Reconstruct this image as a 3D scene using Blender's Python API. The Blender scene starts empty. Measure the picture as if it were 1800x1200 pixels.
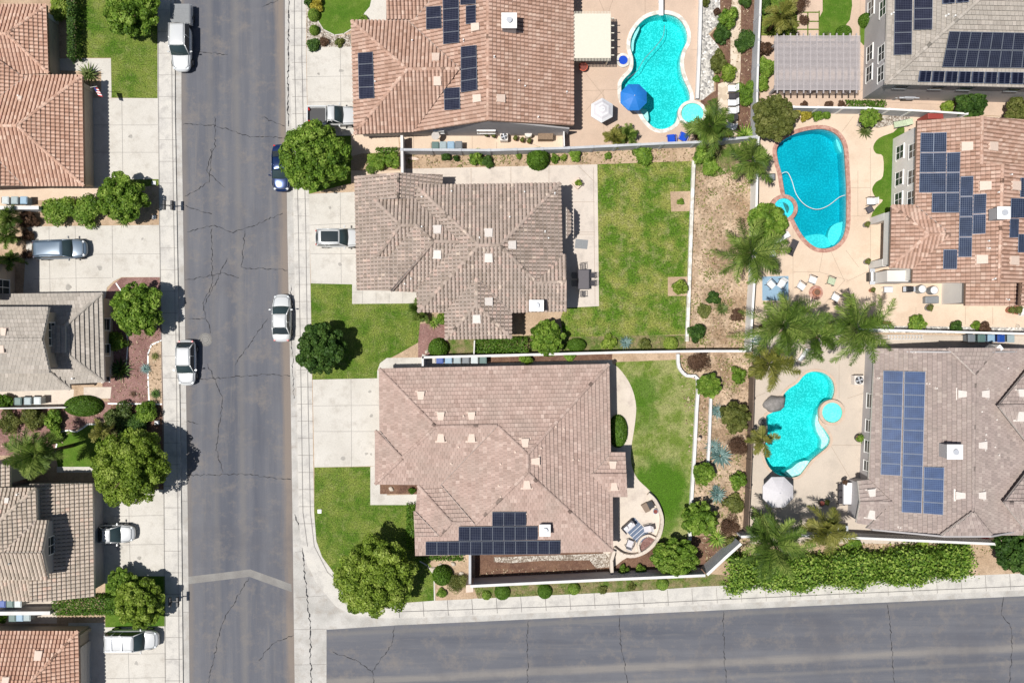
import bpy, bmesh, math, random
import numpy as np
from mathutils import Vector, Matrix, geometry
random.seed(7)
R = math.radians
# ------------------------------------------------------------ camera, sky, sun, exposure
H = 75.0          # flying height of the camera
S = 17.3          # photo pixels per metre on the ground
sc = bpy.context.scene
col = sc.collection
cam = bpy.data.cameras.new('camera'); camo = bpy.data.objects.new('camera', cam); col.objects.link(camo)
camo.location = (0, 0, H); camo.rotation_euler = (0, 0, 0)
cam.sensor_width = 36; cam.lens = S * H / 1800 * 36; cam.clip_end = 5000; cam.clip_start = 0.5
sc.camera = camo
SUN = Vector((0.40, 0.13, -1.0)).normalized()     # the way the light travels
w = bpy.data.worlds.new("World"); sc.world = w; w.use_nodes = True
nt = w.node_tree; bg = nt.nodes['Background']
sky = nt.nodes.new('ShaderNodeTexSky'); sky.sky_type = 'NISHITA'; sky.sun_disc = False
sky.sun_elevation = math.asin(-SUN.z); sky.sun_rotation = math.atan2(-SUN.x, -SUN.y)
nt.links.new(sky.outputs[0], bg.inputs[0]); bg.inputs[1].default_value = 0.055
sl = bpy.data.lights.new('sun', 'SUN'); sl.energy = 4.8; sl.angle = R(0.5); sl.color = (1, .965, .91)
so = bpy.data.objects.new('sun', sl); col.objects.link(so); so.rotation_euler = SUN.to_track_quat('-Z', 'Y').to_euler()
so.location = (-30, -10, 60)
sc.view_settings.view_transform = 'Standard'; sc.view_settings.look = 'None'
sc.view_settings.exposure = 0.07; sc.view_settings.gamma = 1
Z0 = 0.12         # level of the lots above the road

# ------------------------------------------------------------ helpers
def P(x, y, z=Z0):
    k = (H - z) / H / S
    return Vector(((x - 900) * k, (600 - y) * k, z))
def tag(o, label=None, cat=None, group=None, kind=None):
    if label: o['label'] = label
    if cat: o['category'] = cat
    if group: o['group'] = group
    if kind: o['kind'] = kind
    return o
def thing(name, label, cat, loc=(0, 0, 0), rz=0, group=None):
    o = bpy.data.objects.new(name, None); col.objects.link(o)
    o.location = loc; o.rotation_euler = (0, 0, rz); o.empty_display_size = .3
    return tag(o, label, cat, group)
def children(o): return [c for c in list(bpy.data.objects) if c.parent == o]
KIDS = {}
def copy_tree(o, parent=None):
    c = o.copy(); col.objects.link(c); c.parent = parent
    if parent is not None: KIDS.setdefault(parent.name, []).append(c)
    for ch in KIDS.get(o.name, []): copy_tree(ch, c)
    return c
CACHE = {}
def inst(key, builder, label, cat, loc, rz=0, group=None, scale=None):
    """first call builds the thing, later calls copy it and its parts"""
    if key in CACHE: o = copy_tree(CACHE[key]); 
    else: o = builder(); CACHE[key] = o
    if 'group' in o: del o['group']
    o.location = loc; o.rotation_euler = (0, 0, rz)
    if scale: o.scale = scale if hasattr(scale, '__len__') else (scale,) * 3
    else: o.scale = (1, 1, 1)
    return tag(o, label, cat, group)
class MB:
    def __init__(s): s.v = []; s.f = []; s.m = []; s.uv = {}; s.r = []
    def poly(s, pts, m=0, uv=None, r=0.):
        i = len(s.v); s.v += [tuple(p) for p in pts]; 
        if uv: s.uv[len(s.f)] = uv
        s.f.append(tuple(range(i, i + len(pts)))); s.m.append(m); s.r.append(r); return s
    def prism(s, pts, z0, z1, m=0, top=True, bottom=False, pts2=None):
        b = pts2 or pts
        n = len(pts)
        if sum(pts[i][0] * pts[(i+1) % n][1] - pts[(i+1) % n][0] * pts[i][1] for i in range(n)) < 0:
            pts = pts[::-1]; b = b[::-1]
        lo = [(p[0], p[1], z0) for p in b]; hi = [(p[0], p[1], z1) for p in pts]
        i = len(s.v); s.v += lo + hi
        for k in range(n):
            j = (k + 1) % n; s.f.append((i+k, i+j, i+n+j, i+n+k)); s.m.append(m); s.r.append(0.)
        if top: s.f.append(tuple(range(i+n, i+2*n))); s.m.append(m); s.r.append(0.)
        if bottom: s.f.append(tuple(range(i+n-1, i-1, -1))); s.m.append(m); s.r.append(0.)
        return s
    def box(s, x, y, z, sx, sy, sz, m=0, rz=0, taper=1.):
        """centre x,y; bottom z"""
        c, q = math.cos(rz), math.sin(rz)
        def f(k): return [(x + (a*c - b*q)*k, y + (a*q + b*c)*k) for a, b in ((-sx/2, -sy/2), (sx/2, -sy/2), (sx/2, sy/2), (-sx/2, sy/2))]
        return s.prism(f(taper), z, z + sz, m, True, True, f(1))
    def cyl(s, x, y, z, r, h, n=16, m=0, r2=None):
        r2 = r if r2 is None else r2
        a = [(x + r*math.cos(2*math.pi*k/n), y + r*math.sin(2*math.pi*k/n)) for k in range(n)]
        b = [(x + r2*math.cos(2*math.pi*k/n), y + r2*math.sin(2*math.pi*k/n)) for k in range(n)]
        return s.prism(b, z, z + h, m, True, True, a)
    def tube(s, pts, r, n=6, m=0, rs=None):
        pts = [Vector(p) for p in pts]; rings = []
        for i, p in enumerate(pts):
            d = (pts[min(i+1, len(pts)-1)] - pts[max(i-1, 0)]).normalized()
            a = d.cross(Vector((0, 0, 1))); 
            if a.length < .05: a = d.cross(Vector((0, 1, 0)))
            a.normalize(); b = a.cross(d); rr = rs[i] if rs else r
            rings.append([p + (a*math.cos(2*math.pi*k/n) + b*math.sin(2*math.pi*k/n))*rr for k in range(n)])
        i0 = len(s.v)
        for g in rings: s.v += [tuple(q) for q in g]
        for i in range(len(pts)-1):
            for k in range(n):
                a = i0+i*n+k; b = i0+i*n+(k+1) % n
                s.f.append((a, b, b+n, a+n)); s.m.append(m); s.r.append(0.)
        s.f.append(tuple(range(i0+n-1, i0-1, -1))); s.m.append(m); s.r.append(0.)
        s.f.append(tuple(range(len(s.v)-n, len(s.v)))); s.m.append(m); s.r.append(0.)
        return s
    def build(s, name, mats, parent=None, smooth=False, bevel=0, sub=0, local=True, rnd=False, calc=True):
        me = bpy.data.meshes.new(name)
        off = Vector((0, 0, 0))
        if parent is not None and not local:
            q = parent
            while q is not None: off = off + Vector(q.location); q = q.parent
        if off.length > 0: s.v = [(a-off.x, b-off.y, c-off.z) for a, b, c in s.v]
        me.from_pydata(s.v, [], s.f)
        if not isinstance(mats, (list, tuple)): mats = [mats]
        for m in mats: me.materials.append(m)
        if len(mats) > 1: me.polygons.foreach_set('material_index', s.m)
        if s.uv:
            l = me.uv_layers.new(name='UVMap')
            for fi, uv in s.uv.items():
                for li, q in zip(me.polygons[fi].loop_indices, uv): l.data[li].uv = q
        if rnd:
            a = me.attributes.new('rnd', 'FLOAT', 'FACE'); a.data.foreach_set('value', s.r)
        if smooth: me.polygons.foreach_set('use_smooth', [True]*len(s.f))
        me.update()
        o = bpy.data.objects.new(name, me); col.objects.link(o)
        if parent is not None: o.parent = parent; KIDS.setdefault(parent.name, []).append(o)
        if bevel:
            b = o.modifiers.new('b', 'BEVEL'); b.width = bevel; b.segments = 2; b.limit_method = 'ANGLE'
        if sub:
            b = o.modifiers.new('s', 'SUBSURF'); b.levels = sub; b.render_levels = sub
        return o
def smooth_loop(pts, k=5, closed=True):
    n = len(pts); out = []
    rng = range(n) if closed else range(n-1)
    for i in rng:
        g = lambda j: pts[j % n] if closed else pts[max(0, min(n-1, j))]
        p0, p1, p2, p3 = g(i-1), g(i), g(i+1), g(i+2)
        for t in [j/k for j in range(k)]:
            out.append(tuple(.5*((2*p1[a]) + (-p0[a]+p2[a])*t + (2*p0[a]-5*p1[a]+4*p2[a]-p3[a])*t*t + (-p0[a]+3*p1[a]-3*p2[a]+p3[a])*t**3) for a in (0, 1)))
    if not closed: out.append(tuple(pts[-1][:2]))
    return out
def offset_poly(pts, d):
    """pts world xy; positive d grows the polygon"""
    n = len(pts); pts = [Vector((p[0], p[1])) for p in pts]
    ar = sum(pts[i].x*pts[(i+1) % n].y - pts[(i+1) % n].x*pts[i].y for i in range(n))
    sg = 1 if ar > 0 else -1; out = []
    for i in range(n):
        e1 = (pts[i]-pts[i-1]).normalized(); e2 = (pts[(i+1) % n]-pts[i]).normalized()
        n1 = Vector((e1.y, -e1.x))*sg; n2 = Vector((e2.y, -e2.x))*sg
        b = n1+n2
        if b.length < .2: b = n1
        b = b.normalized(); c = max(.35, b.dot(n1)); out.append(pts[i] + b*(d/c))
    return out
# ------------------------------------------------------------ materials
def newmat(name):
    m = bpy.data.materials.new(name); m.use_nodes = True; t = m.node_tree
    return m, t, t.nodes['Principled BSDF'], t.nodes, t.links
def rgb(c): return (c[0], c[1], c[2], 1)
def noise(N, L, co, scale, detail=3, rough=.55):
    n = N.new('ShaderNodeTexNoise'); n.inputs['Scale'].default_value = scale; n.inputs['Detail'].default_value = detail
    n.inputs['Roughness'].default_value = rough; L.new(co, n.inputs['Vector']); return n.outputs['Fac']
def ramp(N, L, fac, stops):
    r = N.new('ShaderNodeValToRGB'); e = r.color_ramp.elements
    while len(e) < len(stops): e.new(.5)
    for i, (p, c) in enumerate(stops): e[i].position = p; e[i].color = rgb(c) if hasattr(c, '__len__') else (c, c, c, 1)
    L.new(fac, r.inputs[0]); return r.outputs[0]
def mix(N, L, a, b, fac, mode='MIX'):
    x = N.new('ShaderNodeMixRGB'); x.blend_type = mode
    for i, q in ((1, a), (2, b)):
        if hasattr(q, 'is_linked') or hasattr(q, 'links'): L.new(q, x.inputs[i])
        else: x.inputs[i].default_value = rgb(q)
    if hasattr(fac, 'links'): L.new(fac, x.inputs[0])
    else: x.inputs[0].default_value = fac
    return x.outputs[0]
def bump(N, L, bs, h, strength, dist=.02):
    b = N.new('ShaderNodeBump'); b.inputs['Strength'].default_value = strength; b.inputs['Distance'].default_value = dist
    L.new(h, b.inputs['Height']); L.new(b.outputs[0], bs.inputs['Normal'])
def coords(N, L, stretch=None):
    g = N.new('ShaderNodeTexCoord'); co = g.outputs['Object']
    if stretch:
        mp = N.new('ShaderNodeMapping'); mp.inputs['Scale'].default_value = stretch; L.new(co, mp.inputs[0]); co = mp.outputs[0]
    return co
def plain(name, c, rough=.5, metal=0, var=.12, sc_=8, spec=.5, coat=0):
    m, t, b, N, L = newmat(name)
    b.inputs['Roughness'].default_value = rough; b.inputs['Metallic'].default_value = metal
    b.inputs['Specular IOR Level'].default_value = spec
    if coat: b.inputs['Coat Weight'].default_value = coat; b.inputs['Coat Roughness'].default_value = .05
    co = coords(N, L); n = noise(N, L, co, sc_, 4)
    f = ramp(N, L, n, [(.3, 1-var), (.7, 1+var*.3)])
    L.new(mix(N, L, c, f, 1, 'MULTIPLY'), b.inputs['Base Color']); return m
def ground(name, ca, cb, big=.25, fine=6., famp=.3, rough=.9, bmp=.4, cc=None, mid=1.2, stretch=None, dist=.03, lo=.38, hi=.62):
    """two colours in large patches, a third in middle patches, fine speckle and bump"""
    m, t, b, N, L = newmat(name); b.inputs['Roughness'].default_value = rough; b.inputs['Specular IOR Level'].default_value = .25
    co = coords(N, L, stretch)
    c = mix(N, L, ca, cb, ramp(N, L, noise(N, L, co, big, 4), [(lo, 0), (hi, 1)]))
    if cc: c = mix(N, L, c, cc, ramp(N, L, noise(N, L, co, mid, 5, .7), [(.5, 0), (.68, .6)]))
    f = noise(N, L, coords(N, L), fine, 5, .7)
    c = mix(N, L, c, ramp(N, L, f, [(.3, 1-famp), (.7, 1+famp*.6)]), 1, 'MULTIPLY')
    L.new(c, b.inputs['Base Color']); bump(N, L, b, f, bmp, dist); return m
def gravel(name, stops, scale, bmp=1.):
    m, t, b, N, L = newmat(name); b.inputs['Roughness'].default_value = .9
    v = N.new('ShaderNodeTexVoronoi'); v.inputs['Scale'].default_value = scale; L.new(coords(N, L), v.inputs['Vector'])
    s = N.new('ShaderNodeSeparateColor'); L.new(v.outputs['Color'], s.inputs[0])
    c = ramp(N, L, s.outputs[0], stops); L.new(c, b.inputs['Base Color'])
    i = N.new('ShaderNodeMath'); i.operation = 'SUBTRACT'; i.inputs[0].default_value = 1; L.new(v.outputs['Distance'], i.inputs[1])
    bump(N, L, b, i.outputs[0], bmp, .06); return m
def tilemat(name, stops, weather, rough=.8):
    m, t, b, N, L = newmat(name); b.inputs['Roughness'].default_value = rough; b.inputs['Specular IOR Level'].default_value = .3
    a = N.new('ShaderNodeAttribute'); a.attribute_name = 'rnd'
    c = ramp(N, L, a.outputs['Fac'], [(0, tuple(q*.42 for q in stops[0][1])), (.04, tuple(q*.42 for q in stops[0][1])), (.06, stops[0][1])] + [(.06+.94*p, q) for p, q in stops[1:]])
    co = coords(N, L)
    c = mix(N, L, c, weather, ramp(N, L, noise(N, L, co, .35, 5, .65), [(.42, 0), (.72, .65)]))
    f = noise(N, L, co, 9, 4, .7)
    c = mix(N, L, c, ramp(N, L, f, [(.25, .78), (.75, 1.12)]), 1, 'MULTIPLY')
    L.new(c, b.inputs['Base Color']); bump(N, L, b, f, .25, .02); return m
def leafmat(name, dark, mid, light, trans=.42):
    m, t, b, N, L = newmat(name); b.inputs['Roughness'].default_value = .55; b.inputs['Specular IOR Level'].default_value = .3
    a = N.new('ShaderNodeAttribute'); a.attribute_name = 'rnd'
    c = ramp(N, L, a.outputs['Fac'], [(0, dark), (.5, mid), (1, light)])
    c = mix(N, L, c, dark, ramp(N, L, noise(N, L, coords(N, L), 1.1, 3), [(.45, 0), (.7, .45)]))
    L.new(c, b.inputs['Base Color'])
    tr = N.new('ShaderNodeBsdfTranslucent'); L.new(c, tr.inputs[0])
    x = N.new('ShaderNodeMixShader'); x.inputs[0].default_value = trans
    L.new(b.outputs[0], x.inputs[1]); L.new(tr.outputs[0], x.inputs[2]); L.new(x.outputs[0], N['Material Output'].inputs[0]); return m
def watermat(name, tint, bumpsc=3.0, strength=.35):
    m, t, b, N, L = newmat(name); N.remove(b)
    tr = N.new('ShaderNodeBsdfTransparent'); tr.inputs[0].default_value = rgb(tint)
    gl = N.new('ShaderNodeBsdfGlossy'); gl.inputs['Roughness'].default_value = .06
    co = coords(N, L); h1 = noise(N, L, co, bumpsc, 3, .6)
    bp = N.new('ShaderNodeBump'); bp.inputs['Strength'].default_value = strength; bp.inputs['Distance'].default_value = .12
    L.new(h1, bp.inputs['Height']); L.new(bp.outputs[0], gl.inputs['Normal'])
    fr = N.new('ShaderNodeFresnel'); fr.inputs[0].default_value = 1.33; L.new(bp.outputs[0], fr.inputs['Normal'])
    x = N.new('ShaderNodeMixShader'); L.new(fr.outputs[0], x.inputs[0]); L.new(tr.outputs[0], x.inputs[1]); L.new(gl.outputs[0], x.inputs[2])
    L.new(x.outputs[0], N['Material Output'].inputs[0]); return m
def poolwater(name, sig, bumpsc=3.0, strength=.35):
    m = watermat(name, (1, 1, 1), bumpsc, strength); N = m.node_tree.nodes; L = m.node_tree.links
    a = N.new('ShaderNodeVolumeAbsorption'); d = max(sig); a.inputs['Density'].default_value = d; a.inputs['Color'].default_value = rgb([1-s/d for s in sig])
    L.new(a.outputs[0], N['Material Output'].inputs['Volume']); return m
def panelmat(name, cell, line, frame_metal, nu, nv, lw=.1):
    m, t, b, N, L = newmat(name); b.inputs['Roughness'].default_value = .3; b.inputs['Specular IOR Level'].default_value = .08
    uv = N.new('ShaderNodeUVMap'); s = N.new('ShaderNodeSeparateXYZ'); L.new(uv.outputs[0], s.inputs[0])
    outs = []
    for o_, n_ in ((s.outputs[0], nu), (s.outputs[1], nv)):
        a = N.new('ShaderNodeMath'); a.operation = 'MULTIPLY'; a.inputs[1].default_value = n_; L.new(o_, a.inputs[0])
        f = N.new('ShaderNodeMath'); f.operation = 'FRACT'; L.new(a.outputs[0], f.inputs[0])
        g = N.new('ShaderNodeMath'); g.operation = 'LESS_THAN'; g.inputs[1].default_value = lw*(2 if n_ < 3 else 1); L.new(f.outputs[0], g.inputs[0]); outs.append(g.outputs[0])
    mx = N.new('ShaderNodeMath'); mx.operation = 'MAXIMUM'; L.new(outs[0], mx.inputs[0]); L.new(outs[1], mx.inputs[1])
    c = mix(N, L, cell, line, mx.outputs[0])
    c = mix(N, L, c, ramp(N, L, noise(N, L, coords(N, L), 1.3, 3), [(.3, .85), (.7, 1.2)]), 1, 'MULTIPLY')
    L.new(c, b.inputs['Base Color']); return m
M = {}
def road_mat():
    m, t, b, N, L = newmat('asphalt'); b.inputs['Roughness'].default_value = .88; b.inputs['Specular IOR Level'].default_value = .25
    return m, t, b, N, L
def asphalt(name, stretch, streak, bands=(), tilt=0, axis=0):
    m, t, b, N, L = newmat(name); b.inputs['Roughness'].default_value = .88; b.inputs['Specular IOR Level'].default_value = .25
    co = coords(N, L); cs = coords(N, L, stretch)
    c = mix(N, L, (.098, .104, .126), (.152, .153, .168), ramp(N, L, noise(N, L, cs, .55, 5, .6), [(.35, 0), (.65, 1)]))
    c = mix(N, L, c, streak, ramp(N, L, noise(N, L, coords(N, L, tuple(s*1.7 for s in stretch)), .8, 6, .7), [(.56, 0), (.70, .5)]))
    c = mix(N, L, c, (.215, .19, .17), ramp(N, L, noise(N, L, co, .45, 7, .8), [(.50, 0), (.66, .6)]))
    sp = N.new('ShaderNodeSeparateXYZ'); L.new(co, sp.inputs[0])
    q = N.new('ShaderNodeMath'); q.operation = 'MULTIPLY_ADD'; L.new(sp.outputs[1-axis], q.inputs[0]); q.inputs[1].default_value = tilt; L.new(sp.outputs[axis], q.inputs[2])
    for (mid_, wd_, cc_, amt) in bands:
        d = N.new('ShaderNodeMath'); d.operation = 'SUBTRACT'; L.new(q.outputs[0], d.inputs[0]); d.inputs[1].default_value = mid_
        a = N.new('ShaderNodeMath'); a.operation = 'ABSOLUTE'; L.new(d.outputs[0], a.inputs[0])
        nz = N.new('ShaderNodeMath'); nz.operation = 'MULTIPLY_ADD'; L.new(noise(N, L, cs, 1.1, 6, .75), nz.inputs[0]); nz.inputs[1].default_value = wd_*2.4; L.new(a.outputs[0], nz.inputs[2])
        dv = N.new('ShaderNodeMath'); dv.operation = 'DIVIDE'; L.new(nz.outputs[0], dv.inputs[0]); dv.inputs[1].default_value = wd_*2.2
        c = mix(N, L, c, cc_, ramp(N, L, dv.outputs[0], [(.65, amt), (1.0, 0)]))
    c = mix(N, L, c, (.09, .09, .105), ramp(N, L, noise(N, L, co, .12, 5, .7), [(.5, 0), (.68, .4)]))
    f = noise(N, L, co, 14, 5, .8)
    c = mix(N, L, c, ramp(N, L, f, [(.3, .82), (.7, 1.15)]), 1, 'MULTIPLY')
    L.new(c, b.inputs['Base Color']); bump(N, L, b, f, .3, .01); return m
M['road_v'] = asphalt('asphalt_main', (1, .06, 1), (.20, .185, .175), ((-22.9, .75, (.23, .19, .16), .9), (-33.1, .5, (.20, .175, .155), .6), (-27.6, .5, (.19, .178, .17), .5), (-30.3, .45, (.18, .17, .165), .4)), .0144, 0)
M['road_h'] = asphalt('asphalt_side', (.06, 1, 1), (.19, .18, .175), ((-33.7, .55, (.25, .23, .21), .7), (-35.2, .3, (.22, .205, .19), .4), (-28.8, .3, (.19, .18, .17), .5)), -.051, 1)
M['conc'] = ground('concrete', (.60, .57, .52), (.52, .49, .44), .3, 9, .12, .85, .12, (.41, .375, .33), .8, lo=.3, hi=.75)
M['walk'] = ground('sidewalk_concrete', (.60, .57, .52), (.50, .48, .45), .5, 9, .14, .85, .12, (.36, .34, .32), 1.0, lo=.3, hi=.75)
M['gutter'] = ground('gutter_concrete', (.52, .50, .47), (.40, .385, .36), .5, 9, .14, .85, .12, (.33, .29, .25), .9)
M['tan'] = ground('tan_deck_concrete', (.58, .44, .34), (.52, .39, .30), .2, 9, .1, .8, .1, (.47, .36, .28), .6)
M['cream'] = ground('cream_deck_concrete', (.66, .53, .41), (.60, .47, .36), .2, 9, .1, .8, .1, (.55, .41, .30), .6)
M['grey_deck'] = ground('beige_deck_concrete', (.56, .48, .40), (.50, .43, .36), .2, 9, .1, .8, .1, (.44, .38, .32), .6)
M['patio'] = ground('patio_concrete', (.62, .55, .48), (.57, .50, .44), .25, 9, .1, .85, .1, (.42, .37, .33), .8)
M['pinkpatio'] = ground('pink_patio_concrete', (.64, .56, .48), (.58, .51, .43), .25, 9, .1, .85, .1, (.42, .35, .31), .8)
M['dirt'] = ground('dry_dirt', (.52, .385, .27), (.42, .30, .20), .35, 7, .3, .95, .6, (.28, .20, .13), 1.3)
M['straw'] = ground('dry_slope', (.56, .42, .30), (.33, .225, .145), .4, 5, .5, .95, .8, (.23, .17, .10), 1.2)
M['mulch'] = ground('brown_mulch', (.20, .115, .075), (.13, .07, .05), .6, 9, .5, .95, 1., (.27, .17, .12), 2.5)
M['redmulch'] = ground('red_mulch', (.30, .17, .15), (.22, .12, .105), .6, 9, .5, .95, 1., (.38, .25, .22), 2.5)
M['terrain'] = ground('terrain_soil', (.20, .19, .10), (.30, .23, .15), .03, 2, .35, .95, .5, (.10, .14, .05), .2)
M['lawn'] = ground('lawn_grass', (.08, .165, .012), (.20, .25, .045), .45, 8, .9, .95, 1., (.27, .29, .10), 1.6, dist=.1)
M['lawn_dry'] = ground('patchy_lawn_grass', (.095, .19, .014), (.27, .29, .065), .45, 7, .9, .95, 1., (.40, .36, .17), 1.3, dist=.12, lo=.42, hi=.60)
M['lawn_rich'] = ground('lush_lawn_grass', (.075, .165, .012), (.12, .20, .022), .4, 13, .55, .95, 1., (.15, .22, .04), 1.6, dist=.06)
M['groundcover'] = ground('ground_cover', (.10, .16, .025), (.24, .20, .10), .9, 9, .6, .95, 1., (.30, .23, .13), 1.8, dist=.06)
M['gravel'] = gravel('grey_gravel', [(0, (.22, .21, .2)), (.4, (.42, .40, .37)), (.75, (.55, .52, .47)), (1, (.75, .72, .68))], 5.5)
M['whitegravel'] = gravel('white_gravel', [(0, (.16, .12, .09)), (.5, (.34, .29, .24)), (1, (.60, .56, .50))], 8)
M['flagstone'] = gravel('tan_flagstone', [(0, (.42, .33, .24)), (.5, (.55, .45, .34)), (1, (.66, .57, .46))], 2.2, .5)
M['crack'] = plain('crack_dark', (.035, .035, .04), .9)
M['joint'] = plain('joint_grey', (.27, .25, .235), .9)
M['joint_tan'] = plain('joint_tan', (.33, .25, .19), .9)
M['patch'] = ground('asphalt_patch', (.27, .26, .245), (.22, .21, .20), .6, 12, .2)
# roofs
M['terra'] = tilemat('terracotta_tile', [(0, (.36, .215, .155)), (.3, (.48, .30, .225)), (.7, (.56, .375, .295)), (1, (.65, .475, .38))], (.41, .28, .215))
M['terra2'] = tilemat('orange_terracotta_tile', [(0, (.48, .28, .20)), (.3, (.56, .345, .25)), (.7, (.63, .41, .31)), (1, (.70, .50, .39))], (.50, .32, .24))
M['brownt'] = tilemat('brown_blend_tile', [(0, (.30, .235, .19)), (.35, (.39, .31, .26)), (.7, (.46, .365, .31)), (.88, (.52, .375, .315)), (1, (.61, .50, .41))], (.31, .26, .22))
M['taupe'] = tilemat('taupe_blend_tile', [(0, (.42, .35, .28)), (.5, (.54, .45, .37)), (.85, (.61, .50, .41)), (1, (.62, .45, .36))], (.42, .36, .29))
M['pinkflat'] = tilemat('pink_flat_tile', [(0, (.35, .245, .205)), (.3, (.425, .305, .258)), (.75, (.475, .345, .295)), (1, (.55, .42, .36))], (.37, .295, .25))
M['greyflat'] = tilemat('grey_flat_tile', [(0, (.34, .30, .26)), (.4, (.40, .36, .315)), (.8, (.45, .40, .35)), (1, (.50, .45, .40))], (.34, .31, .27))
M['mauve'] = tilemat('mauve_flat_tile', [(0, (.29, .235, .215)), (.4, (.35, .28, .255)), (.8, (.40, .325, .295)), (1, (.46, .385, .345))], (.35, .295, .26))
M['stucco'] = ground('tan_stucco', (.52, .43, .34), (.46, .38, .30), .5, 14, .08, .9, .2)
M['stucco_w'] = ground('white_stucco', (.72, .69, .65), (.66, .63, .6), .5, 14, .08, .9, .2)
M['stucco_g'] = ground('grey_stucco', (.42, .40, .40), (.38, .36, .36), .5, 14, .08, .9, .2)
M['fascia'] = plain('brown_fascia', (.22, .14, .10), .6)
M['fascia_w'] = plain('pale_gutter', (.62, .57, .52), .5)
M['white'] = plain('white_paint', (.80, .79, .77), .45, var=.06)
M['vent'] = plain('pink_vent_paint', (.66, .52, .43), .6)
M['vent_w'] = plain('white_vent_paint', (.68, .62, .57), .6)
M['glass'] = plain('window_glass', (.03, .04, .045), .06, var=.05)
M['glass_blue'] = plain('tinted_window', (.035, .055, .06), .06, var=.1)
M['metal'] = plain('brushed_metal', (.5, .5, .5), .35, .9)
M['dark'] = plain('dark_plastic', (.03, .03, .033), .5)
M['grey'] = plain('grey_plastic', (.22, .23, .24), .5)
M['darkgrey'] = plain('dark_grey_fabric', (.09, .09, .095), .8)
M['wallcap'] = ground('wall_cap', (.72, .70, .68), (.62, .61, .60), .8, 14, .1)
M['wallgrey'] = ground('grey_block_wall', (.50, .51, .53), (.44, .45, .47), .6, 9, .12)
M['brownfence'] = plain('brown_wood_fence', (.17, .12, .09), .8, var=.3)
M['wood'] = plain('weathered_wood', (.25, .17, .11), .8, var=.3)
M['bark'] = ground('bark', (.16, .11, .07), (.10, .07, .05), 2, 12, .4)
M['cells'] = panelmat('dark_solar_cells', (.012, .015, .032), (.055, .062, .085), 0, 6, 8, .2)
M['cells_h'] = panelmat('dark_solar_cells_landscape', (.012, .014, .03), (.05, .055, .08), 0, 10, 6, .2)
M['cells_blue'] = panelmat('blue_solar_cells', (.026, .052, .135), (.06, .10, .19), 0, 10, 6, .2)
M['cells_navy'] = panelmat('navy_solar_cells', (.018, .028, .06), (.085, .105, .15), 0, 6, 9, .2)
M['cells_black'] = panelmat('black_solar_cells', (.006, .008, .02), (.04, .045, .07), 0, 2, 6, .12)
M['panelframe'] = plain('panel_frame', (.20, .22, .26), .4, .2)
M['panelframe_l'] = plain('pale_panel_frame', (.20, .24, .32), .5, .0)
M['alu'] = plain('aluminium_frame', (.62, .64, .68), .35, .3)
M['blackframe'] = plain('black_frame', (.03, .03, .04), .4)
# leaves
M['leaf'] = leafmat('tree_leaves', (.05, .12, .014), (.22, .37, .042), (.48, .60, .13))
M['leaf_l'] = leafmat('lime_tree_leaves', (.08, .15, .016), (.30, .42, .05), (.57, .65, .17))
M['leaf_d'] = leafmat('dark_leaves', (.022, .06, .012), (.075, .16, .028), (.18, .30, .06))
M['leaf_h'] = leafmat('hedge_leaves', (.05, .12, .008), (.10, .21, .016), (.19, .33, .045))
M['leaf_o'] = leafmat('olive_leaves', (.07, .09, .02), (.18, .21, .045), (.36, .36, .12))
M['leaf_y'] = leafmat('yellow_leaves', (.30, .26, .03), (.52, .45, .06), (.70, .62, .12))
M['leaf_r'] = leafmat('reddish_brown_twigs', (.07, .04, .025), (.16, .09, .055), (.26, .16, .10))
M['palm'] = leafmat('palm_fronds', (.05, .10, .015), (.15, .245, .035), (.36, .44, .11))
M['palm_y'] = leafmat('yellow_palm_fronds', (.10, .12, .02), (.26, .26, .05), (.42, .40, .12))
M['agave'] = leafmat('blue_agave_blades', (.06, .12, .11), (.13, .22, .20), (.24, .34, .32), .05)
M['fern'] = leafmat('strappy_leaves', (.05, .09, .02), (.12, .18, .04), (.26, .30, .10))
def car_paint(n, c): return plain('car_paint_'+n, c, .22, .15, var=.03, coat=.8)
M['pwhite'] = car_paint('white', (.66, .67, .67)); M['psilver'] = plain('car_paint_silver', (.13, .18, .24), .3, .15, coat=.8, var=.03)
M['pblue'] = plain('car_paint_blue', (.010, .03, .11), .2, .4, coat=1, var=.03)
M['tyre'] = plain('tyre_rubber', (.02, .02, .02), .85); M['rim'] = plain('wheel_rim', (.45, .45, .46), .3, .8)
M['red'] = plain('red_lens', (.5, .02, .02), .25); M['lamp'] = plain('clear_lens', (.65, .68, .7), .12)
# ------------------------------------------------------------ sheets, lines, walls
def tess(loops):
    tri = geometry.tessellate_polygon([[Vector((p[0], p[1], 0)) for p in l] for l in loops])
    flat = [p for l in loops for p in l]; return flat, tri
NS = [0]
def sheet(name, px, z, mat, holes=(), smooth=0, kind='structure', label=None, cat=None, th=0, group=None):
    """a ground surface: outline in photo pixels at height z"""
    if z > Z0+.001: NS[0] += 1; z += NS[0]*.00004
    if smooth: px = smooth_loop(px, smooth)
    loops = [[P(x, y, z) for x, y in px]] + [[P(x, y, z) for x, y in h] for h in holes]
    flat, tri = tess(loops); mb = MB(); mb.v = [(p.x, p.y, z) for p in flat]
    for t in tri:
        a, b, c = [flat[i] for i in t]
        if (b.x-a.x)*(c.y-a.y)-(b.y-a.y)*(c.x-a.x) < 0: t = (t[0], t[2], t[1])
        mb.f.append(tuple(t)); mb.m.append(0); mb.r.append(0.)
    if th:
        for lp in loops:
            for i in range(len(lp)):
                a, b = lp[i], lp[(i+1) % len(lp)]; mb.poly([(a.x, a.y, z), (b.x, b.y, z), (b.x, b.y, z-th), (a.x, a.y, z-th)])
    o = mb.build(name, mat); return tag(o, label, cat, group, kind)
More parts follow.
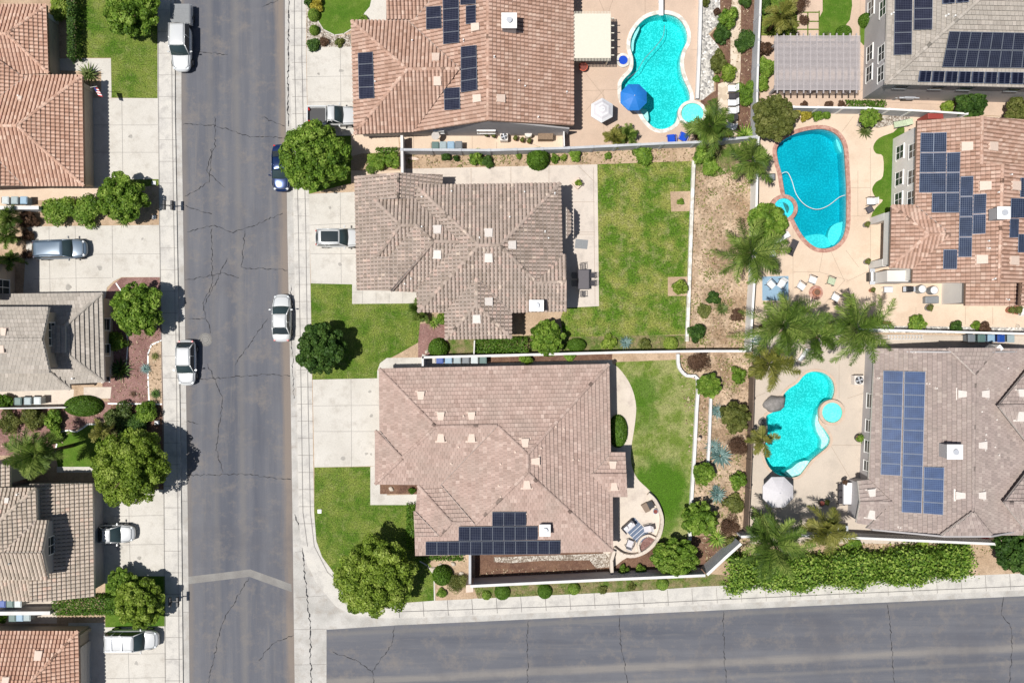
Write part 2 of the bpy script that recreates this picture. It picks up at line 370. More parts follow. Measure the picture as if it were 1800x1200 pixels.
def strip_mesh(mb, pts, wd, z, jitter=0):
    for i in range(len(pts)-1):
        a = P(pts[i][0], pts[i][1], z); b = P(pts[i+1][0], pts[i+1][1], z)
        d = (b-a); d.z = 0
        if d.length < 1e-4: continue
        d.normalize(); n = Vector((-d.y, d.x, 0))*wd/2*(1 if not jitter else [.55, 1.3, .8, 1.6, .6, 1., .45][i % 7]); e = d*wd*.3
        mb.poly([a-n-e, b-n+e, b+n+e, a+n-e])
def lines(name, pls, wd, z, mat, parent=None, kind='structure'):
    mb = MB()
    for i, pl in enumerate(pls): strip_mesh(mb, pl, wd, z + .0007*i)
    o = mb.build(name, mat, parent)
    if parent is None: tag(o, kind=kind)
    return o
def crack(pts, wd=.05, seed=0, z=.008):
    rr = random.Random(seed); out = []
    for i in range(len(pts)-1):
        (x0, y0), (x1, y1) = pts[i], pts[i+1]; n = max(2, int(math.hypot(x1-x0, y1-y0)/4.5))
        for k in range(n):
            t = k/n; out.append((x0+(x1-x0)*t+rr.uniform(-1.6, 1.6), y0+(y1-y0)*t+rr.uniform(-1.6, 1.6)))
    out.append(pts[-1]); mb = MB(); strip_mesh(mb, out, wd, z, 1)
    return tag(mb.build('road_crack', M['crack']), kind='structure')
def wall(name, label, cat, pts, h, th, mat, z0=Z0, cap=None, posts=0, postmat=None, group=None, rails=None):
    """a wall whose top edge runs through the given photo pixels"""
    W = [P(x, y, z0+h) for x, y in pts]; base = W[0].copy(); base.z = z0
    t = thing(name, label, cat, base, 0, group)
    def run(mb, hw, za, zb, e=0):
        for i in range(len(W)-1):
            a, b = W[i], W[i+1]; d = Vector((b.x-a.x, b.y-a.y)).normalized(); n = Vector((-d.y, d.x))*hw; q = d*(hw if i else e)
            r_ = d*(hw*.0)
            mb.prism([(a.x-n.x-q.x*0, a.y-n.y-q.y*0), (b.x-n.x+r_.x, b.y-n.y+r_.y), (b.x+n.x+r_.x, b.y+n.y+r_.y), (a.x+n.x, a.y+n.y)], za, zb, 0, True, True)
            if 0 < i: mb.cyl(a.x, a.y, za, hw*.995, zb-za-.001, 12)
    if rails:   # open metal fence on a low wall
        mb = MB(); run(mb, th/2, z0, z0+rails); mb.build('base_wall', mat, t, local=False)
        mb = MB()
        for zz in (z0+h-.04, z0+rails+.1): run(mb, .02, zz, zz+.04)
        for i in range(len(W)-1):
            a, b = W[i], W[i+1]; L_ = (b-a).length; k = max(1, int(L_/.14))
            for j in range(k): p = a.lerp(b, j/k); mb.box(p.x, p.y, z0+rails, .02, .02, h-rails-.03)
        mb.build('railing', postmat, t, local=False)
    else:
        mb = MB(); run(mb, th/2, z0-.1, z0+h-(.06 if cap else 0)); mb.build('panel', mat, t, local=False)
        if cap: mb = MB(); run(mb, th/2+.03, z0+h-.06, z0+h); mb.build('cap', cap, t, local=False)
    if posts:
        acc = 0
        for i in range(len(W)-1):
            a, b = W[i], W[i+1]; L_ = (b-a).length; k = max(1, round(L_/posts)); an = math.atan2(b.y-a.y, b.x-a.x)
            for j in range(k + (i == len(W)-2)):
                p = a.lerp(b, j/k); MB().box(p.x, p.y, z0, th+.1, th+.1, h+.05, 0, an).build('post', postmat or mat, t, local=False, bevel=.01)
    return t
# ------------------------------------------------------------ roofs and houses
def clip(poly, nx, ny, c):
    """keep nx*u+ny*v >= c"""
    out = []; n = len(poly)
    for i in range(n):
        a = poly[i]; b = poly[(i+1) % n]; da = nx*a[0]+ny*a[1]-c; db = nx*b[0]+ny*b[1]-c
        if da >= 0: out.append(a)
        if (da >= 0) != (db >= 0):
            t = da/(da-db); out.append((a[0]+(b[0]-a[0])*t, a[1]+(b[1]-a[1])*t))
    return out
class Face:
    def __init__(s, e0, e1, ez, pts, pitch):
        a, b = P(*e0, ez), P(*e1, ez); d = Vector((b.x-a.x, b.y-a.y)).normalized(); n = Vector((-d.y, d.x))
        cx = sum(p[0] for p in pts)/len(pts); cy = sum(p[1] for p in pts)/len(pts); c = P(cx, cy, ez)
        if n.dot(Vector((c.x-a.x, c.y-a.y))) < 0: n = -n
        s.n, s.a, s.ez, s.p, s.px = n, a, ez, pitch, pts
        s.V = [s.at(*q) for q in pts]
        s.N = Vector((-n.x*pitch, -n.y*pitch, 1)).normalized()
        s.up = Vector((n.x, n.y, pitch)).normalized(); s.u = s.up.cross(s.N).normalized()
    def at(s, x, y):
        w0 = Vector(((x-900)/S, (600-y)/S)); z = (s.ez + s.p*(s.n.dot(w0)-s.n.dot(Vector((s.a.x, s.a.y)))))/(1+s.p*s.n.dot(w0)/H)
        k = 1-z/H; return Vector((w0.x*k, w0.y*k, z))
    def zat(s, x, y): return s.ez + s.p*(s.n.x*(x-s.a.x)+s.n.y*(y-s.a.y))
def tile_face(mb, f, style, rr):
    O = f.V[0]; P2 = [((q-O).dot(f.u), (q-O).dot(f.up)) for q in f.V]
    u0 = min(p[0] for p in P2); u1 = max(p[0] for p in P2); v0 = min(p[1] for p in P2); v1 = max(p[1] for p in P2)
    barrel, course, tw, step = style
    r = 0; v = v0
    while v < v1:
        row = clip(clip(P2, 0, 1, v), 0, -1, -(v+course))
        if len(row) > 2:
            ua = min(p[0] for p in row); ub = max(p[0] for p in row)
            k = math.floor((ua-u0)/tw) - 1; off = (tw*.5 if (r % 2 and not barrel) else 0)
            while u0+k*tw+off < ub:
                t0 = u0+k*tw+off; col_ = rr.random(); lift = rr.uniform(0, .008)
                if rr.random() < .6: col_ = .5*col_ + .5*CLUMP(k//3, r//2)
                segs = [(0, .15, -.05, -.05), (.15, .26, -.05, .075), (.26, .6, .075, .11), (.6, .88, .11, .06), (.88, 1, .06, -.03)] if barrel else [(0.0, .955, 0, 0), (.955, 1., -.03, -.03)]
                for (s0, s1, h0, h1) in segs:
                    x0 = t0+s0*tw; x1 = t0+s1*tw
                    if x1 <= ua or x0 >= ub: continue
                    c = clip(clip(row, 1, 0, x0), -1, 0, -x1)
                    if len(c) < 3: continue
                    pts = []
                    for (a, b) in c:
                        fr = (b-v)/course; q = (a-x0)/(x1-x0)
                        pts.append(O + f.u*a + f.up*b + f.N*(h0+(h1-h0)*q + step*(1-fr) + lift))
                    mb.poly(pts, 0, None, 0. if h0 == h1 and h0 < 0 else .07+.93*col_)
                k += 1
        v += course; r += 1
_cl = {}
def CLUMP(a, b):
    if (a, b) not in _cl: _cl[(a, b)] = random.Random(a*7919+b*104729).random()
    return _cl[(a, b)]
BAR = (True, .40, .37, .085); FLAT = (False, .41, .36, .125)
def ridge_caps(mb, a, b, r, rr):
    L_ = (b-a).length; n = max(1, int(L_/.42)); d = (b-a).normalized(); s = d.cross(Vector((0, 0, 1)))
    if s.length < .1: return
    s.normalize(); up = s.cross(d)
    for i in range(n):
        p = a.lerp(b, i/n); q = a.lerp(b, (i+1.06)/n); c = rr.random(); ring = []
        for pt, rad in ((p, r), (q, r*.86)):
            ring.append([pt + s*math.cos(t)*rad + up*(math.sin(t)*rad*.75+.02) for t in [math.pi*k/5 for k in range(6)]])
        for k in range(5): mb.poly([ring[0][k], ring[0][k+1], ring[1][k+1], ring[1][k]], 0, None, c)
        mb.poly(ring[0][::-1], 0, None, c)
def roof(parent, name, mat, style, faces, pitch=.36, fascia='fascia', thick=.22, extra=(), noridge=()):
    """faces: (eave pixel, eave pixel, eave height, outline pixels[, pitch])"""
    rr = random.Random(len(faces)*31+int(faces[0][0][0])); FS = []
    mb = MB(); base = MB()
    for f in faces:
        F = Face(f[0], f[1], f[2], f[3], f[4] if len(f) > 4 else pitch); FS.append(F); tile_face(mb, F, style, rr)
        top = [v - F.N*.02 for v in F.V]; low = [v - Vector((0, 0, thick)) for v in top]; n = len(top)
        if F.u.cross(F.up).dot(F.N) < 0: pass
        base.poly(top); base.poly(low[::-1])
        for i in range(n): j = (i+1) % n; base.poly([top[i], low[i], low[j], top[j]])
    ro = mb.build(name, mat, parent, local=False, rnd=True)
    base.build('fascia', M[fascia], ro, local=False) if False else base.build('fascia', M[fascia], parent, local=False)
    seen = {}
    for F in FS:
        n = len(F.px)
        for i in range(n):
            k = frozenset((tuple(F.px[i]), tuple(F.px[(i+1) % n]))); seen.setdefault(k, []).append((F, F.V[i], F.V[(i+1) % n], F.px[i]))
    cm = MB()
    for k, l in seen.items():
        if len(l) != 2: continue
        (F, a, b, pa), (G, c, d, pc) = l
        if pa != pc: c, d = d, c
        mid = (a+b)/2; cen = sum(F.V, Vector())/len(F.V); dr = Vector((cen.x-mid.x, cen.y-mid.y)).normalized()
        e = Vector((b.x-a.x, b.y-a.y)).normalized(); pn = Vector((-e.y, e.x)); pn = pn if pn.dot(dr) > 0 else -pn
        down = F.p*F.n.dot(pn) < -.01
        cg = sum(G.V, Vector())/len(G.V); pn2 = Vector((-e.y, e.x)); pn2 = pn2 if pn2.dot(Vector((cg.x-mid.x, cg.y-mid.y))) > 0 else -pn2
        down2 = G.p*G.n.dot(pn2) < -.01
        if down and down2: cm = MB(); ridge_caps(cm, (a+c)/2, (b+d)/2, .19, rr); (fixb(cm, 'ridge_cap', mat, parent) if cm.f else None)
        elif not down and not down2 and F.p*F.n.dot(pn) > .01 and G.p*G.n.dot(pn2) > .01:
            v0, v1 = (a+c)/2+Vector((0, 0, .17)), (b+d)/2+Vector((0, 0, .17)); s_ = Vector((-e.y, e.x, 0))*.035; cm = MB(); cm.poly([v0-s_, v1-s_, v1+s_, v0+s_]); cm.poly([v0+s_, v1+s_, v1+s_-Vector((0,0,.15)), v0+s_-Vector((0,0,.15))]); cm.build('valley_flashing', M['valley'], parent, local=False)
    for (a, b) in extra:
        def hz(p):
            best = max([F.at(*p) for F in FS if inpoly(p, F.px, 3)] or [FS[0].at(*p)], key=lambda v: v.z); return best
        ridge_caps(cm, hz(a), hz(b), .15, rr)
    return FS
def fixb(mb, name, mat, parent): return mb.build(name, mat, parent, local=False, rnd=True)
def inpoly(p, poly, tol=0):
    x, y = p; ins = False; n = len(poly)
    for i in range(n):
        (x1, y1), (x2, y2) = poly[i], poly[(i+1) % n]
        if (y1 > y) != (y2 > y) and x < (x2-x1)*(y-y1)/(y2-y1)+x1: ins = not ins
        if tol:
            dx, dy = x2-x1, y2-y1; l = dx*dx+dy*dy or 1; t = max(0, min(1, ((x-x1)*dx+(y-y1)*dy)/l))
            if math.hypot(x-x1-t*dx, y-y1-t*dy) < tol: return True
    return ins
def face_under(FS, x, y):
    c = [F for F in FS if inpoly((x, y), F.px)]
    return max(c, key=lambda F: F.at(x, y).z) if c else min(FS, key=lambda F: min(math.hypot(x-a, y-b) for a, b in F.px))
def walls(parent, outline, ez, inset, mat, z0=Z0, name='wall', drop=.02):
    pts = offset_poly([P(x, y, ez) for x, y in outline], -inset)
    MB().prism([(p.x, p.y) for p in pts], z0, ez-.18-drop, 0, True).build(name, mat, parent, local=False); return pts
def window(parent, a, b, t, wd, zc, ht, frame='white', glass='glass', name='window', n=1, out=.0):
    """a and b: wall corners (world), t: metres along from a; wall normal is to the right of a->b"""
    d = Vector((b[0]-a[0], b[1]-a[1])).normalized(); nn = Vector((d.y, -d.x)); c = Vector((a[0], a[1])) + d*t + nn*out; an = math.atan2(d.y, d.x)
    o = thing_part(name, parent)
    f = MB()
    for sx in (-1, 1): q = c + d*sx*wd/2; f.box(q.x, q.y, zc-ht/2, .08, .12, ht, 0, an)
    for k in range(1, n): q = c + d*(-wd/2+wd*k/n); f.box(q.x, q.y, zc-ht/2, .06, .10, ht, 0, an)
    for zz in (zc-ht/2-.06, zc+ht/2): f.box(c.x, c.y, zz, wd+.16, .16, .07, 0, an)
    f.box(c.x, c.y, zc-.02, wd, .08, .04, 0, an)
    fo = f.build(name, M[frame], parent, local=False)
    g = MB(); g.box(c.x, c.y, zc-ht/2, wd, .05, ht, 0, an)
    # the pane is a sub-part of its window
    me = g.build('pane', M[glass], parent, local=False); me.parent = fo; KIDS[parent.name].remove(me); KIDS.setdefault(fo.name, []).append(me)
def thing_part(n, p): return None
def gable(parent, tri, mat, z0, th=.15, name='gable_wall'):
    """vertical wall under a verge: world points of its top line"""
    pts = [Vector(p) for p in tri]; mb = MB(); b = [Vector((p.x, p.y, z0)) for p in (pts[0], pts[-1])]
    d = Vector((pts[-1].x-pts[0].x, pts[-1].y-pts[0].y, 0)).normalized(); n = Vector((-d.y, d.x, 0))*th
    fr = [b[0]] + pts + [b[1]]; bk = [q+n for q in fr]
    mb.poly(fr); mb.poly(bk[::-1])
    for i in range(len(fr)): j = (i+1) % len(fr); mb.poly([fr[i], bk[i], bk[j], fr[j]])
    return mb.build(name, mat, parent, local=False)
def panels(parent, FS, quad, cols, rows, cells='cells', frame='alu', gap=.03, lift=.25):
    gap = min(gap, .03) if cells != 'cells_black' else gap
    """quad: four photo pixels (tl,tr,br,bl) of an array lying on the roof"""
    cx = sum(q[0] for q in quad)/4; cy = sum(q[1] for q in quad)/4; F = face_under(FS, cx, cy)
    C = [F.at(*q) + F.N*lift for q in quad]
    # keep the photo position although the panels are lifted
    C = [Vector((v.x*(H-v.z)/(H-v.z+F.N.z*lift), v.y*(H-v.z)/(H-v.z+F.N.z*lift), v.z)) for v in C]
    def bl(s, t): return C[0].lerp(C[1], s).lerp(C[3].lerp(C[2], s), t)
    for i in range(cols):
        for j in range(rows):
            q = [bl(i/cols, j/rows), bl((i+1)/cols, j/rows), bl((i+1)/cols, (j+1)/rows), bl(i/cols, (j+1)/rows)]
            c = sum(q, Vector())/4; e = (q[1]-q[0]).length; g = (q[3]-q[0]).length
            q = [c + (v-c)*(1-gap/min(e, g)) for v in q]; m = MB()
            inn = [c + (v-c)*(1-.055/min(e, g)) + F.N*.004 for v in q]; low = [v-F.N*.04 for v in q]
            m.poly(inn[::-1], 0, [(0, 1), (1, 1), (1, 0), (0, 0)][::1]); m.poly(q[::-1], 1)
            for k in range(4): l = (k+1) % 4; m.poly([q[k], q[l], low[l], low[k]], 1)
            m.build('solar_panel', [M[cells], M['panelframe' if cells in ('cells', 'cells_h') else 'panelframe_l']], parent, local=False)
def roof_box(parent, FS, x, y, w_, l_, mat='vent', kind='box', rot=None, h=.28):
    """a vent hood on the roof, w_ across and l_ along the slope, metres"""
    F = face_under(FS, x, y); p = F.at(x, y); an = math.atan2(F.u.y, F.u.x); m = MB()
    def tr(a, b, c): return p + F.u*a + F.up*b + F.N*c
    def blk(a0, a1, b0, b1, c0, c1, ta=1.):
        A = [tr(a0, b0, c0), tr(a1, b0, c0), tr(a1, b1, c0), tr(a0, b1, c0)]; B = [tr(a0*ta, b0, c1), tr(a1*ta, b0, c1), tr(a1*.9*ta, b1*.9, c1*.8), tr(a0*.9*ta, b1*.9, c1*.8)]
        m.poly(A[::-1]); m.poly(B)
        for k in range(4): l = (k+1) % 4; m.poly([A[k], A[l], B[l], B[k]])
    if kind == 'box': blk(-w_/2, w_/2, -l_/2, l_/2, .05, h); blk(-w_/2-.08, w_/2+.08, -l_/2-.06, -l_/2+.04, .04, .1)
    elif kind == 'hood':     # trapezium dormer vent with a wide lip on its lower side
        A = [tr(-w_*.42, -l_/2, .05), tr(w_*.42, -l_/2, .05), tr(w_*.27, l_/2, .05), tr(-w_*.27, l_/2, .05)]
        B = [tr(-w_*.40, -l_/2, .34), tr(w_*.40, -l_/2, .34), tr(w_*.27, l_/2, .07), tr(-w_*.27, l_/2, .07)]
        m.poly(B)
        for k in range(4): l = (k+1) % 4; m.poly([A[k], A[l], B[l], B[k]])
        blk(-w_*.62, w_*.62, -l_/2-.14, -l_/2, .06, .12)
    o = m.build('roof_vent', M[mat], parent, local=False)
def pipe(parent, FS, x, y, h=.35, r=.07, mat='white'):
    F = face_under(FS, x, y); p = F.at(x, y); m = MB(); m.cyl(p.x, p.y, p.z-.05, r*2.4, .1, 10, 0, r*1.3); m.cyl(p.x, p.y, p.z, r, h, 10); m.build('vent_pipe', M[mat], parent, local=False)
def chimney(parent, FS, x, y, sx, sy, h, wallm='stucco_g', top='white'):
    F = face_under(FS, x, y); g = F.at(x, y).z
    zt = g + h; p = P(x, y, zt); z0 = min(F.zat(p.x+a, p.y+b) for a in (-sx/2, sx/2) for b in (-sy/2, sy/2))-.1
    MB().box(p.x, p.y, z0, sx*.9, sy*.9, zt-z0-.08).build('chimney', M[wallm], parent, local=False)
    m = MB(); m.box(p.x, p.y, zt-.08, sx, sy, .08); m.build('chimney_cap', M[top], parent, local=False, bevel=.02)
    m = MB(); m.cyl(p.x, p.y, zt+.001, .22, .16, 18); m.cyl(p.x, p.y, zt+.16, .27, .04, 18); m.build('flue', M['alu'], parent, local=False)
# ------------------------------------------------------------ plants
def leaves_mesh(name, pts, nrm, size, rng, elong=1.5):
    n = len(pts); nrm = nrm + rng.normal(0, .55, (n, 3)); nrm /= np.linalg.norm(nrm, axis=1)[:, None]
    t = rng.normal(0, 1, (n, 3)); t -= (t*nrm).sum(1)[:, None]*nrm; t /= np.linalg.norm(t, axis=1)[:, None]; b = np.cross(nrm, t)
    s = size*rng.uniform(.65, 1.25, n)[:, None]
    v = np.stack([pts - t*s*elong*.5, pts + b*s*.5, pts + t*s*elong*.5, pts - b*s*.5], 1).reshape(-1, 3)
    me = bpy.data.meshes.new(name); me.vertices.add(4*n); me.vertices.foreach_set('co', v.astype(np.float32).ravel())
    me.loops.add(4*n); me.loops.foreach_set('vertex_index', np.arange(4*n, dtype=np.int32))
    me.polygons.add(n); me.polygons.foreach_set('loop_start', np.arange(0, 4*n, 4, dtype=np.int32)); me.polygons.foreach_set('loop_total', np.full(n, 4, dtype=np.int32))
    a = me.attributes.new('rnd', 'FLOAT', 'FACE'); return me, a
def crown_mesh(name, r, h, n, leaf, seed, lobes=22, squash=1., spread=.62, lobe_r=(.26, .42), bare=.0):
    """a crown of leaves on many overlapping lobes; r radius, h total height"""
    rng = np.random.default_rng(seed); C = []; 
    for i in range(lobes):
        d = rng.normal(0, 1, 3); d[2] = abs(d[2])*.9 - .25; d /= np.linalg.norm(d); k = spread*rng.uniform(.68, 1.2)
        C.append((d[0]*k, d[1]*k*squash, d[2]*k*.95, rng.uniform(*lobe_r)))
    for k in range(10): C.append((rng.uniform(-.35, .35), rng.uniform(-.35, .35), rng.uniform(-.1, .35), rng.uniform(.3, .42)))
    C = np.array(C); w_ = C[:, 3]**2; idx = rng.choice(len(C), n, p=w_/w_.sum()); d = rng.normal(0, 1, (n, 3)); d[:, 2] = np.where(rng.random(n) < .6, abs(d[:, 2]), d[:, 2])
    d /= np.linalg.norm(d, axis=1)[:, None]; rad = C[idx, 3]*(.72 + .36*rng.random(n)**.7)
    p = C[idx, :3] + d*rad[:, None]
    tone = rng.random(len(C))[idx]
    p[:, 0] *= r; p[:, 1] *= r; p[:, 2] = (p[:, 2]+.55)*h/1.6
    me, a = leaves_mesh(name, p, d, leaf, rng); v = np.clip(.5*rng.random(n)+.5*tone, 0, 1); a.data.foreach_set('value', v.astype(np.float32)); me.update(); return me
CM = {}
def plant(name, x, y, r, h, label, cat='shrub', mat='leaf', kind='shrub', seed=None, zb=Z0, group=None, squash=1., sx=1., rz=None, zc=None):
    """x,y,r in photo pixels of the crown; h metres"""
    rm = r/S*(H-h*.5)/H; seed = int(x*3+y) % 5 if seed is None else seed
    big = kind == 'tree'
    p = P(x, y, (zc or h*.6)); loc = (p.x, p.y, zb); rz = (x*7+y*3) % 6.28 if rz is None else rz
    t = thing(name, label, cat, loc, 0, group)
    if big:
        key = ('tree', seed, mat, round(rm/.8)); base = round(rm/.8)*.8 or .8
        if key not in CM: CM[key] = crown_mesh('crown', base, base*1.15, int(3000*base*base+4200), .175, seed+11, int(60+34*base), 1., .80, (.09, .20))
        k = rm/base; trunk_h = max(.6, h-base*1.15*k)
        c = bpy.data.objects.new('crown', CM[key]); s_ = (k*sx, k*squash, k*.95); c.location = (0, 0, trunk_h*.75)
    else:
        base = .5 if rm < .5 else (1. if rm < 1.15 else 1.8)
        key = ('shrub', kind, seed, mat, base)
        if key not in CM:
            if kind == 'ball': CM[key] = ball_mesh(base, seed)
            elif kind == 'rosette': CM[key] = rosette_mesh(base, seed)
            elif kind == 'twiggy': CM[key] = crown_mesh('foliage', base, base*1.2, int(1500*base*base), .10, seed, 14, 1, .6, (.25, .4))
            else: CM[key] = crown_mesh('foliage', base, base*1.3, int(1500*base*base+600), .16 if base > .6 else .1, seed, 14)
        k = rm/base; trunk_h = 0
        c = bpy.data.objects.new('foliage' if kind != 'rosette' else 'blades', CM[key]); s_ = (k*sx, k*squash, h/(base*1.3)); c.location = (0, 0, 0)
    if not CM[key].materials: CM[key].materials.append(M[mat])
    c.scale = s_; c.rotation_euler = (0, 0, rz); col.objects.link(c); c.parent = t
    if big:
        m = MB(); R0 = .07+rm*.045; m.tube([(0, 0, -.1), (.03, .02, trunk_h*.6), (0, 0, trunk_h+rm*.25)], 0, 8, 0, [R0*1.25, R0, R0*.75])
        for q in range(5):
            a = q*1.256+seed; m.tube([(0, 0, trunk_h*.75), (math.cos(a)*rm*.25, math.sin(a)*rm*.25, trunk_h+rm*.3), (math.cos(a)*rm*.55, math.sin(a)*rm*.55, trunk_h+rm*.6)], 0, 6, 0, [R0*.6, R0*.4, R0*.15])
        m.build('trunk', M['bark'], t, smooth=True)
    return t
def ball_mesh(r, seed):
    rng = np.random.default_rng(seed); n = int(2600*r*r+900); d = rng.normal(0, 1, (n, 3)); d /= np.linalg.norm(d, axis=1)[:, None]; d[:, 2] = abs(d[:, 2])
    p = d*(r*(.93+.08*rng.random(n))[:, None]); p[:, 2] = p[:, 2]*1.3
    me, a = leaves_mesh('foliage', p, d, .11, rng); a.data.foreach_set('value', rng.random(n).astype(np.float32)); me.update(); return me
def rosette_mesh(r, seed, n=44):
    rng = random.Random(seed); m = MB()
    for i in range(n):
        a = i*2.4; el = .25+1.1*(i/n); L_ = r*(1.05-.35*i/n); wd = r*.11; dx, dy = math.cos(a), math.sin(a); c = rng.random()
        p0 = Vector((dx*.05*r, dy*.05*r, .05)); pm = Vector((dx*L_*.5*math.cos(el), dy*L_*.5*math.cos(el), L_*.55*math.sin(el)+.1)); pe = Vector((dx*L_*math.cos(el*.8), dy*L_*math.cos(el*.8), L_*.8*math.sin(el)+.08))
        s = Vector((-dy, dx, 0))*wd
        m.poly([p0-s*.5, pm-s*.5, pm, p0-Vector((0, 0, .03))], 0, None, c); m.poly([p0+s*.5, p0-Vector((0, 0, .03)), pm, pm+s*.5], 0, None, c)
        m.poly([pm-s*.5, pe, pm], 0, None, c); m.poly([pm, pe, pm+s*.5], 0, None, c)
    o = m.build('tmp', [], None, rnd=True); me = o.data; bpy.data.objects.remove(o); me.name = 'blades'; return me
def hedge(name, pts, wd, h, label, mat='leaf_h', zb=Z0, rough=.12, leaf=.12, dens=150, kind=None, cat='hedge', lump=.0):
    rng = np.random.default_rng(int(pts[0][0])); W = [P(x, y, zb+h) for x, y in pts]; A = []; Nn = []
    hw = wd/2
    for i in range(len(W)-1):
        a, b = np.array(W[i])[:2], np.array(W[i+1])[:2]; L_ = np.linalg.norm(b-a); d = (b-a)/L_; nn = np.array([-d[1], d[0]]); per = wd+2*h
        n = int(L_*per*dens); s = rng.uniform(-.1, L_+.1, n); q = rng.uniform(0, per, n)
        lu = lump*(np.sin(s*1.7+pts[0][1])+np.sin(s*.8+2)+np.sin(s*3.1)*.5)*.5
        o = np.where(q < h, -hw, np.where(q > h+wd, hw, q-h-hw)); z = np.where(q < h, q, np.where(q > h+wd, per-q, h))
        k = 1 - .12*(z/h)**3*(abs(o)/hw); o = o*k*(1+lu*.25)
        z = z*(1-.1*(abs(o)/hw)**2)*(1+lu*.2)
        p = np.stack([a[0]+d[0]*s+nn[0]*o, a[1]+d[1]*s+nn[1]*o, z], 1) + rng.normal(0, rough*.6, (n, 3))
        nv = np.stack([nn[0]*np.sign(o)*(z < h*.9), nn[1]*np.sign(o)*(z < h*.9), .4+(z >= h*.85)*1.], 1); A.append(p); Nn.append(nv)
    p = np.concatenate(A); nv = np.concatenate(Nn); base = W[0]; p[:, 0] -= base.x; p[:, 1] -= base.y; p[:, 2] = np.maximum(p[:, 2], .02)
    nv /= np.linalg.norm(nv, axis=1)[:, None]
    me, a = leaves_mesh('foliage', p, nv, leaf, rng); a.data.foreach_set('value', rng.random(len(p)).astype(np.float32)); me.update(); me.materials.append(M[mat])
    o = bpy.data.objects.new(name, me); o.location = (base.x, base.y, zb); col.objects.link(o); return tag(o, label, cat, None, kind)
def frond(m, az, el, L_, rng, leafl=.55, droop=1.0, nl=30):
    """one feather frond from the origin"""
    dx, dy = math.cos(az), math.sin(az); pts = []; bend = rng.uniform(-.5, .5); droop *= rng.uniform(.6, 1.5)
    for i in range(9):
        t = i/8; rr_ = L_*t*math.cos(el)*(1-.12*t*t); z = L_*t*math.sin(el) - droop*L_*.42*t*t*max(.25, math.cos(el)); az2 = az + bend*t*t; pts.append(Vector((math.cos(az2)*rr_, math.sin(az2)*rr_, z)))
    c0 = rng.uniform(.2, .9); m.tube(pts, 0, 4, 0, [.035*(1-.8*i/8)+.006 for i in range(9)]); 
    for k in range(len(m.r)-1, max(-1, len(m.r)-50), -1): pass
    for i in range(nl):
        t = .14+.86*i/nl; f_ = t*8; k = min(7, int(f_)); p = pts[k].lerp(pts[k+1], f_-k); d = (pts[k+1]-pts[k]).normalized()
        s = Vector((-d.y, d.x, 0)).normalized(); ll = leafl*math.sin(math.pi*min(1, .18+.80*t))**.6*rng.uniform(.8, 1.15)
        for sd in (-1, 1):
            e = (s*sd*rng.uniform(.45, .9) + d*(.55+.35*rng.random()) + Vector((0, 0, rng.uniform(-.75, .15)))).normalized()*ll + Vector((0, 0, -.10*ll)); wv = d*.027
            c = min(1, max(0, c0+rng.uniform(-.3, .3))); mid = p+e*.5; m.poly([p-wv, mid-wv*1.1, p+e, mid+wv*1.1, p+wv], 0, None, c)
def palm(name, x, y, r, h, label, mat='palm', n=20, seed=0, lean=(0, 0), sides=None, leafl=None, zb=Z0, els=(1.15, -.25), group=None):
    """x,y photo pixel of the crown's heart, r pixel radius, h height of the heart"""
    p = P(x, y, zb+h); L_ = r/S*(H-h)/H*1.04; rng = random.Random(seed); bx, by = p.x+lean[0], p.y+lean[1]
    t = thing(name, label, 'palm tree' if h > 1.2 else 'palm', (bx, by, zb), 0, group)
    m = MB(); n = int(n*1.25)
    for i in range(n):
        a = i*2.399+seed + rng.uniform(-.55, .55)
        if sides and rng.random() < .8: a = sides[0]+(sides[1]-sides[0])*rng.random()
        el = els[0]+(els[1]-els[0])*(i/(n-1)) ; Lf = L_*rng.uniform(.5, 1.08)/max(.75, math.cos(min(el, .5))*1.0)
        frond(m, a, el, Lf, rng, leafl or min(.85, L_*.3), 1., 26 if L_ < 2 else 50)
    o = m.build('crown', M[mat], t, rnd=True); o.location = (-lean[0], -lean[1], h)
    if h > .5:
        m = MB(); m.tube([(0, 0, -.1), (-lean[0]*.5, -lean[1]*.5, h*.55), (-lean[0], -lean[1], h+.05)], 0, 10, 0, [.2, .15, .17]); m.build('trunk', M['bark'], t, smooth=True)
    return t
def boulder(x, y, r, h, label, mat='rock', cat='boulder', seed=0, sq=.8, zb=Z0, group=None, name='boulder'):
    rng = random.Random(seed+int(x)); bm = bmesh.new(); bmesh.ops.create_icosphere(bm, subdivisions=3, radius=1); rm = r/S
    from mathutils import noise as ns
    for v in bm.verts:
        k = 1+.28*ns.noise(v.co*1.3+Vector((x, y, seed))) + .1*ns.noise(v.co*4+Vector((y, x, 1))); v.co = Vector((v.co.x*k*rm, v.co.y*k*rm*sq, max(-.1, v.co.z*k*h)))
    me = bpy.data.meshes.new(name); bm.to_mesh(me); bm.free(); me.materials.append(M[mat]); me.polygons.foreach_set('use_smooth', [True]*len(me.polygons))
    o = bpy.data.objects.new(name, me); p = P(x, y); o.location = (p.x, p.y, zb); o.rotation_euler = (0, 0, rng.uniform(0, 3)); col.objects.link(o); return tag(o, label, cat, group)
M['rock'] = ground('grey_rock', (.30, .28, .27), (.20, .19, .18), 2, 14, .3, bmp=.8); M['rock_p'] = ground('pale_rock', (.62, .54, .45), (.5, .43, .36), 2, 14, .3, bmp=.8)

M['valley'] = plain('valley_metal', (.34, .27, .235), .6)
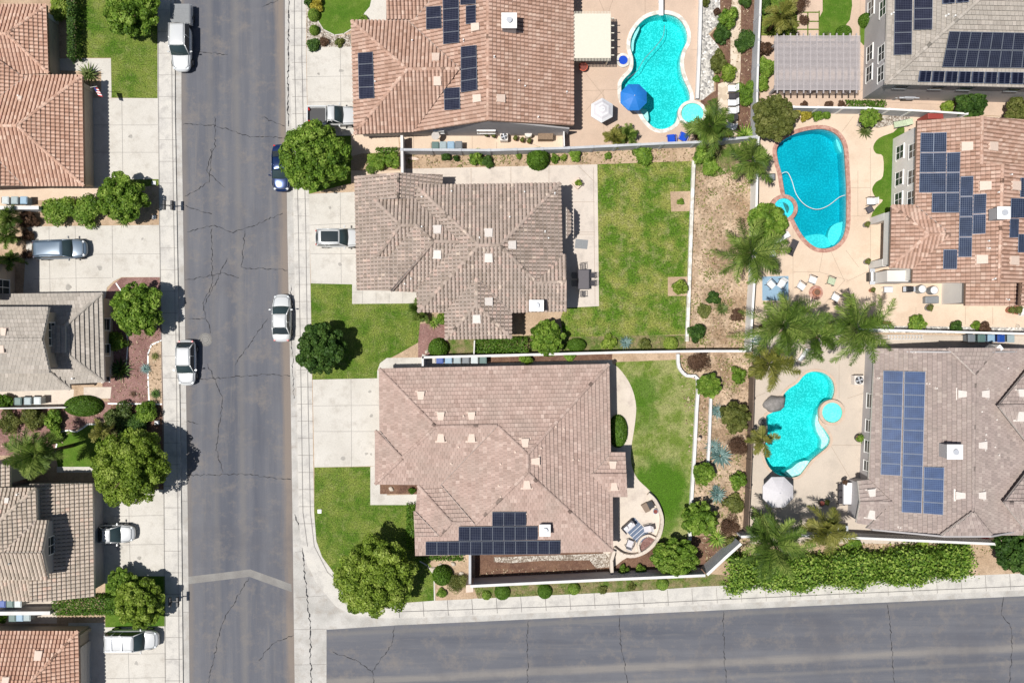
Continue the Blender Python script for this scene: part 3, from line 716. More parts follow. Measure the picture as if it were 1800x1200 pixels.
# ------------------------------------------------------------ vehicles (forward is +X, origin on the ground)
def patch(m, A, B, C, D, bulge, nu=6, nv=6, mi=0, axis=Vector((0, 0, 1))):
    A, B, C, D = map(Vector, (A, B, C, D)); g = []
    for j in range(nv+1):
        for i in range(nu+1):
            s, t = i/nu, j/nv; p = A.lerp(B, s).lerp(D.lerp(C, s), t) + axis*bulge*(1-(2*s-1)**2)*(1-.6*(2*t-1)**2); g.append(p)
    o = len(m.v); m.v += [tuple(q) for q in g]
    for j in range(nv):
        for i in range(nu): k = o+j*(nu+1)+i; m.f.append((k, k+1, k+nu+2, k+nu+1)); m.m.append(mi); m.r.append(0.)
def car(name, label, loc, heading, L_=4.8, W_=1.82, Ht=1.45, kind='sedan', paint='pwhite', roofm=None, bed=None, rack=False, sunroof=False):
    t = thing(name, label, {'sedan': 'car', 'hatch': 'car', 'suv': 'SUV', 'pickup': 'pickup truck'}[kind], loc, heading)
    hw = W_/2; hl = L_/2; zb = .28; tall = kind in ('suv', 'pickup')
    hood = .98 if tall else .84; belt = 1.08 if tall else .93
    deck = {'sedan': .98, 'hatch': 1.0, 'suv': 1.1, 'pickup': 1.12}[kind]
    xf = hl-(1.25 if kind != 'pickup' else 1.5)
    xb = {'sedan': -hl+.75, 'hatch': -hl+.28, 'suv': -hl+.2, 'pickup': -hl+2.05}[kind]
    st = [(hl+.06, .34, hood-.30), (hl-.02, .60, hood-.20), (hl-.22, .80, hood-.10), (hl-.65, .94, hood-.02), (xf+.1, .985, hood+.06), (0, 1., belt), (-hl+.9, .99, belt+.02), (-hl+.45, .93, deck-.02), (-hl+.16, .80, deck-.08), (-hl-.03, .56, deck-.26)]
    rs = []
    for x, k, zt in st:
        ww = hw*k; zl = zb+.02 if abs(x) < hl-.3 else zb+.12; rs.append([(x, -ww*.96, zl), (x, -ww, (zl+zt)/2), (x, -ww*.985, zt-.12), (x, -ww*.86, zt-.01), (x, -ww*.45, zt+.03), (x, 0, zt+.04), (x, ww*.45, zt+.03), (x, ww*.86, zt-.01), (x, ww*.985, zt-.12), (x, ww, (zl+zt)/2), (x, ww*.96, zl)])
    if kind == 'pickup':   # cab body and nose only; the bed is built apart
        rs = [r_ for r_, s_ in zip(rs, st) if s_[0] >= 0] + [[(xb-.05, a[1], a[2]) for a in rs[5]]]
    m = MB(); n = 11
    for r_ in rs: m.v += r_
    for i in range(len(rs)-1):
        for k in range(n-1): a = i*n+k; m.f.append((a, a+1, a+n+1, a+n)); m.m.append(0); m.r.append(0.)
        m.f.append((i*n+n-1, i*n, i*n+n, i*n+2*n-1)); m.m.append(0); m.r.append(0.)
    m.f.append(tuple(range(n-1, -1, -1))); m.m.append(0); m.r.append(0.); m.f.append(tuple(range(len(m.v)-n, len(m.v)))); m.m.append(0); m.r.append(0.)
    body = m.build('body', M[paint], t, smooth=True, sub=2)
    # shut lines of the hood
    m = MB(); m.tube([(xf-.02, -hw*.80, hood+.055), (hl-.45, -hw*.74, hood+.01), (hl-.25, -hw*.5, hood-.03), (hl-.22, 0, hood-.0), (hl-.25, hw*.5, hood-.03), (hl-.45, hw*.74, hood+.01), (xf-.02, hw*.80, hood+.055)], .02, 4); m.build('hood_seam', M['grey'], body)
    zr = Ht; bw = hw*.88; rw = hw*(.72 if not tall else .76); xrf = xf-(.78 if not tall else .70); xrb = xb + {'sedan': .72, 'hatch': .55, 'suv': .35, 'pickup': .28}[kind]; zg = belt-.02; zf = hood+.06
    m = MB(); patch(m, (xf, -bw, zf), (xf, bw, zf), (xrf, rw, zr-.03), (xrf, -rw, zr-.03), .24, axis=Vector((1, 0, .35))); m.build('windshield', M['glass_blue'], t, smooth=True)
    m = MB(); patch(m, (xb, bw*.96, zg+.02), (xb, -bw*.96, zg+.02), (xrb, -rw, zr-.03), (xrb, rw, zr-.03), .15, axis=Vector((-1, 0, .35))); m.build('rear_window', M['glass'], t, smooth=True)
    for sd in (-1, 1):
        m = MB(); A, B, C, D = (xb+.02, sd*bw, zg), (xf-.02, sd*bw, zg), (xrf, sd*rw, zr-.04), (xrb, sd*rw, zr-.04)
        patch(m, A, B, C, D, .03, axis=Vector((0, sd, .3))); m.build('side_window', M['glass'], t, smooth=True)
    m = MB(); patch(m, (xrb-.10, -rw*.9, zr-.05), (xrf+.07, -rw*.95, zr-.04), (xrf+.07, rw*.95, zr-.04), (xrb-.10, rw*.9, zr-.05), .09, 8, 8)
    for k in range(4): pass
    ro = m.build('roof', M[roofm or paint], t, smooth=True); md = ro.modifiers.new('t', 'SOLIDIFY'); md.thickness = .04; md.offset = -1
    if sunroof: m = MB(); patch(m, (xrb+.25, -rw*.72, zr+.012), (xrf-.1, -rw*.72, zr+.012), (xrf-.1, rw*.72, zr+.012), (xrb+.25, rw*.72, zr+.012), .055, 8, 8); m.build('sunroof', M['glass'], ro, smooth=True)
    m = MB()
    for sd in (-1, 1):
        m.tube([(xf, sd*bw, zf-.02), (xrf+.03, sd*(rw+.01), zr-.02)], .045, 6); m.tube([(xb, sd*bw*.97, zg), (xrb-.03, sd*(rw+.01), zr-.02)], .06 if kind != 'pickup' else .05, 6)
        m.tube([(xrf+.03, sd*(rw+.01), zr-.025), (xrb-.03, sd*(rw+.01), zr-.025)], .04, 6)
        xm = (xf+xb)/2-.15; m.tube([(xm, sd*bw*1.0, zg), (xm-.05, sd*(rw+.02), zr-.04)], .035, 6)
        if kind == 'suv': m.tube([(xb+1.0, sd*bw, zg), (xb+.95, sd*(rw+.02), zr-.04)], .04, 6)
    m.build('pillars', M[paint], t, smooth=True)
    if kind == 'pickup':
        x0, x1 = -hl+.04, xb-.08; m = MB(); zt = 1.12
        m.box((x0+x1)/2, 0, zb+.2, x1-x0, W_*.9, .3)
        for sd in (-1, 1): m.box((x0+x1)/2, sd*(hw-.09), zb+.1, x1-x0, .16, zt-zb-.1)
        m.box(x0+.05, 0, zb+.25, .09, W_*.98-.3, zt-zb-.27); m.box(x1-.04, 0, zb+.25, .07, W_-.36, zt-zb-.27)
        b = m.build('truck_bed', M[paint], t, bevel=.03)
        m = MB(); m.box((x0+x1)/2, 0, zb+.502, x1-x0-.2, W_-.38, .02); m.build('bed_liner', M['dark'] if bed != 'cover' else M['grey'], b)
        if bed == 'cover':
            m = MB(); m.box((x0+x1)/2, 0, zt+.01, x1-x0-.03, W_*.93, .05)
            for k in range(1, 4): m.box(x0+(x1-x0)*k/4, 0, zt+.06, .03, W_*.9, .012)
            m.build('bed_cover', M['grey'], t, bevel=.02)
        m = MB(); m.box(-hl-.04, 0, .45, .16, W_*.92, .2); m.build('bumper', M['alu'], t, bevel=.03)
    for sx in (hl-.92, -hl+(.95 if kind != 'pickup' else 1.2)):
        for sd in (-1, 1):
            m = MB(); R0 = .34 if not tall else .39; y = sd*(hw-.13)
            ring = [(sx+R0*math.cos(a), R0+R0*math.sin(a)) for a in [2*math.pi*k/20 for k in range(20)]]
            i = len(m.v); m.v += [(a, y-.115, b) for a, b in ring]+[(a, y+.115, b) for a, b in ring]
            for k in range(20): l = (k+1) % 20; m.f.append((i+k, i+l, i+20+l, i+20+k)); m.m.append(0); m.r.append(0.)
            m.f.append(tuple(range(i, i+20))); m.f.append(tuple(range(i+39, i+19, -1))); m.m += [0, 0]; m.r += [0., 0.]
            o = m.build('wheel', M['tyre'], t, bevel=.02)
            m = MB(); m.v = [(sx+R0*.6*math.cos(a), y+sd*.12, R0+R0*.6*math.sin(a)) for a in [2*math.pi*k/16 for k in range(16)]]; m.f = [tuple(range(16))]; m.m = [0]; m.r = [0.]; m.build('rim', M['rim'], o)
    for sd in (-1, 1):
        m = MB(); m.box(xf-.28, sd*(hw+.12), zg+.0, .13, .22, .15); m.box(xf-.24, sd*(hw-.0), zg-.0, .07, .12, .06); m.build('mirror', M[paint] if paint != 'psilver' else M['grey'], t, bevel=.03)
        m = MB(); m.box(hl-.27, sd*hw*.60, hood-.24, .22, hw*.36, .15, 0, -sd*.55); m.build('headlight', M['lamp'], t, bevel=.04)
        m = MB(); m.box(-hl+.19, sd*hw*.64, deck-.27, .16, hw*.3, .18, 0, sd*.55); m.build('taillight', M['red'], t, bevel=.03)
    if rack:
        m = MB()
        for sd in (-1, 1): m.box((xrb+xrf)/2, sd*rw*.9, zr+.03, (xrf-xrb)*.95, .05, .06)
        for k in (.25, .62): m.box(xrb+(xrf-xrb)*k, 0, zr+.09, .07, rw*1.8, .04)
        m.build('roof_rack', M['alu'], t)
    return t
# ------------------------------------------------------------ garden furniture
def armchair(seatc, framec, w_=.62, name='garden_chair'):
    def b():
        t = thing(name, '', 'chair')
        m = MB(); m.box(.02, 0, .36, w_*.92, w_*.82, .11); m.build('seat', M[seatc], t, bevel=.03)
        m = MB(); m.poly([(-w_*.42, -w_*.4, .45), (-w_*.42, w_*.4, .45), (-w_*.62, w_*.4, .95), (-w_*.62, -w_*.4, .95)]); m.poly([(-w_*.52, -w_*.4, .45), (-w_*.70, -w_*.4, .97), (-w_*.70, w_*.4, .97), (-w_*.52, w_*.4, .45)]); m.poly([(-w_*.62, -w_*.4, .95), (-w_*.62, w_*.4, .95), (-w_*.70, w_*.4, .97), (-w_*.70, -w_*.4, .97)]); m.build('backrest', M[seatc], t)
        for sd in (-1, 1):
            m = MB(); m.box(-.04, sd*w_*.5, .60, w_*.95, .06, .05); m.build('armrest', M[framec], t, bevel=.01)
            for sx in (-1, 1): m = MB(); m.box(sx*w_*.42-.02, sd*w_*.5, 0, .045, .045, .6); m.build('leg', M[framec], t)
        return t
    return b
def slatchair():
    t = thing('patio_chair', '', 'chair'); m = MB()
    for k in range(6): m.box(-.22+k*.09, 0, .40, .05, .46, .03)
    m.build('seat', M['darkmetal'], t); m = MB()
    for k in range(6): m.tube([(-.27, -.2+k*.08, .43), (-.38, -.2+k*.08, .9)], .012, 4)
    m.tube([(-.38, -.24, .9), (-.38, .24, .9)], .025, 5); m.build('backrest', M['darkmetal'], t)
    for sd in (-1, 1):
        m = MB(); m.tube([(-.33, sd*.26, .65), (.24, sd*.26, .65)], .025, 5); m.build('armrest', M['darkmetal'], t)
        for sx in (-.28, .24): m = MB(); m.tube([(sx, sd*.26, 0), (sx, sd*.26, .65)], .02, 5); m.build('leg', M['darkmetal'], t)
    return t
M['darkmetal'] = plain('dark_metal', (.06, .055, .065), .45, .2); M['mesh'] = plain('dark_mesh_top', (.11, .10, .11), .5, .2)
M['cush_w'] = plain('white_cushion', (.70, .70, .70), .9); M['cush_g'] = plain('green_leaf_cushion', (.52, .60, .42), .9, var=.5, sc_=20); M['cush_dark'] = plain('charcoal_cushion', (.055, .05, .055), .9)
M['blue'] = plain('bright_blue_fabric', (.01, .17, .55), .6); M['chairblue'] = plain('blue_plastic', (.01, .07, .52), .35); M['canvas'] = plain('white_canvas', (.72, .71, .72), .8, var=.05); M['canvas_g'] = plain('pale_grey_canvas', (.58, .56, .58), .8, var=.08)
M['taupe_f'] = plain('taupe_wicker', (.26, .19, .14), .8, var=.3, sc_=30)
M['redm'] = plain('red_metal', (.30, .05, .04), .5); M['orange'] = plain('orange_red_plastic', (.62, .12, .06), .5)
M['terracotta'] = plain('terracotta_pot', (.42, .17, .10), .8); M['binblue'] = plain('blue_bin_plastic', (.01, .06, .30), .45); M['binlb'] = plain('light_blue_bin_plastic', (.25, .38, .50), .5); M['bingreen'] = plain('green_bin_plastic', (.09, .16, .15), .5); M['bingrey'] = plain('slate_bin_plastic', (.30, .37, .39), .5); M['bindk'] = plain('dark_bin_plastic', (.16, .18, .20), .5); M['binw'] = plain('pale_bin_plastic', (.50, .55, .56), .5)
def bin_(mat):
    def b():
        t = thing('wheelie_bin', '', 'bin'); m = MB(); m.box(0, 0, .1, .62, .68, .85, 0, 0, 1); m.build('body', M[mat], t, bevel=.04)
        m = MB(); m.box(.02, 0, .96, .72, .76, .06); m.box(.03, 0, 1.02, .56, .6, .05); m.build('lid', M[mat], t, bevel=.03)
        m = MB(); m.tube([(-.40, -.28, .98), (-.40, .28, .98)], .025, 6); m.build('handle', M['dark'], t)
        for s in (-1, 1): m = MB(); m.box(-.30, s*.33, 0, .24, .05, .24); m.build('wheel', M['tyre'], t, bevel=.05)
        return t
    return b
def bins(x0, y0, x1, y1, items, where, rz=0, h=1.0):
    n = len(items)
    for i, (mt, nm) in enumerate(items):
        x = x0+(x1-x0)*i/max(1, n-1); y = y0+(y1-y0)*i/max(1, n-1); p = P(x, y, 1.1); p.z = Z0+.03
        inst('bin'+mt, bin_(mt), nm+' '+where, 'bin', p, rz, 'wheelie bins beside the houses')
def ac_unit(label, x, y, zb=Z0, s=.95):
    p = P(x, y, zb+.9); t = thing('air_conditioner', label, 'air conditioner', (p.x, p.y, zb)); m = MB(); m.box(0, 0, 0, s, s, .85); m.build('housing', M['vent_w'], t, bevel=.04)
    m = MB(); m.cyl(0, 0, .852, s*.42, .015, 24); m.build('fan_well', M['dark'], t); m = MB()
    for k in range(4): a = k*1.57; m.poly([(0, 0, .885), (math.cos(a)*s*.38, math.sin(a)*s*.38, .90), (math.cos(a+.7)*s*.38, math.sin(a+.7)*s*.38, .88)])
    m.cyl(0, 0, .868, .09, .03, 12); m.build('fan', M['alu'], t)
    m = MB()
    for r_ in (.16, .28, .4): m.tube([(math.cos(a)*s*r_, math.sin(a)*s*r_, .92) for a in [k*.2618 for k in range(25)]], .006, 4)
    m.build('grille', M['metal'], t); return t
def umbrella(label, x, y, r, mat, n=8, h=2.5, rz=0, stripe=None, tilt=0):
    p = P(x, y, Z0+h-.15); rm = r/S*(H-h)/H; t = thing('parasol', label, 'parasol', (p.x, p.y, Z0), 0)
    m = MB(); ring = lambda k, z: [(k*rm*math.cos(rz+2*math.pi*i/n), k*rm*math.sin(rz+2*math.pi*i/n), z) for i in range(n)]
    ks = [0.0001, .22, .4, .58, .78, 1.]; R_ = [ring(k, h - .5*k*k*.8 - .12*k) for k in ks]
    for a in range(5):
        for i in range(n):
            j = (i+1) % n; mi = (1 if stripe and a in (1, 3) else 0); m.poly([R_[a][i], R_[a+1][i], R_[a+1][j], R_[a][j]], mi)
    lo = R_[-1]
    for i in range(n): j = (i+1) % n; m.poly([lo[i], (lo[i][0], lo[i][1], lo[i][2]-.12), (lo[j][0], lo[j][1], lo[j][2]-.12), lo[j]])
    o = m.build('canopy', [M[mat], M[stripe or mat]], t); o.rotation_euler = (tilt, 0, 0)
    m = MB(); m.cyl(0, 0, .06, .025, h, 8); m.build('pole', M['alu'], t); m = MB(); m.cyl(0, 0, 0, .28, .08, 18); m.build('base', M['dark'], t)
    m = MB()
    for i in range(n): m.tube([(0, 0, h-.05), tuple(.98*v if k < 2 else v-.02 for k, v in enumerate(lo[i]))], .01, 4)
    m.build('ribs', M['alu'], t); m = MB(); m.cyl(0, 0, h-.0, .05, .08, 8); m.build('finial', M['alu'], t); return t
def table(label, x, y, sx, sy, h, top, legm, rz=0, zb=Z0, name='patio_table', round_=False):
    p = P(x, y, zb+h); t = thing(name, label, 'table', (p.x, p.y, zb), rz); m = MB()
    if round_: m.cyl(0, 0, h-.05, sx/2, .05, 24)
    else: m.box(0, 0, h-.05, sx, sy, .05)
    m.build('tabletop', M[top], t, bevel=.015)
    if not round_:
        m = MB(); 
        for s in (-1, 1): m.box(s*(sx/2-.04), 0, h+.001, .07, sy, .012); m.box(0, s*(sy/2-.04), h+.001, sx-.16, .07, .012)
        m.build('rim', M[legm], t)
    for a in (-1, 1):
        for b in (-1, 1): m = MB(); m.box(a*sx*.4*(.8 if round_ else 1), b*sy*.4*(.8 if round_ else 1), 0, .06, .06, h-.05); m.build('leg', M[legm], t)
    return t
def pot(label, x, y, r, h=.45, mat='terracotta', leaf='leaf', zb=Z0, seed=0, ph=.5, pr=1.2):
    p = P(x, y, zb+h); rm = r/S; t = thing('potted_plant', label, 'potted plant', (p.x, p.y, zb)); m = MB(); m.cyl(0, 0, 0, rm*.7, h, 18, 0, rm); m.build('pot', M[mat], t, bevel=.01)
    m = MB(); m.cyl(0, 0, h, rm*.86, .01, 16); m.build('soil', M['mulch'], t)
    me = crown_mesh('foliage', rm*pr, ph, 420, .09, seed, 9); me.materials.append(M[leaf]); o = bpy.data.objects.new('foliage', me); o.parent = t; o.location = (0, 0, h+ph*.1); col.objects.link(o); return t
def grill(label, x, y, rz=0, mat='metal', L_=1.4, zb=Z0):
    p = P(x, y, zb+1.0); t = thing('barbecue_grill', label, 'grill', (p.x, p.y, zb), rz); m = MB(); m.box(0, 0, .1, L_*.55, .55, .75); m.build('cabinet', M['dark'], t, bevel=.02)
    m = MB()
    for k in range(7): a, b = k*math.pi/7, (k+1)*math.pi/7; m.poly([(-L_*.27, -.28*math.cos(a), .86+.22*math.sin(a)), (L_*.27, -.28*math.cos(a), .86+.22*math.sin(a)), (L_*.27, -.28*math.cos(b), .86+.22*math.sin(b)), (-L_*.27, -.28*math.cos(b), .86+.22*math.sin(b))])
    for s in (-1, 1): m.poly([(s*L_*.27, -.28*math.cos(k*math.pi/7), .86+.22*math.sin(k*math.pi/7)) for k in range(8)])
    m.build('lid', M[mat], t)
    for s in (-1, 1): m = MB(); m.box(s*L_*.39, 0, .82, L_*.22, .5, .04); m.build('side_shelf', M['alu'], t, bevel=.01)
    m = MB(); m.tube([(-L_*.2, -.36, .93), (L_*.2, -.36, .93)], .018, 6); m.build('handle', M['alu'], t); return t
def lounger(seatc):
    def b():
        t = thing('sun_lounger', '', 'sun lounger'); m = MB(); m.box(.3, 0, .30, 1.2, .6, .07); m.build('seat', M[seatc], t, bevel=.02)
        m = MB(); m.poly([(-.3, -.3, .37), (-.3, .3, .37), (-.85, .3, .72), (-.85, -.3, .72)]); m.poly([(-.3, -.3, .31), (-.85, -.3, .66), (-.85, .3, .66), (-.3, .3, .31)]); m.poly([(-.85, -.3, .72), (-.85, .3, .72), (-.85, .3, .66), (-.85, -.3, .66)]); m.build('backrest', M[seatc], t)
        m = MB()
        for s in (-1, 1): m.box(.1, s*.33, .25, 1.6, .04, .05)
        m.build('frame', M['darkmetal'], t)
        for a in (-.6, .8):
            for s in (-1, 1): m = MB(); m.box(a, s*.33, 0, .05, .05, .25); m.build('leg', M['darkmetal'], t)
        return t
    return b
def seat(key, builder, label, x, y, rz, group=None, z=.5):
    p = P(x, y, z); p.z = Z0+.035; return inst(key, builder, label, 'chair' if 'loung' not in key else 'sun lounger', p, R(rz), group)
def slab(name, label, cat, px, h, mat, zb=Z0, group=None, bevel=.01):
    q = [P(x, y, zb+h) for x, y in px]; b = q[0].copy(); b.z = zb
    o = MB(); o.prism([(p.x-b.x, p.y-b.y) for p in q], 0, h, 0, True, True); r_ = o.build(name, M[mat], None, bevel=bevel); r_.location = b; return tag(r_, label, cat, group)
def spa(label, x, y, r, rx, water, plaster, coping, cop_w):
    """a raised round spa standing on the deck"""
    hgt = .42; c = P(x, y, Z0+hgt); t = thing('hot_tub', label, 'hot tub', (c.x, c.y, Z0)); R0 = r/S; n = 28
    def ring(k, z): return [(k*math.cos(2*math.pi*i/n), k*math.sin(2*math.pi*i/n)*rx, z) for i in range(n)]
    def band(m, A, B):
        for i in range(n): j = (i+1) % n; m.poly([A[i], A[j], B[j], B[i]])
    m = MB(); band(m, ring(R0, .38), ring(R0*.97, .13)); band(m, ring(R0*.97, .13), ring(R0*.62, .13)); band(m, ring(R0*.62, .13), ring(R0*.6, .03)); m.poly(ring(R0*.6, .03)); m.build('basin', M[plaster], t)
    m = MB(); m.poly(ring(R0, hgt-.05)); m.build('water', M[water], t)
    m = MB(); band(m, ring(R0-.03, hgt), ring(R0+cop_w, hgt)); band(m, ring(R0+cop_w, hgt), ring(R0+cop_w, 0)); band(m, ring(R0-.03, hgt-.1), ring(R0-.03, hgt)); m.build('coping', M[coping], t); return t
def pool(name, label, loop, deep, water, plaster, coping, cop_w, tilt=None, lvl=-.06, smooth=4, steps=()):
    """basin sunk in the deck; loop = water's edge in photo pixels"""
    L2 = smooth_loop(loop, smooth) if smooth else loop
    W = [P(x, y, Z0+lvl) for x, y in L2]; c = sum(W, Vector())/len(W); t = thing(name, label, 'swimming pool' if 'pool' in name else 'hot tub', (c.x, c.y, Z0))
    n = len(W); m = MB(); fl = offset_poly([(p.x, p.y) for p in W], -.12); flat, tri = tess([fl])
    zf = Z0-deep
    for i in range(n):
        j = (i+1) % n; m.poly([(W[i].x, W[i].y, Z0+.02), (W[j].x, W[j].y, Z0+.02), (fl[j].x, fl[j].y, zf), (fl[i].x, fl[i].y, zf)])
    for a in tri: m.poly([(flat[k].x, flat[k].y, zf) for k in a])
    m.build('basin', M[plaster], t, local=False)
    flat, tri = tess([offset_poly([(p.x, p.y) for p in W], .0)]); m = MB()
    for a in tri:
        q = [flat[k] for k in a]
        if (q[1]-q[0]).cross(q[2]-q[0]) < 0: q = q[::-1]
        m.poly([(v.x, v.y, Z0+lvl) for v in q]); m.poly([(v.x, v.y, zf-.02) for v in q[::-1]])
    for i in range(n): j = (i+1) % n; m.poly([(W[i].x, W[i].y, Z0+lvl), (W[j].x, W[j].y, Z0+lvl), (W[j].x, W[j].y, zf-.02), (W[i].x, W[i].y, zf-.02)])
    m.build('water', M[water], t, local=False)
    oc = offset_poly([(p.x, p.y) for p in W], cop_w); ic = offset_poly([(p.x, p.y) for p in W], -.04); m = MB(); zt = Z0+.075
    for i in range(n):
        j = (i+1) % n; a, b, c_, d = oc[i], oc[j], ic[j], ic[i]
        m.poly([(a.x, a.y, zt), (b.x, b.y, zt), (c_.x, c_.y, zt), (d.x, d.y, zt)]); m.poly([(d.x, d.y, zt), (c_.x, c_.y, zt), (c_.x, c_.y, zt-.1), (d.x, d.y, zt-.1)]); m.poly([(a.x, a.y, zt), (a.x, a.y, zt-.08), (b.x, b.y, zt-.08), (b.x, b.y, zt)])
    m.build('coping', M[coping], t, local=False)
    for k, (sl_, z) in enumerate(steps):
        S2 = smooth_loop(sl_, 4); q = [P(x, y, z) for x, y in S2]; m = MB(); flat, tri = tess([q])
        for a in tri: m.poly([(flat[i].x, flat[i].y, z) for i in a])
        for i in range(len(q)): j = (i+1) % len(q); m.poly([(q[i].x, q[i].y, z), (q[j].x, q[j].y, z), (q[j].x, q[j].y, zf), (q[i].x, q[i].y, zf)])
        m.build('step', M['pl_pale'], t, local=False)
    return t
def plaster(name, a, b_, scale=7, amt=1.):
    m, t, b, N, L = newmat(name); b.inputs['Roughness'].default_value = .7; co = coords(N, L)
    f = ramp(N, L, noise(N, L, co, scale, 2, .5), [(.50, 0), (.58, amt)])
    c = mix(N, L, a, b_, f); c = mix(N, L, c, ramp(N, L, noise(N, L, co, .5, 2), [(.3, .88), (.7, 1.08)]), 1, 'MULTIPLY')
    L.new(c, b.inputs['Base Color']); return m
M['pl_aqua'] = plaster('aqua_sparkle_plaster', (.30, .66, .64), (.95, .97, .95), 8); M['pl_blue'] = plaster('blue_plaster', (.22, .50, .56), (.42, .66, .70), 6); M['pl_pale'] = plaster('pale_aqua_plaster', (.62, .78, .75), (.88, .92, .88), 6)  # aqua: white flecks paint the water's sparkle into the basin colour
M['w_aqua'] = poolwater('aqua_water', (1.2, .125, .11)); M['w_blue'] = poolwater('blue_water', (1.5, .17, .11), 2.2, .25); M['w_bluet'] = watermat('blue_tub_water', (.25, .82, .92), 2.2, .2); M['w_pale'] = watermat('shallow_water', (.42, .93, .90))
M['cop_stone'] = gravel('pale_stone_coping', [(0, (.50, .47, .41)), (.5, (.66, .63, .57)), (1, (.80, .78, .72))], 2.6, .5); M['cop_brick'] = gravel('brick_coping', [(0, (.34, .17, .13)), (.5, (.42, .23, .18)), (1, (.50, .31, .25))], 4.5, .5); M['cop_tan'] = ground('tan_coping', (.58, .45, .35), (.52, .40, .31), 2, 10, .1)
# ============================================================ THE PLACE
POOLE = [(1165,25),(1190,31),(1205,50),(1208,72),(1199,92),(1196,112),(1200,135),(1211,160),(1212,178),(1197,187),(1192,203),(1186,218),(1168,228),(1150,226),(1135,213),(1124,196),(1112,190),(1094,178),(1091,152),(1096,140),(1110,124),(1112,105),(1107,85),(1109,66),(1120,46),(1138,31)]
SPAE = [(1217+21*math.cos(a), 199+18*math.sin(a)) for a in [k*.3927 for k in range(16)]]
WADE = [(1096+8*math.cos(a), 107+8*math.sin(a)) for a in [k*.524 for k in range(12)]]
POOLI = [(1364,262),(1374,248),(1395,236),(1420,229),(1445,227),(1465,233),(1478,246),(1484,265),(1486,295),(1488,330),(1488,365),(1487,398),(1480,420),(1465,434),(1447,438),(1430,434),(1412,418),(1399,397),(1388,372),(1380,350),(1376,330),(1372,305),(1366,283)]
SPAI = [(1377+18*math.cos(a), 366+18*math.sin(a)) for a in [k*.3927 for k in range(16)]]
POOLJ = [(1434,652),(1450,656),(1463,668),(1467,685),(1462,702),(1449,713),(1440,725),(1440,742),(1451,756),(1459,770),(1455,784),(1440,797),(1425,810),(1414,825),(1404,836),(1388,839),(1365,833),(1350,820),(1342,800),(1344,780),(1348,760),(1346,742),(1346,730),(1360,722),(1375,712),(1374,697),(1385,683),(1400,673),(1410,661),(1420,654)]
SPAJ = [(1468+18*math.cos(a), 725+18*math.sin(a)) for a in [k*.3927 for k in range(16)]]
HOLES = [smooth_loop(q, 4) for q in (POOLE, POOLI, POOLJ)]
hI, hJ = HOLES[1:2], HOLES[2:]
# ---- ground, road, kerbs
sheet('terrain', [(-9000,-9000),(9000,-9000),(9000,9000),(-9000,9000)], -.06, M['terrain'], HOLES)
sheet('road', [(316,-900),(505,-900),(505,100),(510,500),(516,1000),(519,1200),(522,2200),(340,2200),(331,1200),(328,850),(324,560),(319,300),(317,100)], 0, M['road_v'])
sheet('side_road', [(574,1106),(700,1098),(840,1092),(1090,1080),(1450,1063),(1800,1047),(2900,997),(2900,1420),(575,1420)], 0, M['road_h'])
sheet('left_lot', [(-1200,-900),(304,-900),(307,200),(314,620),(318,900),(321,1200),(324,2200),(-1200,2200)], Z0, M['dirt'], th=.16)
CURVE = [(526,925),(530,955),(540,990),(556,1022),(575,1046),(592,1066),(620,1080),(660,1084),(700,1086)]
sheet('right_lot', [(510,-900),(510,100),(517,400),(522,700)]+CURVE+[(840,1081),(1090,1069),(1450,1052),(1800,1036),(2900,986),(2900,-900)], Z0, M['dirt'], HOLES, th=.16)
sheet('gutter', [(303,-900),(317,-900),(319,200),(322,400),(326,620),(330,900),(333,1200),(342,2200),(322,2200),(319,1200),(316,900),(312,620),(305,200)], .006, M['gutter'])
sheet('gutter', [(500,-900),(513,-900),(513,100),(520,400),(525,700)]+[(x+3, y-2) for x, y in CURVE]+[(840,1079),(1090,1067),(1450,1050),(1800,1034),(2900,984),(2900,997),(1800,1047),(1450,1063),(1090,1080),(840,1092),(700,1098),(574,1106),(574,1440),(519,1440),(518,1200),(514,900),(511,700),(505,400),(501,100)], .006, M['gutter'])
sheet('sidewalk', [(276,-900),(304.5,-900),(307.5,200),(314.5,620),(318.5,900),(321.5,1200),(324.5,2200),(296,2200),(290,1200),(287,800),(283,600),(280,400),(277,200)], Z0+.008, M['walk'], th=.1)
sheet('sidewalk', [(509.5,-900),(538,-900),(538,100),(544,400),(549,700),(552,900),(556,950),(566,978),(588,1008),(620,1034),(660,1052),(700,1060),(763,1055),(840,1051),(1090,1040),(1240,1030),(1450,1022),(1800,1007),(2900,958),(2900,986),(1800,1036.5),(1450,1052.5),(1090,1069.5),(840,1081.5)]+[(x-.4, y+.5) for x, y in CURVE[::-1]]+[(521.5,700),(516.5,400),(509.5,100)], Z0+.008, M['walk'], th=.1)
J = []
for y in range(-20, 1220, 38): J.append([(277+y*.011, y), (306+y*.012, y)])
for y in range(-10, 930, 30):
    J.append([(511+y*.016, y), (538+y*.015, y)])
for x in range(700, 1860, 43): J.append([(x, 1059-(x-700)*.047), (x+2, 1085-(x-700)*.045)])
J += [[(277,-40),(278,200),(280,400),(283,600),(287,800),(290,1200)], [(300,-40),(302,200),(305,400),(309,620),(312,900),(315,1240)], [(517,-40),(517,100),(524,400),(529,700),(532,900),(540,960)], [(530,-30),(530,100),(537,400),(541,700),(545,900),(552,960),(575,1005),(612,1040)], [(700,1075),(1090,1062),(1450,1045),(1860,1027)]]
lines('sidewalk_joints', J, .035, Z0+.012, M['joint'])
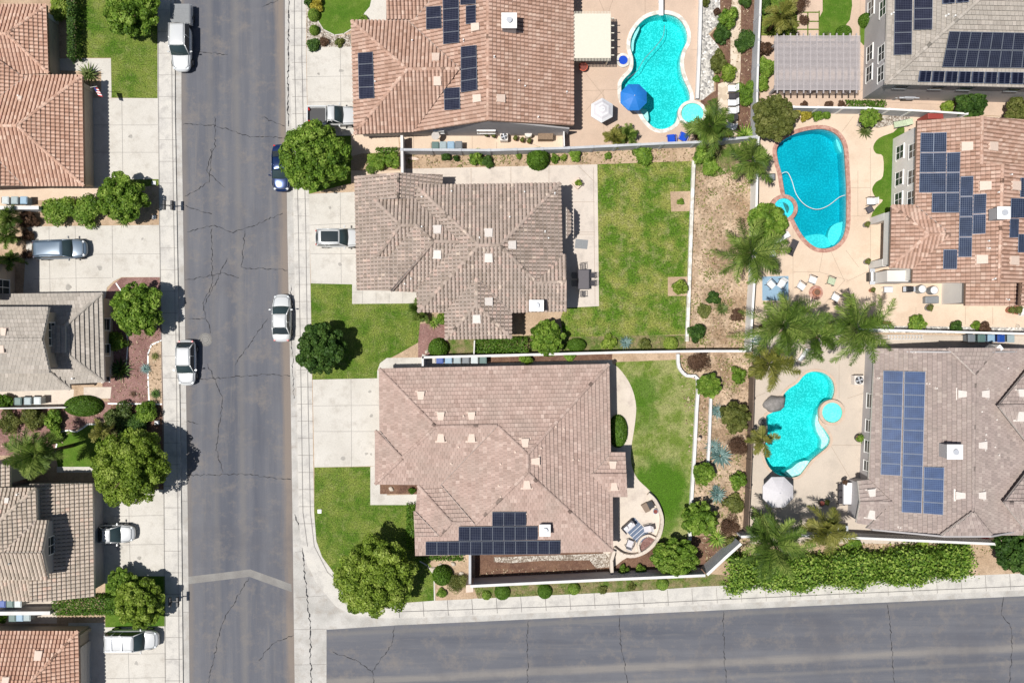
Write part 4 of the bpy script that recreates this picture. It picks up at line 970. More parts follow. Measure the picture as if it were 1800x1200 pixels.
lines('gutter_joints', [[(519,970),(532,968)],[(518,1050),(577,1046)],[(517,1106),(575,1105)],[(518,1168),(575,1167)],[(304,372),(321,372)],[(311,575),(325,575)],[(314,708),(327,708)],[(316,880),(330,881)],[(318,1075),(332,1076)],[(503,258),(514,257)],[(508,482),(520,481)],[(510,732),(522,731)]], .04, .012, M['joint'])
crack([(507,-20),(507,60),(506,160),(507,222)], .09, 3, .013); crack([(519,905),(530,940),(533,985),(539,1040),(546,1105),(546,1160),(549,1215)], .09, 4, .013)
crack([(511,500),(513,600),(517,700)], .05, 5, .013)
sheet('asphalt_patch', [(330,1013),(440,1000),(512,1026),(513,1040),(438,1013),(331,1026)], .005, M['patch'])
for i, c in enumerate([[(321,218),(375,220),(440,240),(503,242)], [(378,205),(378,258),(362,300),(395,330)], [(372,260),(368,320),(325,345)], [(330,408),(372,396),(410,408),(430,402),(497,375)], [(326,493),(390,480),(420,488)], [(430,405),(425,470),(505,475)], [(372,400),(373,500),(356,535),(370,585)], [(400,455),(360,535)], [(338,668),(470,657),(510,661)], [(365,640),(392,700),(380,790),(392,830)], [(330,835),(430,833),(480,840),(511,842)], [(332,560),(360,560)], [(322,361),(372,376)], [(438,1015),(392,1090),(370,1180),(365,1210)], [(517,1115),(480,1130),(455,1160)], [(927,1092),(926,1130),(928,1170),(927,1215)], [(1089,1082),(1091,1130),(1097,1160),(1104,1215)], [(1271,1073),(1272,1120),(1275,1175),(1279,1215)], [(1560,1060),(1566,1110),(1569,1160),(1573,1215)], [(1764,1047),(1761,1080),(1777,1100),(1779,1140),(1774,1215)], [(692,1100),(690,1130),(655,1180),(660,1215)], [(655,1180),(625,1160),(585,1145)], [(487,2),(462,12)], [(325,740),(348,745)], [(345,90),(400,96)], [(460,205),(500,222)], [(480,560),(506,545)], [(413,640),(470,560)]]): crack(c, .055, i)
o = MB(); c = P(361, 597, 0); o.cyl(c.x, c.y, 0, .68, .012, 32); q = o.build('manhole_cover', M['patch']); tag(q, 'round manhole cover in the street beside the white hatchback', 'manhole cover')
m = MB()
for r_ in (.32, .5, .62): m.tube([(c.x+math.cos(a)*r_, c.y+math.sin(a)*r_, .014) for a in [k*.2244 for k in range(29)]], .012, 4)
m.build('rings', M['crack'], q)
# ---- left side surfaces
g = Z0+.01
sheet('lawn', [(134,-60),(276,-60),(277,173),(196,172),(195,102),(134,102)], g, M['lawn'])
sheet('path', [(100,103),(195,103),(196,172),(178,172),(178,126),(100,124)], g+.006, M['conc'])
sheet('driveway', [(100,172),(277.5,173),(279.5,315),(188,316),(188,330),(100,330)], g+.004, M['conc'])
lines('driveway_joints', [[(214,173),(216,315)],[(155,220),(277,220)],[(155,268),(278,268)]], .035, g+.012, M['joint'])
sheet('lawn', [(188,316),(279,315),(279.5,326),(188,332)], g, M['lawn'])
sheet('side_yard', [(-100,328),(172,328),(170,352),(64,352),(60,362),(-100,362)], g, M['cream'])
sheet('driveway', [(48,398),(281,395.5),(282,487),(214,487),(200,494),(188,505),(184,530),(40,530)], g+.004, M['conc'])
lines('driveway_joints', [[(86,399),(88,515)],[(132,398),(134,515)],[(197,397),(198,488)],[(60,448),(282,446)],[(60,490),(195,488)]], .035, g+.012, M['joint'])
sheet('mulch_bed', [(184,530),(188,512),(200,498),(214,488),(282,487),(287,712),(200,712),(180,690),(180,560)], g, M['redmulch'])
sheet('sand_bed', [(262,612),(268,602),(284,598),(286,710),(259,710)], g+.006, M['dirt'])
sheet('path', [(147,680),(196,680),(194,700),(147,700)], g+.012, M['pinkpatio'])
sheet('side_yard', [(-100,684),(130,684),(128,716),(-100,716)], g, M['pinkpatio'])
sheet('mulch_bed', [(-60,725),(195,705),(195,735),(150,745),(130,757),(105,757),(95,800),(-60,800)], g, M['redmulch'])
sheet('lawn', [(105,757),(118,756),(135,760),(150,748),(170,746),(190,760),(190,822),(102,822),(96,790)], g+.006, M['lawn_rich'])
lines('bed_edging', [[(97,792),(102,770),(108,758),(120,756),(134,759),(146,752),(155,745),(172,746)],[(262,705),(260,660),(260,622),(266,606),(284,598)],[(190,709),(284,710)],[(204,498),(212,510)],[(222,585),(225,600),(222,640)]], .13, g+.03, M['white'])
sheet('path', [(100,820),(165,820),(165,830),(100,830)], g+.012, M['conc'])
sheet('garden_bed', [(195,712),(287,712),(288,760),(288,860),(190,860),(190,745)], g, M['mulch'])
sheet('driveway', [(120,862),(289,860),(290,1012),(195,1012),(190,1025),(120,1025)], g+.004, M['conc'])
lines('driveway_joints', [[(226,870),(229,1010)],[(200,907),(288,905)],[(168,958),(289,956)]], .035, g+.012, M['joint'])
sheet('lawn', [(185,1011),(290,1011),(291,1102),(185,1102)], g, M['lawn_rich'])
sheet('driveway', [(120,1094),(184,1094),(185,1102),(291,1100),(293,1300),(120,1300)], g+.004, M['conc'])
lines('driveway_joints', [[(224,1103),(228,1230)],[(185,1150),(291,1148)],[(185,1192),(291,1190)]], .035, g+.012, M['joint'])
sheet('side_yard', [(-100,1052),(100,1052),(100,1095),(-100,1095)], g-.004, M['pinkpatio'])
def lawn_g():
    m, t, b, N, L = newmat('half_watered_lawn'); b.inputs['Roughness'].default_value = .95; b.inputs['Specular IOR Level'].default_value = .2; co = coords(N, L)
    c = mix(N, L, (.15, .215, .035), (.31, .32, .12), ramp(N, L, noise(N, L, co, .55, 6, .75), [(.42, 0), (.58, 1)]))
    for (x, y, r_, amt) in ((1160, 858, 3.6, .95), (1128, 690, 2.2, .8), (1130, 735, 2.0, .5), (1165, 905, 2.4, .7)):
        p = P(x, y); d = N.new('ShaderNodeVectorMath'); d.operation = 'DISTANCE'; L.new(co, d.inputs[0]); d.inputs[1].default_value = p
        nz = N.new('ShaderNodeMath'); nz.operation = 'MULTIPLY_ADD'; L.new(noise(N, L, co, .9, 5, .7), nz.inputs[0]); nz.inputs[1].default_value = 3.2; L.new(d.outputs['Value'], nz.inputs[2])
        dv = N.new('ShaderNodeMath'); dv.operation = 'DIVIDE'; L.new(nz.outputs[0], dv.inputs[0]); dv.inputs[1].default_value = r_+1.6
        c = mix(N, L, c, (.07, .165, .010), ramp(N, L, dv.outputs[0], [(.75, amt), (1.0, 0)]))
    f = noise(N, L, co, 10, 5, .7); c = mix(N, L, c, ramp(N, L, f, [(.3, .4), (.7, 1.45)]), 1, 'MULTIPLY'); L.new(c, b.inputs['Base Color']); bump(N, L, b, f, 1., .1); return m
M['lawn_g'] = lawn_g()
# ---- middle surfaces
sheet('gravel_bed', [(538,-60),(563,-60),(562,20),(560,40),(575,57),(600,64),(616,60),(618,83),(539,85)], g, M['whitegravel'])
sheet('lawn', [(563,-60),(660,-60),(656,5),(640,30),(616,52),(598,62),(580,60),(564,48),(557,28)], g+.006, M['lawn_rich'], smooth=0)
lines('bed_edging', [[(557,10),(558,36),(568,52),(588,62),(604,60),(620,50)]], .1, g+.03, M['conc'])
sheet('path', [(665,-60),(700,-60),(700,40),(617,45),(628,38),(650,12)], g+.012, M['conc'])
sheet('driveway', [(538.5,84),(640,82),(640,238),(541.5,240)], g+.004, M['conc'])
lines('driveway_joints', [[(598,84),(600,238)],[(539,135),(620,134)],[(541,180),(621,178)]], .035, g+.012, M['joint'])
sheet('lawn', [(541,240),(617,238),(617,322),(543,341)], g, M['lawn_rich'])
sheet('path', [(617,236),(700,236),(702,267),(636,270),(617,275)], g+.006, M['cream']); sheet('path', [(617,300),(704,300),(704,320),(617,320)], g+.006, M['cream'])
sheet('side_yard', [(700,236),(1010,212),(1010,262),(860,264),(708,268)], g, M['cream'])
lines('yard_joints', [[(727,240),(727,262)],[(830,240),(830,262)],[(873,250),(873,262)],[(925,250),(960,262)]], .03, g+.012, M['joint_tan'])
sheet('side_yard', [(712,297),(1050,289),(1053,538),(988,541),(712,541)], g-.004, M['patio'])
lines('patio_joints', [[(1043,294),(1046,534)],[(1017,292),(1043,318)],[(1000,355),(1045,355)],[(1002,408),(1045,408)],[(1002,412),(1045,412)],[(898,294),(898,322)],[(965,292),(965,320)],[(828,296),(828,322)]], .03, g+.012, M['joint_tan'])
sheet('driveway', [(542.5,341),(632,337),(634,500),(546.5,498)], g+.004, M['conc'])
lines('driveway_joints', [[(598,339),(600,498)],[(544,396),(626,392)],[(545,446),(627,446)]], .035, g+.012, M['joint'])
sheet('path', [(619,497),(632,497),(740,508),(740,533),(619,534)], g+.006, M['conc'])
lines('path_joints', [[(637,510),(637,533)],[(661,515),(661,533)],[(684,515),(684,532)],[(708,515),(708,532)],[(620,514),(637,514)]], .03, g+.014, M['joint'])
sheet('lawn', [(546,498),(619,497),(619,534),(740,533),(738,570),(735,602),(700,622),(672,636),(664,650),(664,665),(549,667)], g, M['lawn'])
sheet('mulch_bed', [(735,570),(785,560),(790,629),(735,629)], g-.002, M['redmulch'])
sheet('driveway', [(549.5,667),(690,664),(690,762),(690,818),(552.5,821)], g+.004, M['conc'])
lines('driveway_joints', [[(617,666),(618,820)],[(550,713),(666,712)],[(551,758),(667,758)]], .035, g+.012, M['joint'])
sheet('path', [(663,668),(663,652),(668,638),(680,629),(742,628),(742,622),(760,628),(1076,622),(1076,645),(680,655),(680,668)], g+.008, M['conc'])
sheet('mulch_bed', [(856,628),(1076,622),(1076,632),(856,638)], g+.012, M['mulch'])
sheet('lawn', [(552.5,821),(652,820),(653,886),(735,886),(735,972),(752,985),(762,1000),(763,1055),(700,1059.5),(660,1051.5),(620,1033.5),(588,1007.5),(566,977.5),(556,949.5),(552.3,900)], g, M['lawn'])
sheet('path', [(651,820),(680,815),(680,870),(740,868),(740,887),(651,887)], g+.006, M['conc'])
sheet('rock_bed', [(668,846),(735,846),(735,868),(668,868)], g+.014, M['mulch'])
sheet('garden_bed', [(735,960),(835,960),(832,1052),(766,1055),(764,1010),(752,985)], g-.002, M['dirt'])
lines('bed_edging', [[(738,986),(752,994),(763,1010),(764,1055)]], .13, g+.03, M['conc'])
sheet('lawn', [(1050,289),(1217,283),(1215,400),(1210,540),(1206,588),(1100,590),(990,592),(985,560),(992,541),(1053,538)], g-.003, M['lawn_dry'])
sheet('tree_well', [(1178,337),(1213,336),(1213,371),(1180,372)], g+.003, M['dirt']); sheet('tree_well', [(1174,487),(1210,486),(1210,520),(1174,520)], g+.003, M['dirt'])
sheet('garden_bed', [(780,590),(1206,589),(1206,618),(900,625),(780,628)], g-.006, M['groundcover'])
sheet('slope', [(1221,283),(1330,283),(1322,618),(1206,618),(1210,540)], g-.006, M['straw'])
sheet('planting_strip', [(712,266),(1220,262),(1220,286),(1050,288),(712,297)], g-.004, M['dirt'])
sheet('grass_patch', [(1222,255),(1300,250),(1290,300),(1255,312),(1224,300)], g, M['groundcover'])
sheet('patio', smooth_loop([(1060,640),(1078,640),(1094,654),(1110,680),(1118,712),(1116,745),(1110,785),(1110,815),(1120,840),(1142,862),(1160,885),(1167,920),(1158,950),(1135,972),(1105,978),(1060,970)], 4), g+.002, M['pinkpatio'])
sheet('lawn', [(1083,636),(1190,632),(1194,648),(1210,662),(1223,668),(1221,760),(1217,850),(1214,945),(1150,960),(1040,900),(1060,700)], g-.004, M['lawn_g'])
sheet('slope', [(1190,622),(1322,618),(1320,960),(1245,1010),(1214,950),(1221,760),(1223,668)], g-.008, M['straw'])
sheet('bark_bed', [(835,972),(1080,965),(1100,975),(1165,950),(1245,940),(1300,950),(1245,1010),(1075,1018),(835,1026)], g-.004, M['mulch'])
sheet('gravel_bed', [(868,979),(1074,972),(1074,996),(1048,998),(1036,984),(950,985),(900,989),(868,987)], g+.002, M['whitegravel'])
sheet('verge', [(832,1030),(1245,1008),(1330,1015),(1330,1026),(1240,1030),(1090,1040),(840,1051.5)], g-.002, M['groundcover'])
sheet('verge', [(1245,1008),(1300,945),(1760,955),(1800,940),(2200,930),(2200,989),(1800,1007),(1450,1022),(1330,1026)], g-.004, M['dirt'])
# ---- north-east pool yard
sheet('pool_deck', [(990,-80),(1231,-80),(1231,100),(1228,180),(1222,240),(1222,258),(990,262)], g, M['tan'], [smooth_loop(POOLE,4)])
lines('deck_joints', [[(1060,158),(1062,256)],[(1010,160),(1085,158)],[(1062,20),(1045,-20)],[(1070,20),(1085,-20)],[(1134,0),(1134,30)],[(1215,88),(1228,88)],[(1030,130),(1062,170),(1068,225)],[(1208,190),(1228,150)],[(1025,200),(1062,158)]], .03, g+.01, M['joint_tan'])
sheet('gravel_bed', [(1233,-80),(1265,-80),(1266,40),(1245,60),(1262,80),(1270,95),(1255,110),(1255,160),(1235,176),(1228,176)], g+.001, M['gravel'])
sheet('mulch_bed', [(1264,-80),(1334,-80),(1333,245),(1222,250),(1232,176),(1258,160),(1258,110),(1270,95),(1248,62),(1266,42)], g-.003, M['mulch'])
sheet('garden_path', [(1289,-80),(1303,-80),(1302,120),(1298,160),(1296,240),(1268,244),(1262,240),(1262,148),(1284,140),(1284,60)], g+.003, M['flagstone'])
sheet('side_yard', [(1337,-80),(1700,-80),(1700,130),(1900,150),(1900,215),(1700,200),(1395,190),(1337,186)], g, M['tan'])
sheet('grass_patch', [(1337,-80),(1400,-80),(1400,63),(1362,63),(1337,63)], g+.004, M['lawn'])
lines('paver_gaps', [[(1400,22),(1440,22)],[(1400,38),(1440,38)],[(1400,52),(1440,52)],[(1420,22),(1420,64)],[(1400,20),(1400,64)],[(1440,20),(1440,64)]], .13, g+.008, M['lawn'])
sheet('lawn', [(1446,-80),(1492,-80),(1498,10),(1494,35),(1484,48),(1484,68),(1440,68),(1441,30),(1446,20)], g+.006, M['lawn_rich'])
sheet('grass_patch', [(1511,44),(1526,44),(1527,78),(1518,80),(1511,72)], g+.006, M['lawn_rich'])
lines('paver_joints', [[(1512,96),(1545,130)],[(1512,128),(1542,158)],[(1545,100),(1512,134)],[(1542,132),(1506,168)],[(1560,180),(1700,186)],[(1512,-20),(1512,95)]], .025, g+.01, M['joint_tan'])
sheet('pool_deck', [(1337,192),(1395,192),(1700,203),(1900,212),(1900,578),(1400,576),(1326,584),(1328,400)], g+.002, M['cream'], hI)
lines('deck_joints', [[(1395,478),(1440,478)],[(1440,478),(1447,440)],[(1440,478),(1490,492)],[(1394,400),(1394,520)],[(1460,440),(1485,495)],[(1487,440),(1510,470)],[(1490,380),(1530,380)],[(1530,260),(1530,545)],[(1500,205),(1480,232)],[(1508,300),(1508,380)],[(1490,330),(1530,330)],[(1485,492),(1440,545)],[(1610,540),(1610,565)],[(1697,540),(1697,570)],[(1745,540),(1745,570)],[(1530,475),(1488,495)]], .03, g+.012, M['joint_tan'])
sheet('lawn', smooth_loop([(1590,226),(1570,233),(1545,243),(1535,258),(1540,270),(1552,275),(1552,310),(1540,320),(1533,333),(1540,348),(1552,352),(1540,365),(1532,378),(1534,390),(1560,384),(1580,360)], 3), g+.008, M['lawn_rich'])
sheet('gravel_bed', [(1510,572),(1860,576),(1860,588),(1510,584)], g+.008, M['gravel'])
sheet('pebble_bed', [(1510,205),(1600,203),(1600,213),(1545,225),(1505,222)], g+.008, M['whitegravel'])
sheet('pool_deck', [(1324,586),(1860,590),(1860,955),(1318,955)], g-.002, M['grey_deck'], hJ)
lines('deck_joints', [[(1460,782),(1520,782)],[(1480,860),(1480,935)],[(1460,782),(1500,850)],[(1322,700),(1345,690)],[(1475,640),(1475,700)],[(1490,700),(1520,690)],[(1520,590),(1860,590)]], .03, g+.01, M['joint_tan'])
# ============================================================ pools
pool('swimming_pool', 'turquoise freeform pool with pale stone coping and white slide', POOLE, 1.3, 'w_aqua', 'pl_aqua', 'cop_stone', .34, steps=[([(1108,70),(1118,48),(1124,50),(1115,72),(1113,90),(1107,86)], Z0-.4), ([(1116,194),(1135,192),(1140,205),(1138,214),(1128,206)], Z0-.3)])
spa('round stone edged spa at the corner of the turquoise pool under a palm', 1217, 199, 20, .9, 'w_pale', 'pl_pale', 'cop_stone', .3)
pool('swimming_pool', 'deep blue rounded pool with brick red coping', POOLI, 1.5, 'w_blue', 'pl_blue', 'cop_brick', .36, steps=[([(1414,418),(1425,413),(1445,412),(1455,420),(1460,432),(1447,436),(1430,433)], Z0-.95), ([(1460,400),(1472,392),(1486,390),(1486,400),(1479,420),(1465,432),(1455,418)], Z0-.8), ([(1470,245),(1480,250),(1484,268),(1485,275),(1474,262)], Z0-.6)])
spa('round blue spa with brick edge beside the deep blue pool', 1378, 366, 18, 1, 'w_bluet', 'pl_pale', 'cop_brick', .36)
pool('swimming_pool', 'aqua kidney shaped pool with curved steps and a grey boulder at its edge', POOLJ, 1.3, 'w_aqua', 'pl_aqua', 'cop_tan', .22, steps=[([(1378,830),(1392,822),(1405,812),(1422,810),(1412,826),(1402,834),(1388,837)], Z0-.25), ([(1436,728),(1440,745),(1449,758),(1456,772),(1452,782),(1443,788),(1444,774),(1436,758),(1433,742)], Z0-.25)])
spa('round pale aqua spa on the edge of the kidney shaped pool', 1463, 725, 18, 1, 'w_pale', 'pl_pale', 'cop_tan', .28)
# wading fountain bowl, board, hoses
c = P(1095, 107); t = thing('fountain', 'small round stone fountain with blue water left of the turquoise pool', 'fountain', c)
m = MB(); m.cyl(0, 0, 0, .72, .18, 28); m.build('rim', M['cop_stone'], t, bevel=.03); m = MB(); m.cyl(0, 0, .181, .45, .02, 24); m.build('bowl', M['chairblue'], t)
c = P(1163, 12, 1.2); t = thing('pool_slide', 'straight white board reaching over the north end of the turquoise pool', 'pool slide', (c.x, c.y, Z0)); m = MB(); m.box(0, .7, .75, .46, 2.9, .08); m.build('board', M['white'], t, bevel=.03)
for y in (.9, 1.8): m = MB(); m.box(0, y, 0, .3, .12, .75); m.build('support', M['alu'], t)
def hose(label, pts, mat, r=.035, z=Z0-.03):
    q = smooth_loop(pts, 6, False); b = P(q[0][0], q[0][1], z); m = MB(); m.tube([P(x, y, z)-b for x, y in q], r, 6); o = m.build('pool_hose', M[mat], None, smooth=True); o.location = b; return tag(o, label, 'hose')
hose('pale floating hose curling across the deep blue pool', [(1374,305),(1384,303),(1392,318),(1400,342),(1415,360),(1435,368),(1455,362),(1475,347),(1486,343)], 'white', .032)
hose('thin dark cleaner hose snaking across the turquoise pool', [(1168,45),(1165,65),(1150,85),(1132,105),(1120,125),(1103,138)], 'grey', .025)
boulder(1361, 709, 19, .9, 'large grey boulder on the left edge of the kidney shaped pool', sq=.75); boulder(1340, 741, 8, .5, 'smaller grey rock left of the kidney shaped pool', sq=.9, seed=4)
for x, y, r, l in [(1262,733,3,'small pale rock among the blue agaves'),(797,990,5,'pale rock in the corner bed near the house'),(762,1000,6,'pale rock behind the round corner shrub'),(774,995,6,'pale rock touching the round corner shrub'),(811,1008,5,'pale rock beside the grey corner bush'),(216,755,6,'pale rock above the largest left tree'),(226,717,5,'cream rock in the bed below the mulch yard'),(688,859,5,'pale rock in the small bed by the front door'),(750,618,4,'pale rock left of the clipped ball by the wall'),(605,64,4,'pale rock below the oval top lawn'),(565,63,4,'pale rock left of the curved bed at the top'),(1788,573,4,'pale rock in the gravel strip by the right edge')]:
    boulder(x, y, r, .25, l, 'rock_p', 'rock')
for i, (x, y, l) in enumerate([(562,898,'white round utility lid in the corner lawn'),(271,382,'square pale utility box near the double mailbox'),(277,742,'square white utility box by the sidewalk in front of the biggest left tree'),(271,322,'pale utility lid at the lawn edge by the top left sidewalk')]):
    c = P(x, y); o = MB().box(0, 0, 0, .42, .42, .1+.2*(i == 2)).build('utility_box', M['white'], None, bevel=.04); o.location = c; tag(o, l, 'utility box')

def scatter(name, label, areas, n, size, mat, seed, z=Z0+.02, el=2.2, clump=.0):
    rng = np.random.default_rng(seed); rr = random.Random(seed); pts = []; cen = [(rr.random(), rr.random()) for _ in range(40)]
    for poly in areas:
        x0, x1 = min(p[0] for p in poly), max(p[0] for p in poly); y0, y1 = min(p[1] for p in poly), max(p[1] for p in poly); k = 0; want = int(n*(x1-x0)*(y1-y0)/sum((max(p[0] for p in q)-min(p[0] for p in q))*(max(p[1] for p in q)-min(p[1] for p in q)) for q in areas))
        while k < want:
            if rr.random() < clump: c = rr.choice(cen); x = x0+(x1-x0)*c[0]+rr.gauss(0, 5); y = y0+(y1-y0)*c[1]+rr.gauss(0, 6)
            else: x, y = rr.uniform(x0, x1), rr.uniform(y0, y1)
            k += 1
            if inpoly((x, y), poly): p = P(x, y, z); pts.append((p.x, p.y, z+rr.uniform(0, size*.5)))
    p = np.array(pts); nv = np.tile([0, 0, 1.], (len(p), 1)); me, a = leaves_mesh(name, p, nv, size, rng, el); a.data.foreach_set('value', rng.random(len(p)).astype(np.float32)); me.update(); me.materials.append(M[mat])
    o = bpy.data.objects.new(name, me); col.objects.link(o); return tag(o, label, 'ground litter', None, 'stuff')
M['litter'] = leafmat('dry_litter', (.16, .11, .06), (.34, .25, .15), (.62, .50, .36), .1)
M['weeds'] = leafmat('weeds', (.10, .12, .03), (.22, .24, .06), (.36, .36, .12), .2)
M['stain'] = ground('oil_stain', (.34, .32, .29), (.40, .38, .35), 2, 9, .2)
for i, (x, y, r_) in enumerate([(650,688,3),(653,730,4),(644,797,3),(652,798,2.5),(604,805,5),(175,470,5),(120,505,6),(250,420,3),(230,240,4),(245,980,4),(210,962,6),(580,365,3),(598,465,4),(560,130,3),(240,1165,4),(600,125,4)]):
    rr_ = random.Random(i); sheet('oil_stain', smooth_loop([(x+r_*rr_.uniform(.5, 1.2)*math.cos(k*.9), y+r_*rr_.uniform(.5, 1.2)*math.sin(k*.9)) for k in range(7)], 3), Z0+.0165, M['stain'])
SL = [[(1222,285),(1328,285),(1320,615),(1208,615)],[(1192,625),(1320,620),(1318,950),(1245,1005),(1228,950)],[(1300,948),(1755,958),(1720,985),(1300,985)],[(712,266),(1218,262),(1218,284),(712,296)]]
scatter('leaf_litter', 'dry leaf litter and twigs strewn over the bare slopes', SL, 5200, .13, 'litter', 3, clump=.4)
scatter('weeds', 'sparse low weeds over the bare slopes and verges', SL+[[(832,1032),(1245,1010),(1240,1028),(840,1050)],[(782,592),(1204,590),(1204,617),(900,623)]], 5200, .12, 'weeds', 5, clump=.75)
scatter('fallen_leaves', 'fallen leaves scattered on the mulch and bark beds', [[(835,1000),(1075,998),(1075,1015),(835,1024)],[(190,520),(282,490),(285,710),(200,710)],[(1266,0),(1332,0),(1332,240),(1300,240)],[(0,728),(190,715),(150,745),(95,795),(0,795)]], 1800, .11, 'litter', 9)
# ============================================================ houses
def house(name, label): return thing(name, label, 'house', (0, 0, 0))
def at_house(px, label):
    c = P(*px); return thing('house', label, 'house', (c.x, c.y, Z0))
# A
h = at_house((20, 200), 'terracotta tiled house at the top left with two hipped wings'); HA = h
FS = roof(h, 'roof', M['terra2'], BAR, [
 ((50,133),(145,133),2.7,[(50,133),(145,133),(30,221),(-60,222),(0,171),(40,141)]), ((145,133),(148,327),2.7,[(145,133),(148,327),(30,221)]),
 ((43,327),(148,327),2.7,[(148,327),(43,327),(0,283),(-60,222),(30,221)]), ((43,60),(43,327),2.7,[(35,131),(50,133),(40,141),(0,171),(-60,222),(-60,60),(0,107)]),
 ((43,60),(43,327),2.7,[(0,283),(43,327),(-150,327),(-150,222),(-60,222)]), ((0,9),(82,9),2.7,[(-60,9),(82,9),(12,60),(-60,60)]), ((82,9),(86,129),2.7,[(82,9),(86,129),(12,60)]),
 ((35,130),(86,129),2.7,[(86,129),(35,131),(0,107),(-60,60),(12,60)])])
wp = walls(h, [(-150,9),(82,9),(86,128),(60,132),(145,133),(148,327),(-150,327)], 2.7, .45, M['stucco']); pipe(h, FS, 35, 170); roof_box(h, FS, 37, 175, .4, .4)
x0 = P(159, 180, 0).x
def garage(h, x, ya, yb, side, mat='fascia_w', z=2.25):
    a, b = P(x, ya), P(x, yb); m = MB()
    for k in range(4): m.box(a.x, (a.y+b.y)/2, Z0+k*z/4+.01, .07, abs(a.y-b.y), z/4-.03)
    m.build('garage_door', M[mat], h, local=False)
garage(h, 160.5, 165, 217, 1); garage(h, 160.5, 224, 312, 1)
for yy in (160, 220, 317): m = MB(); c = P(160, yy); m.box(c.x+.02, c.y, Z0, .5, .45, 2.4); m.build('pier', M['stucco'], h, local=False, bevel=.02)
for yy in (40, 82, 122): m = MB(); c = P(100, yy); m.box(c.x, c.y, Z0, .4, .5, 2.5); m.build('porch_pillar', M['stucco_w'], h, local=False, bevel=.02)
# flag on the first house
c = P(165, 155, 2.2); t = thing('flag', 'small striped flag on a pole by the garage of the top left house', 'flag', c, 0); m = MB(); m.tube([(-.4, .1, -.1), (.6, 0, .5)], .02, 6); m.build('pole', M['white'], t)
M['flagred'] = plain('flag_red', (.5, .04, .05), .8); M['flagblue'] = plain('flag_blue', (.02, .04, .2), .8); m = MB(); 
for k in range(7): a = k*.11; m.poly([(.15+a*.5, -.05-a, .28-.02*k), (.65+a*.4, -.05-a-.1, .48-.05*k), (.65+(a+.11)*.4, -.16-a-.1, .43-.05*k), (.15+(a+.11)*.5, -.16-a, .26-.02*k)], k % 2)
m.poly([(.15, -.04, .30), (.38, -.10, .40), (.48, -.44, .30), (.30, -.40, .22)], 2); m.build('cloth', [M['flagred'], M['white'], M['flagblue']], t)
# B
h = at_house((100, 600), 'two storey house with a grey flat tiled roof and a front gable window'); 
FS = roof(h, 'roof', M['greyflat'], FLAT, [
 ((180,515),(184,671),2.7,[(180,515),(184,671),(115,620),(115,572)]), ((18,517),(180,515),2.7,[(-80,518),(180,515),(115,572),(-80,574)]),
 ((88,675),(184,671),2.7,[(184,671),(90,675),(60,640),(60,620),(115,620)]), ((30,689),(124,684),2.7,[(-80,690),(124,684),(87,654),(-80,655)]), ((122,662),(124,684),2.7,[(122,662),(124,684),(87,654)]),
 ((115,572),(115,620),4.0,[(115,572),(115,620),(60,620),(60,572)])], fascia='fascia_w')
FU = roof(h, 'upper_roof', M['greyflat'], FLAT, [((0,540),(86,540),5.4,[(-80,540),(86,540),(75,596),(-80,596)]), ((0,655),(88,655),5.4,[(88,655),(-80,655),(-80,596),(75,596)])], fascia='fascia_w')
walls(h, [(-80,518),(180,515),(184,671),(122,672),(124,684),(-80,690)], 2.7, .45, M['stucco'])
wp = walls(h, [(-80,542),(84,542),(86,653),(-80,653)], 5.4, .35, M['stucco'], z0=2.6, name='upper_wall')
g1 = [Vector((wp[1].x, wp[1].y, 5.2)), Vector((wp[1].x, (wp[1].y+wp[2].y)/2, 6.45)), Vector((wp[2].x, wp[2].y, 5.2))]; gable(h, g1, M['stucco'], 5.0, .15)
window(h, wp[1], wp[2], 2.9, 2.3, 4.5, 1.0, n=2, out=.03) if False else window(h, wp[2], wp[1], 3.2, 2.2, 4.5, 1.1, n=3, out=.03)
for yy in (570, 615, 660): 
    c = P(187, yy, 1.4); a = Vector((c.x-.0, c.y-1)); b = Vector((c.x, c.y+1)); window(h, a, b, 1, 1.2, 1.5, 1.3)
wq = walls(h, [(-150,458),(-37,458),(-37,524),(-150,524)], 5.2, .02, M['stucco'], name='side_wing_wall'); window(h, wq[2], wq[1], 1.25, 1.5, 2.0, 1.9, n=2, out=.03); window(h, wq[2], wq[1], 1.25, 1.5, 4.3, 1.1, n=2, out=.03)
roof(h, 'side_wing_roof', M['greyflat'], FLAT, [((-30,452),(-30,530),5.2,[(-30,452),(-30,530),(-150,530),(-150,452)])], fascia='fascia_w')
roof_box(h, FU, 8, 585, .7, .7, 'vent', 'hood'); roof_box(h, FU, 5, 612, .6, .6, 'vent', 'hood'); pipe(h, FS, 130, 665)
# C
h = at_house((90, 950), 'two storey house with striped taupe tile roof and a boxed gable over the garage')
FS = roof(h, 'roof', M['taupe'], BAR, [((163,849),(166,1048),2.8,[(163,849),(166,1048),(78,1057),(52,1057),(52,850)]), ((10,1052),(78,1057),2.9,[(-80,1050),(78,1057),(75,1015),(-80,1015)])], fascia='fascia_w')
FU = roof(h, 'upper_roof', M['taupe'], BAR, [((63,857),(65,914),5.4,[(63,857),(65,914),(8,970),(-62,970)]), ((0,857),(63,857),5.4,[(-130,857),(63,857),(-62,970),(-130,970)]), ((65,914),(84,914),5.4,[(65,914),(84,914),(75,970),(8,970)]), ((0,1017),(85,1017),5.4,[(85,1017),(-130,1017),(-130,970),(75,970)])], fascia='fascia_w')
walls(h, [(-80,850),(163,849),(166,1048),(-80,1052)], 2.8, .45, M['stucco_g'])
wp = walls(h, [(-80,857),(63,857),(65,914),(83,914),(84,1017),(-80,1017)], 5.4, .3, M['stucco_g'], z0=2.7, name='upper_wall')
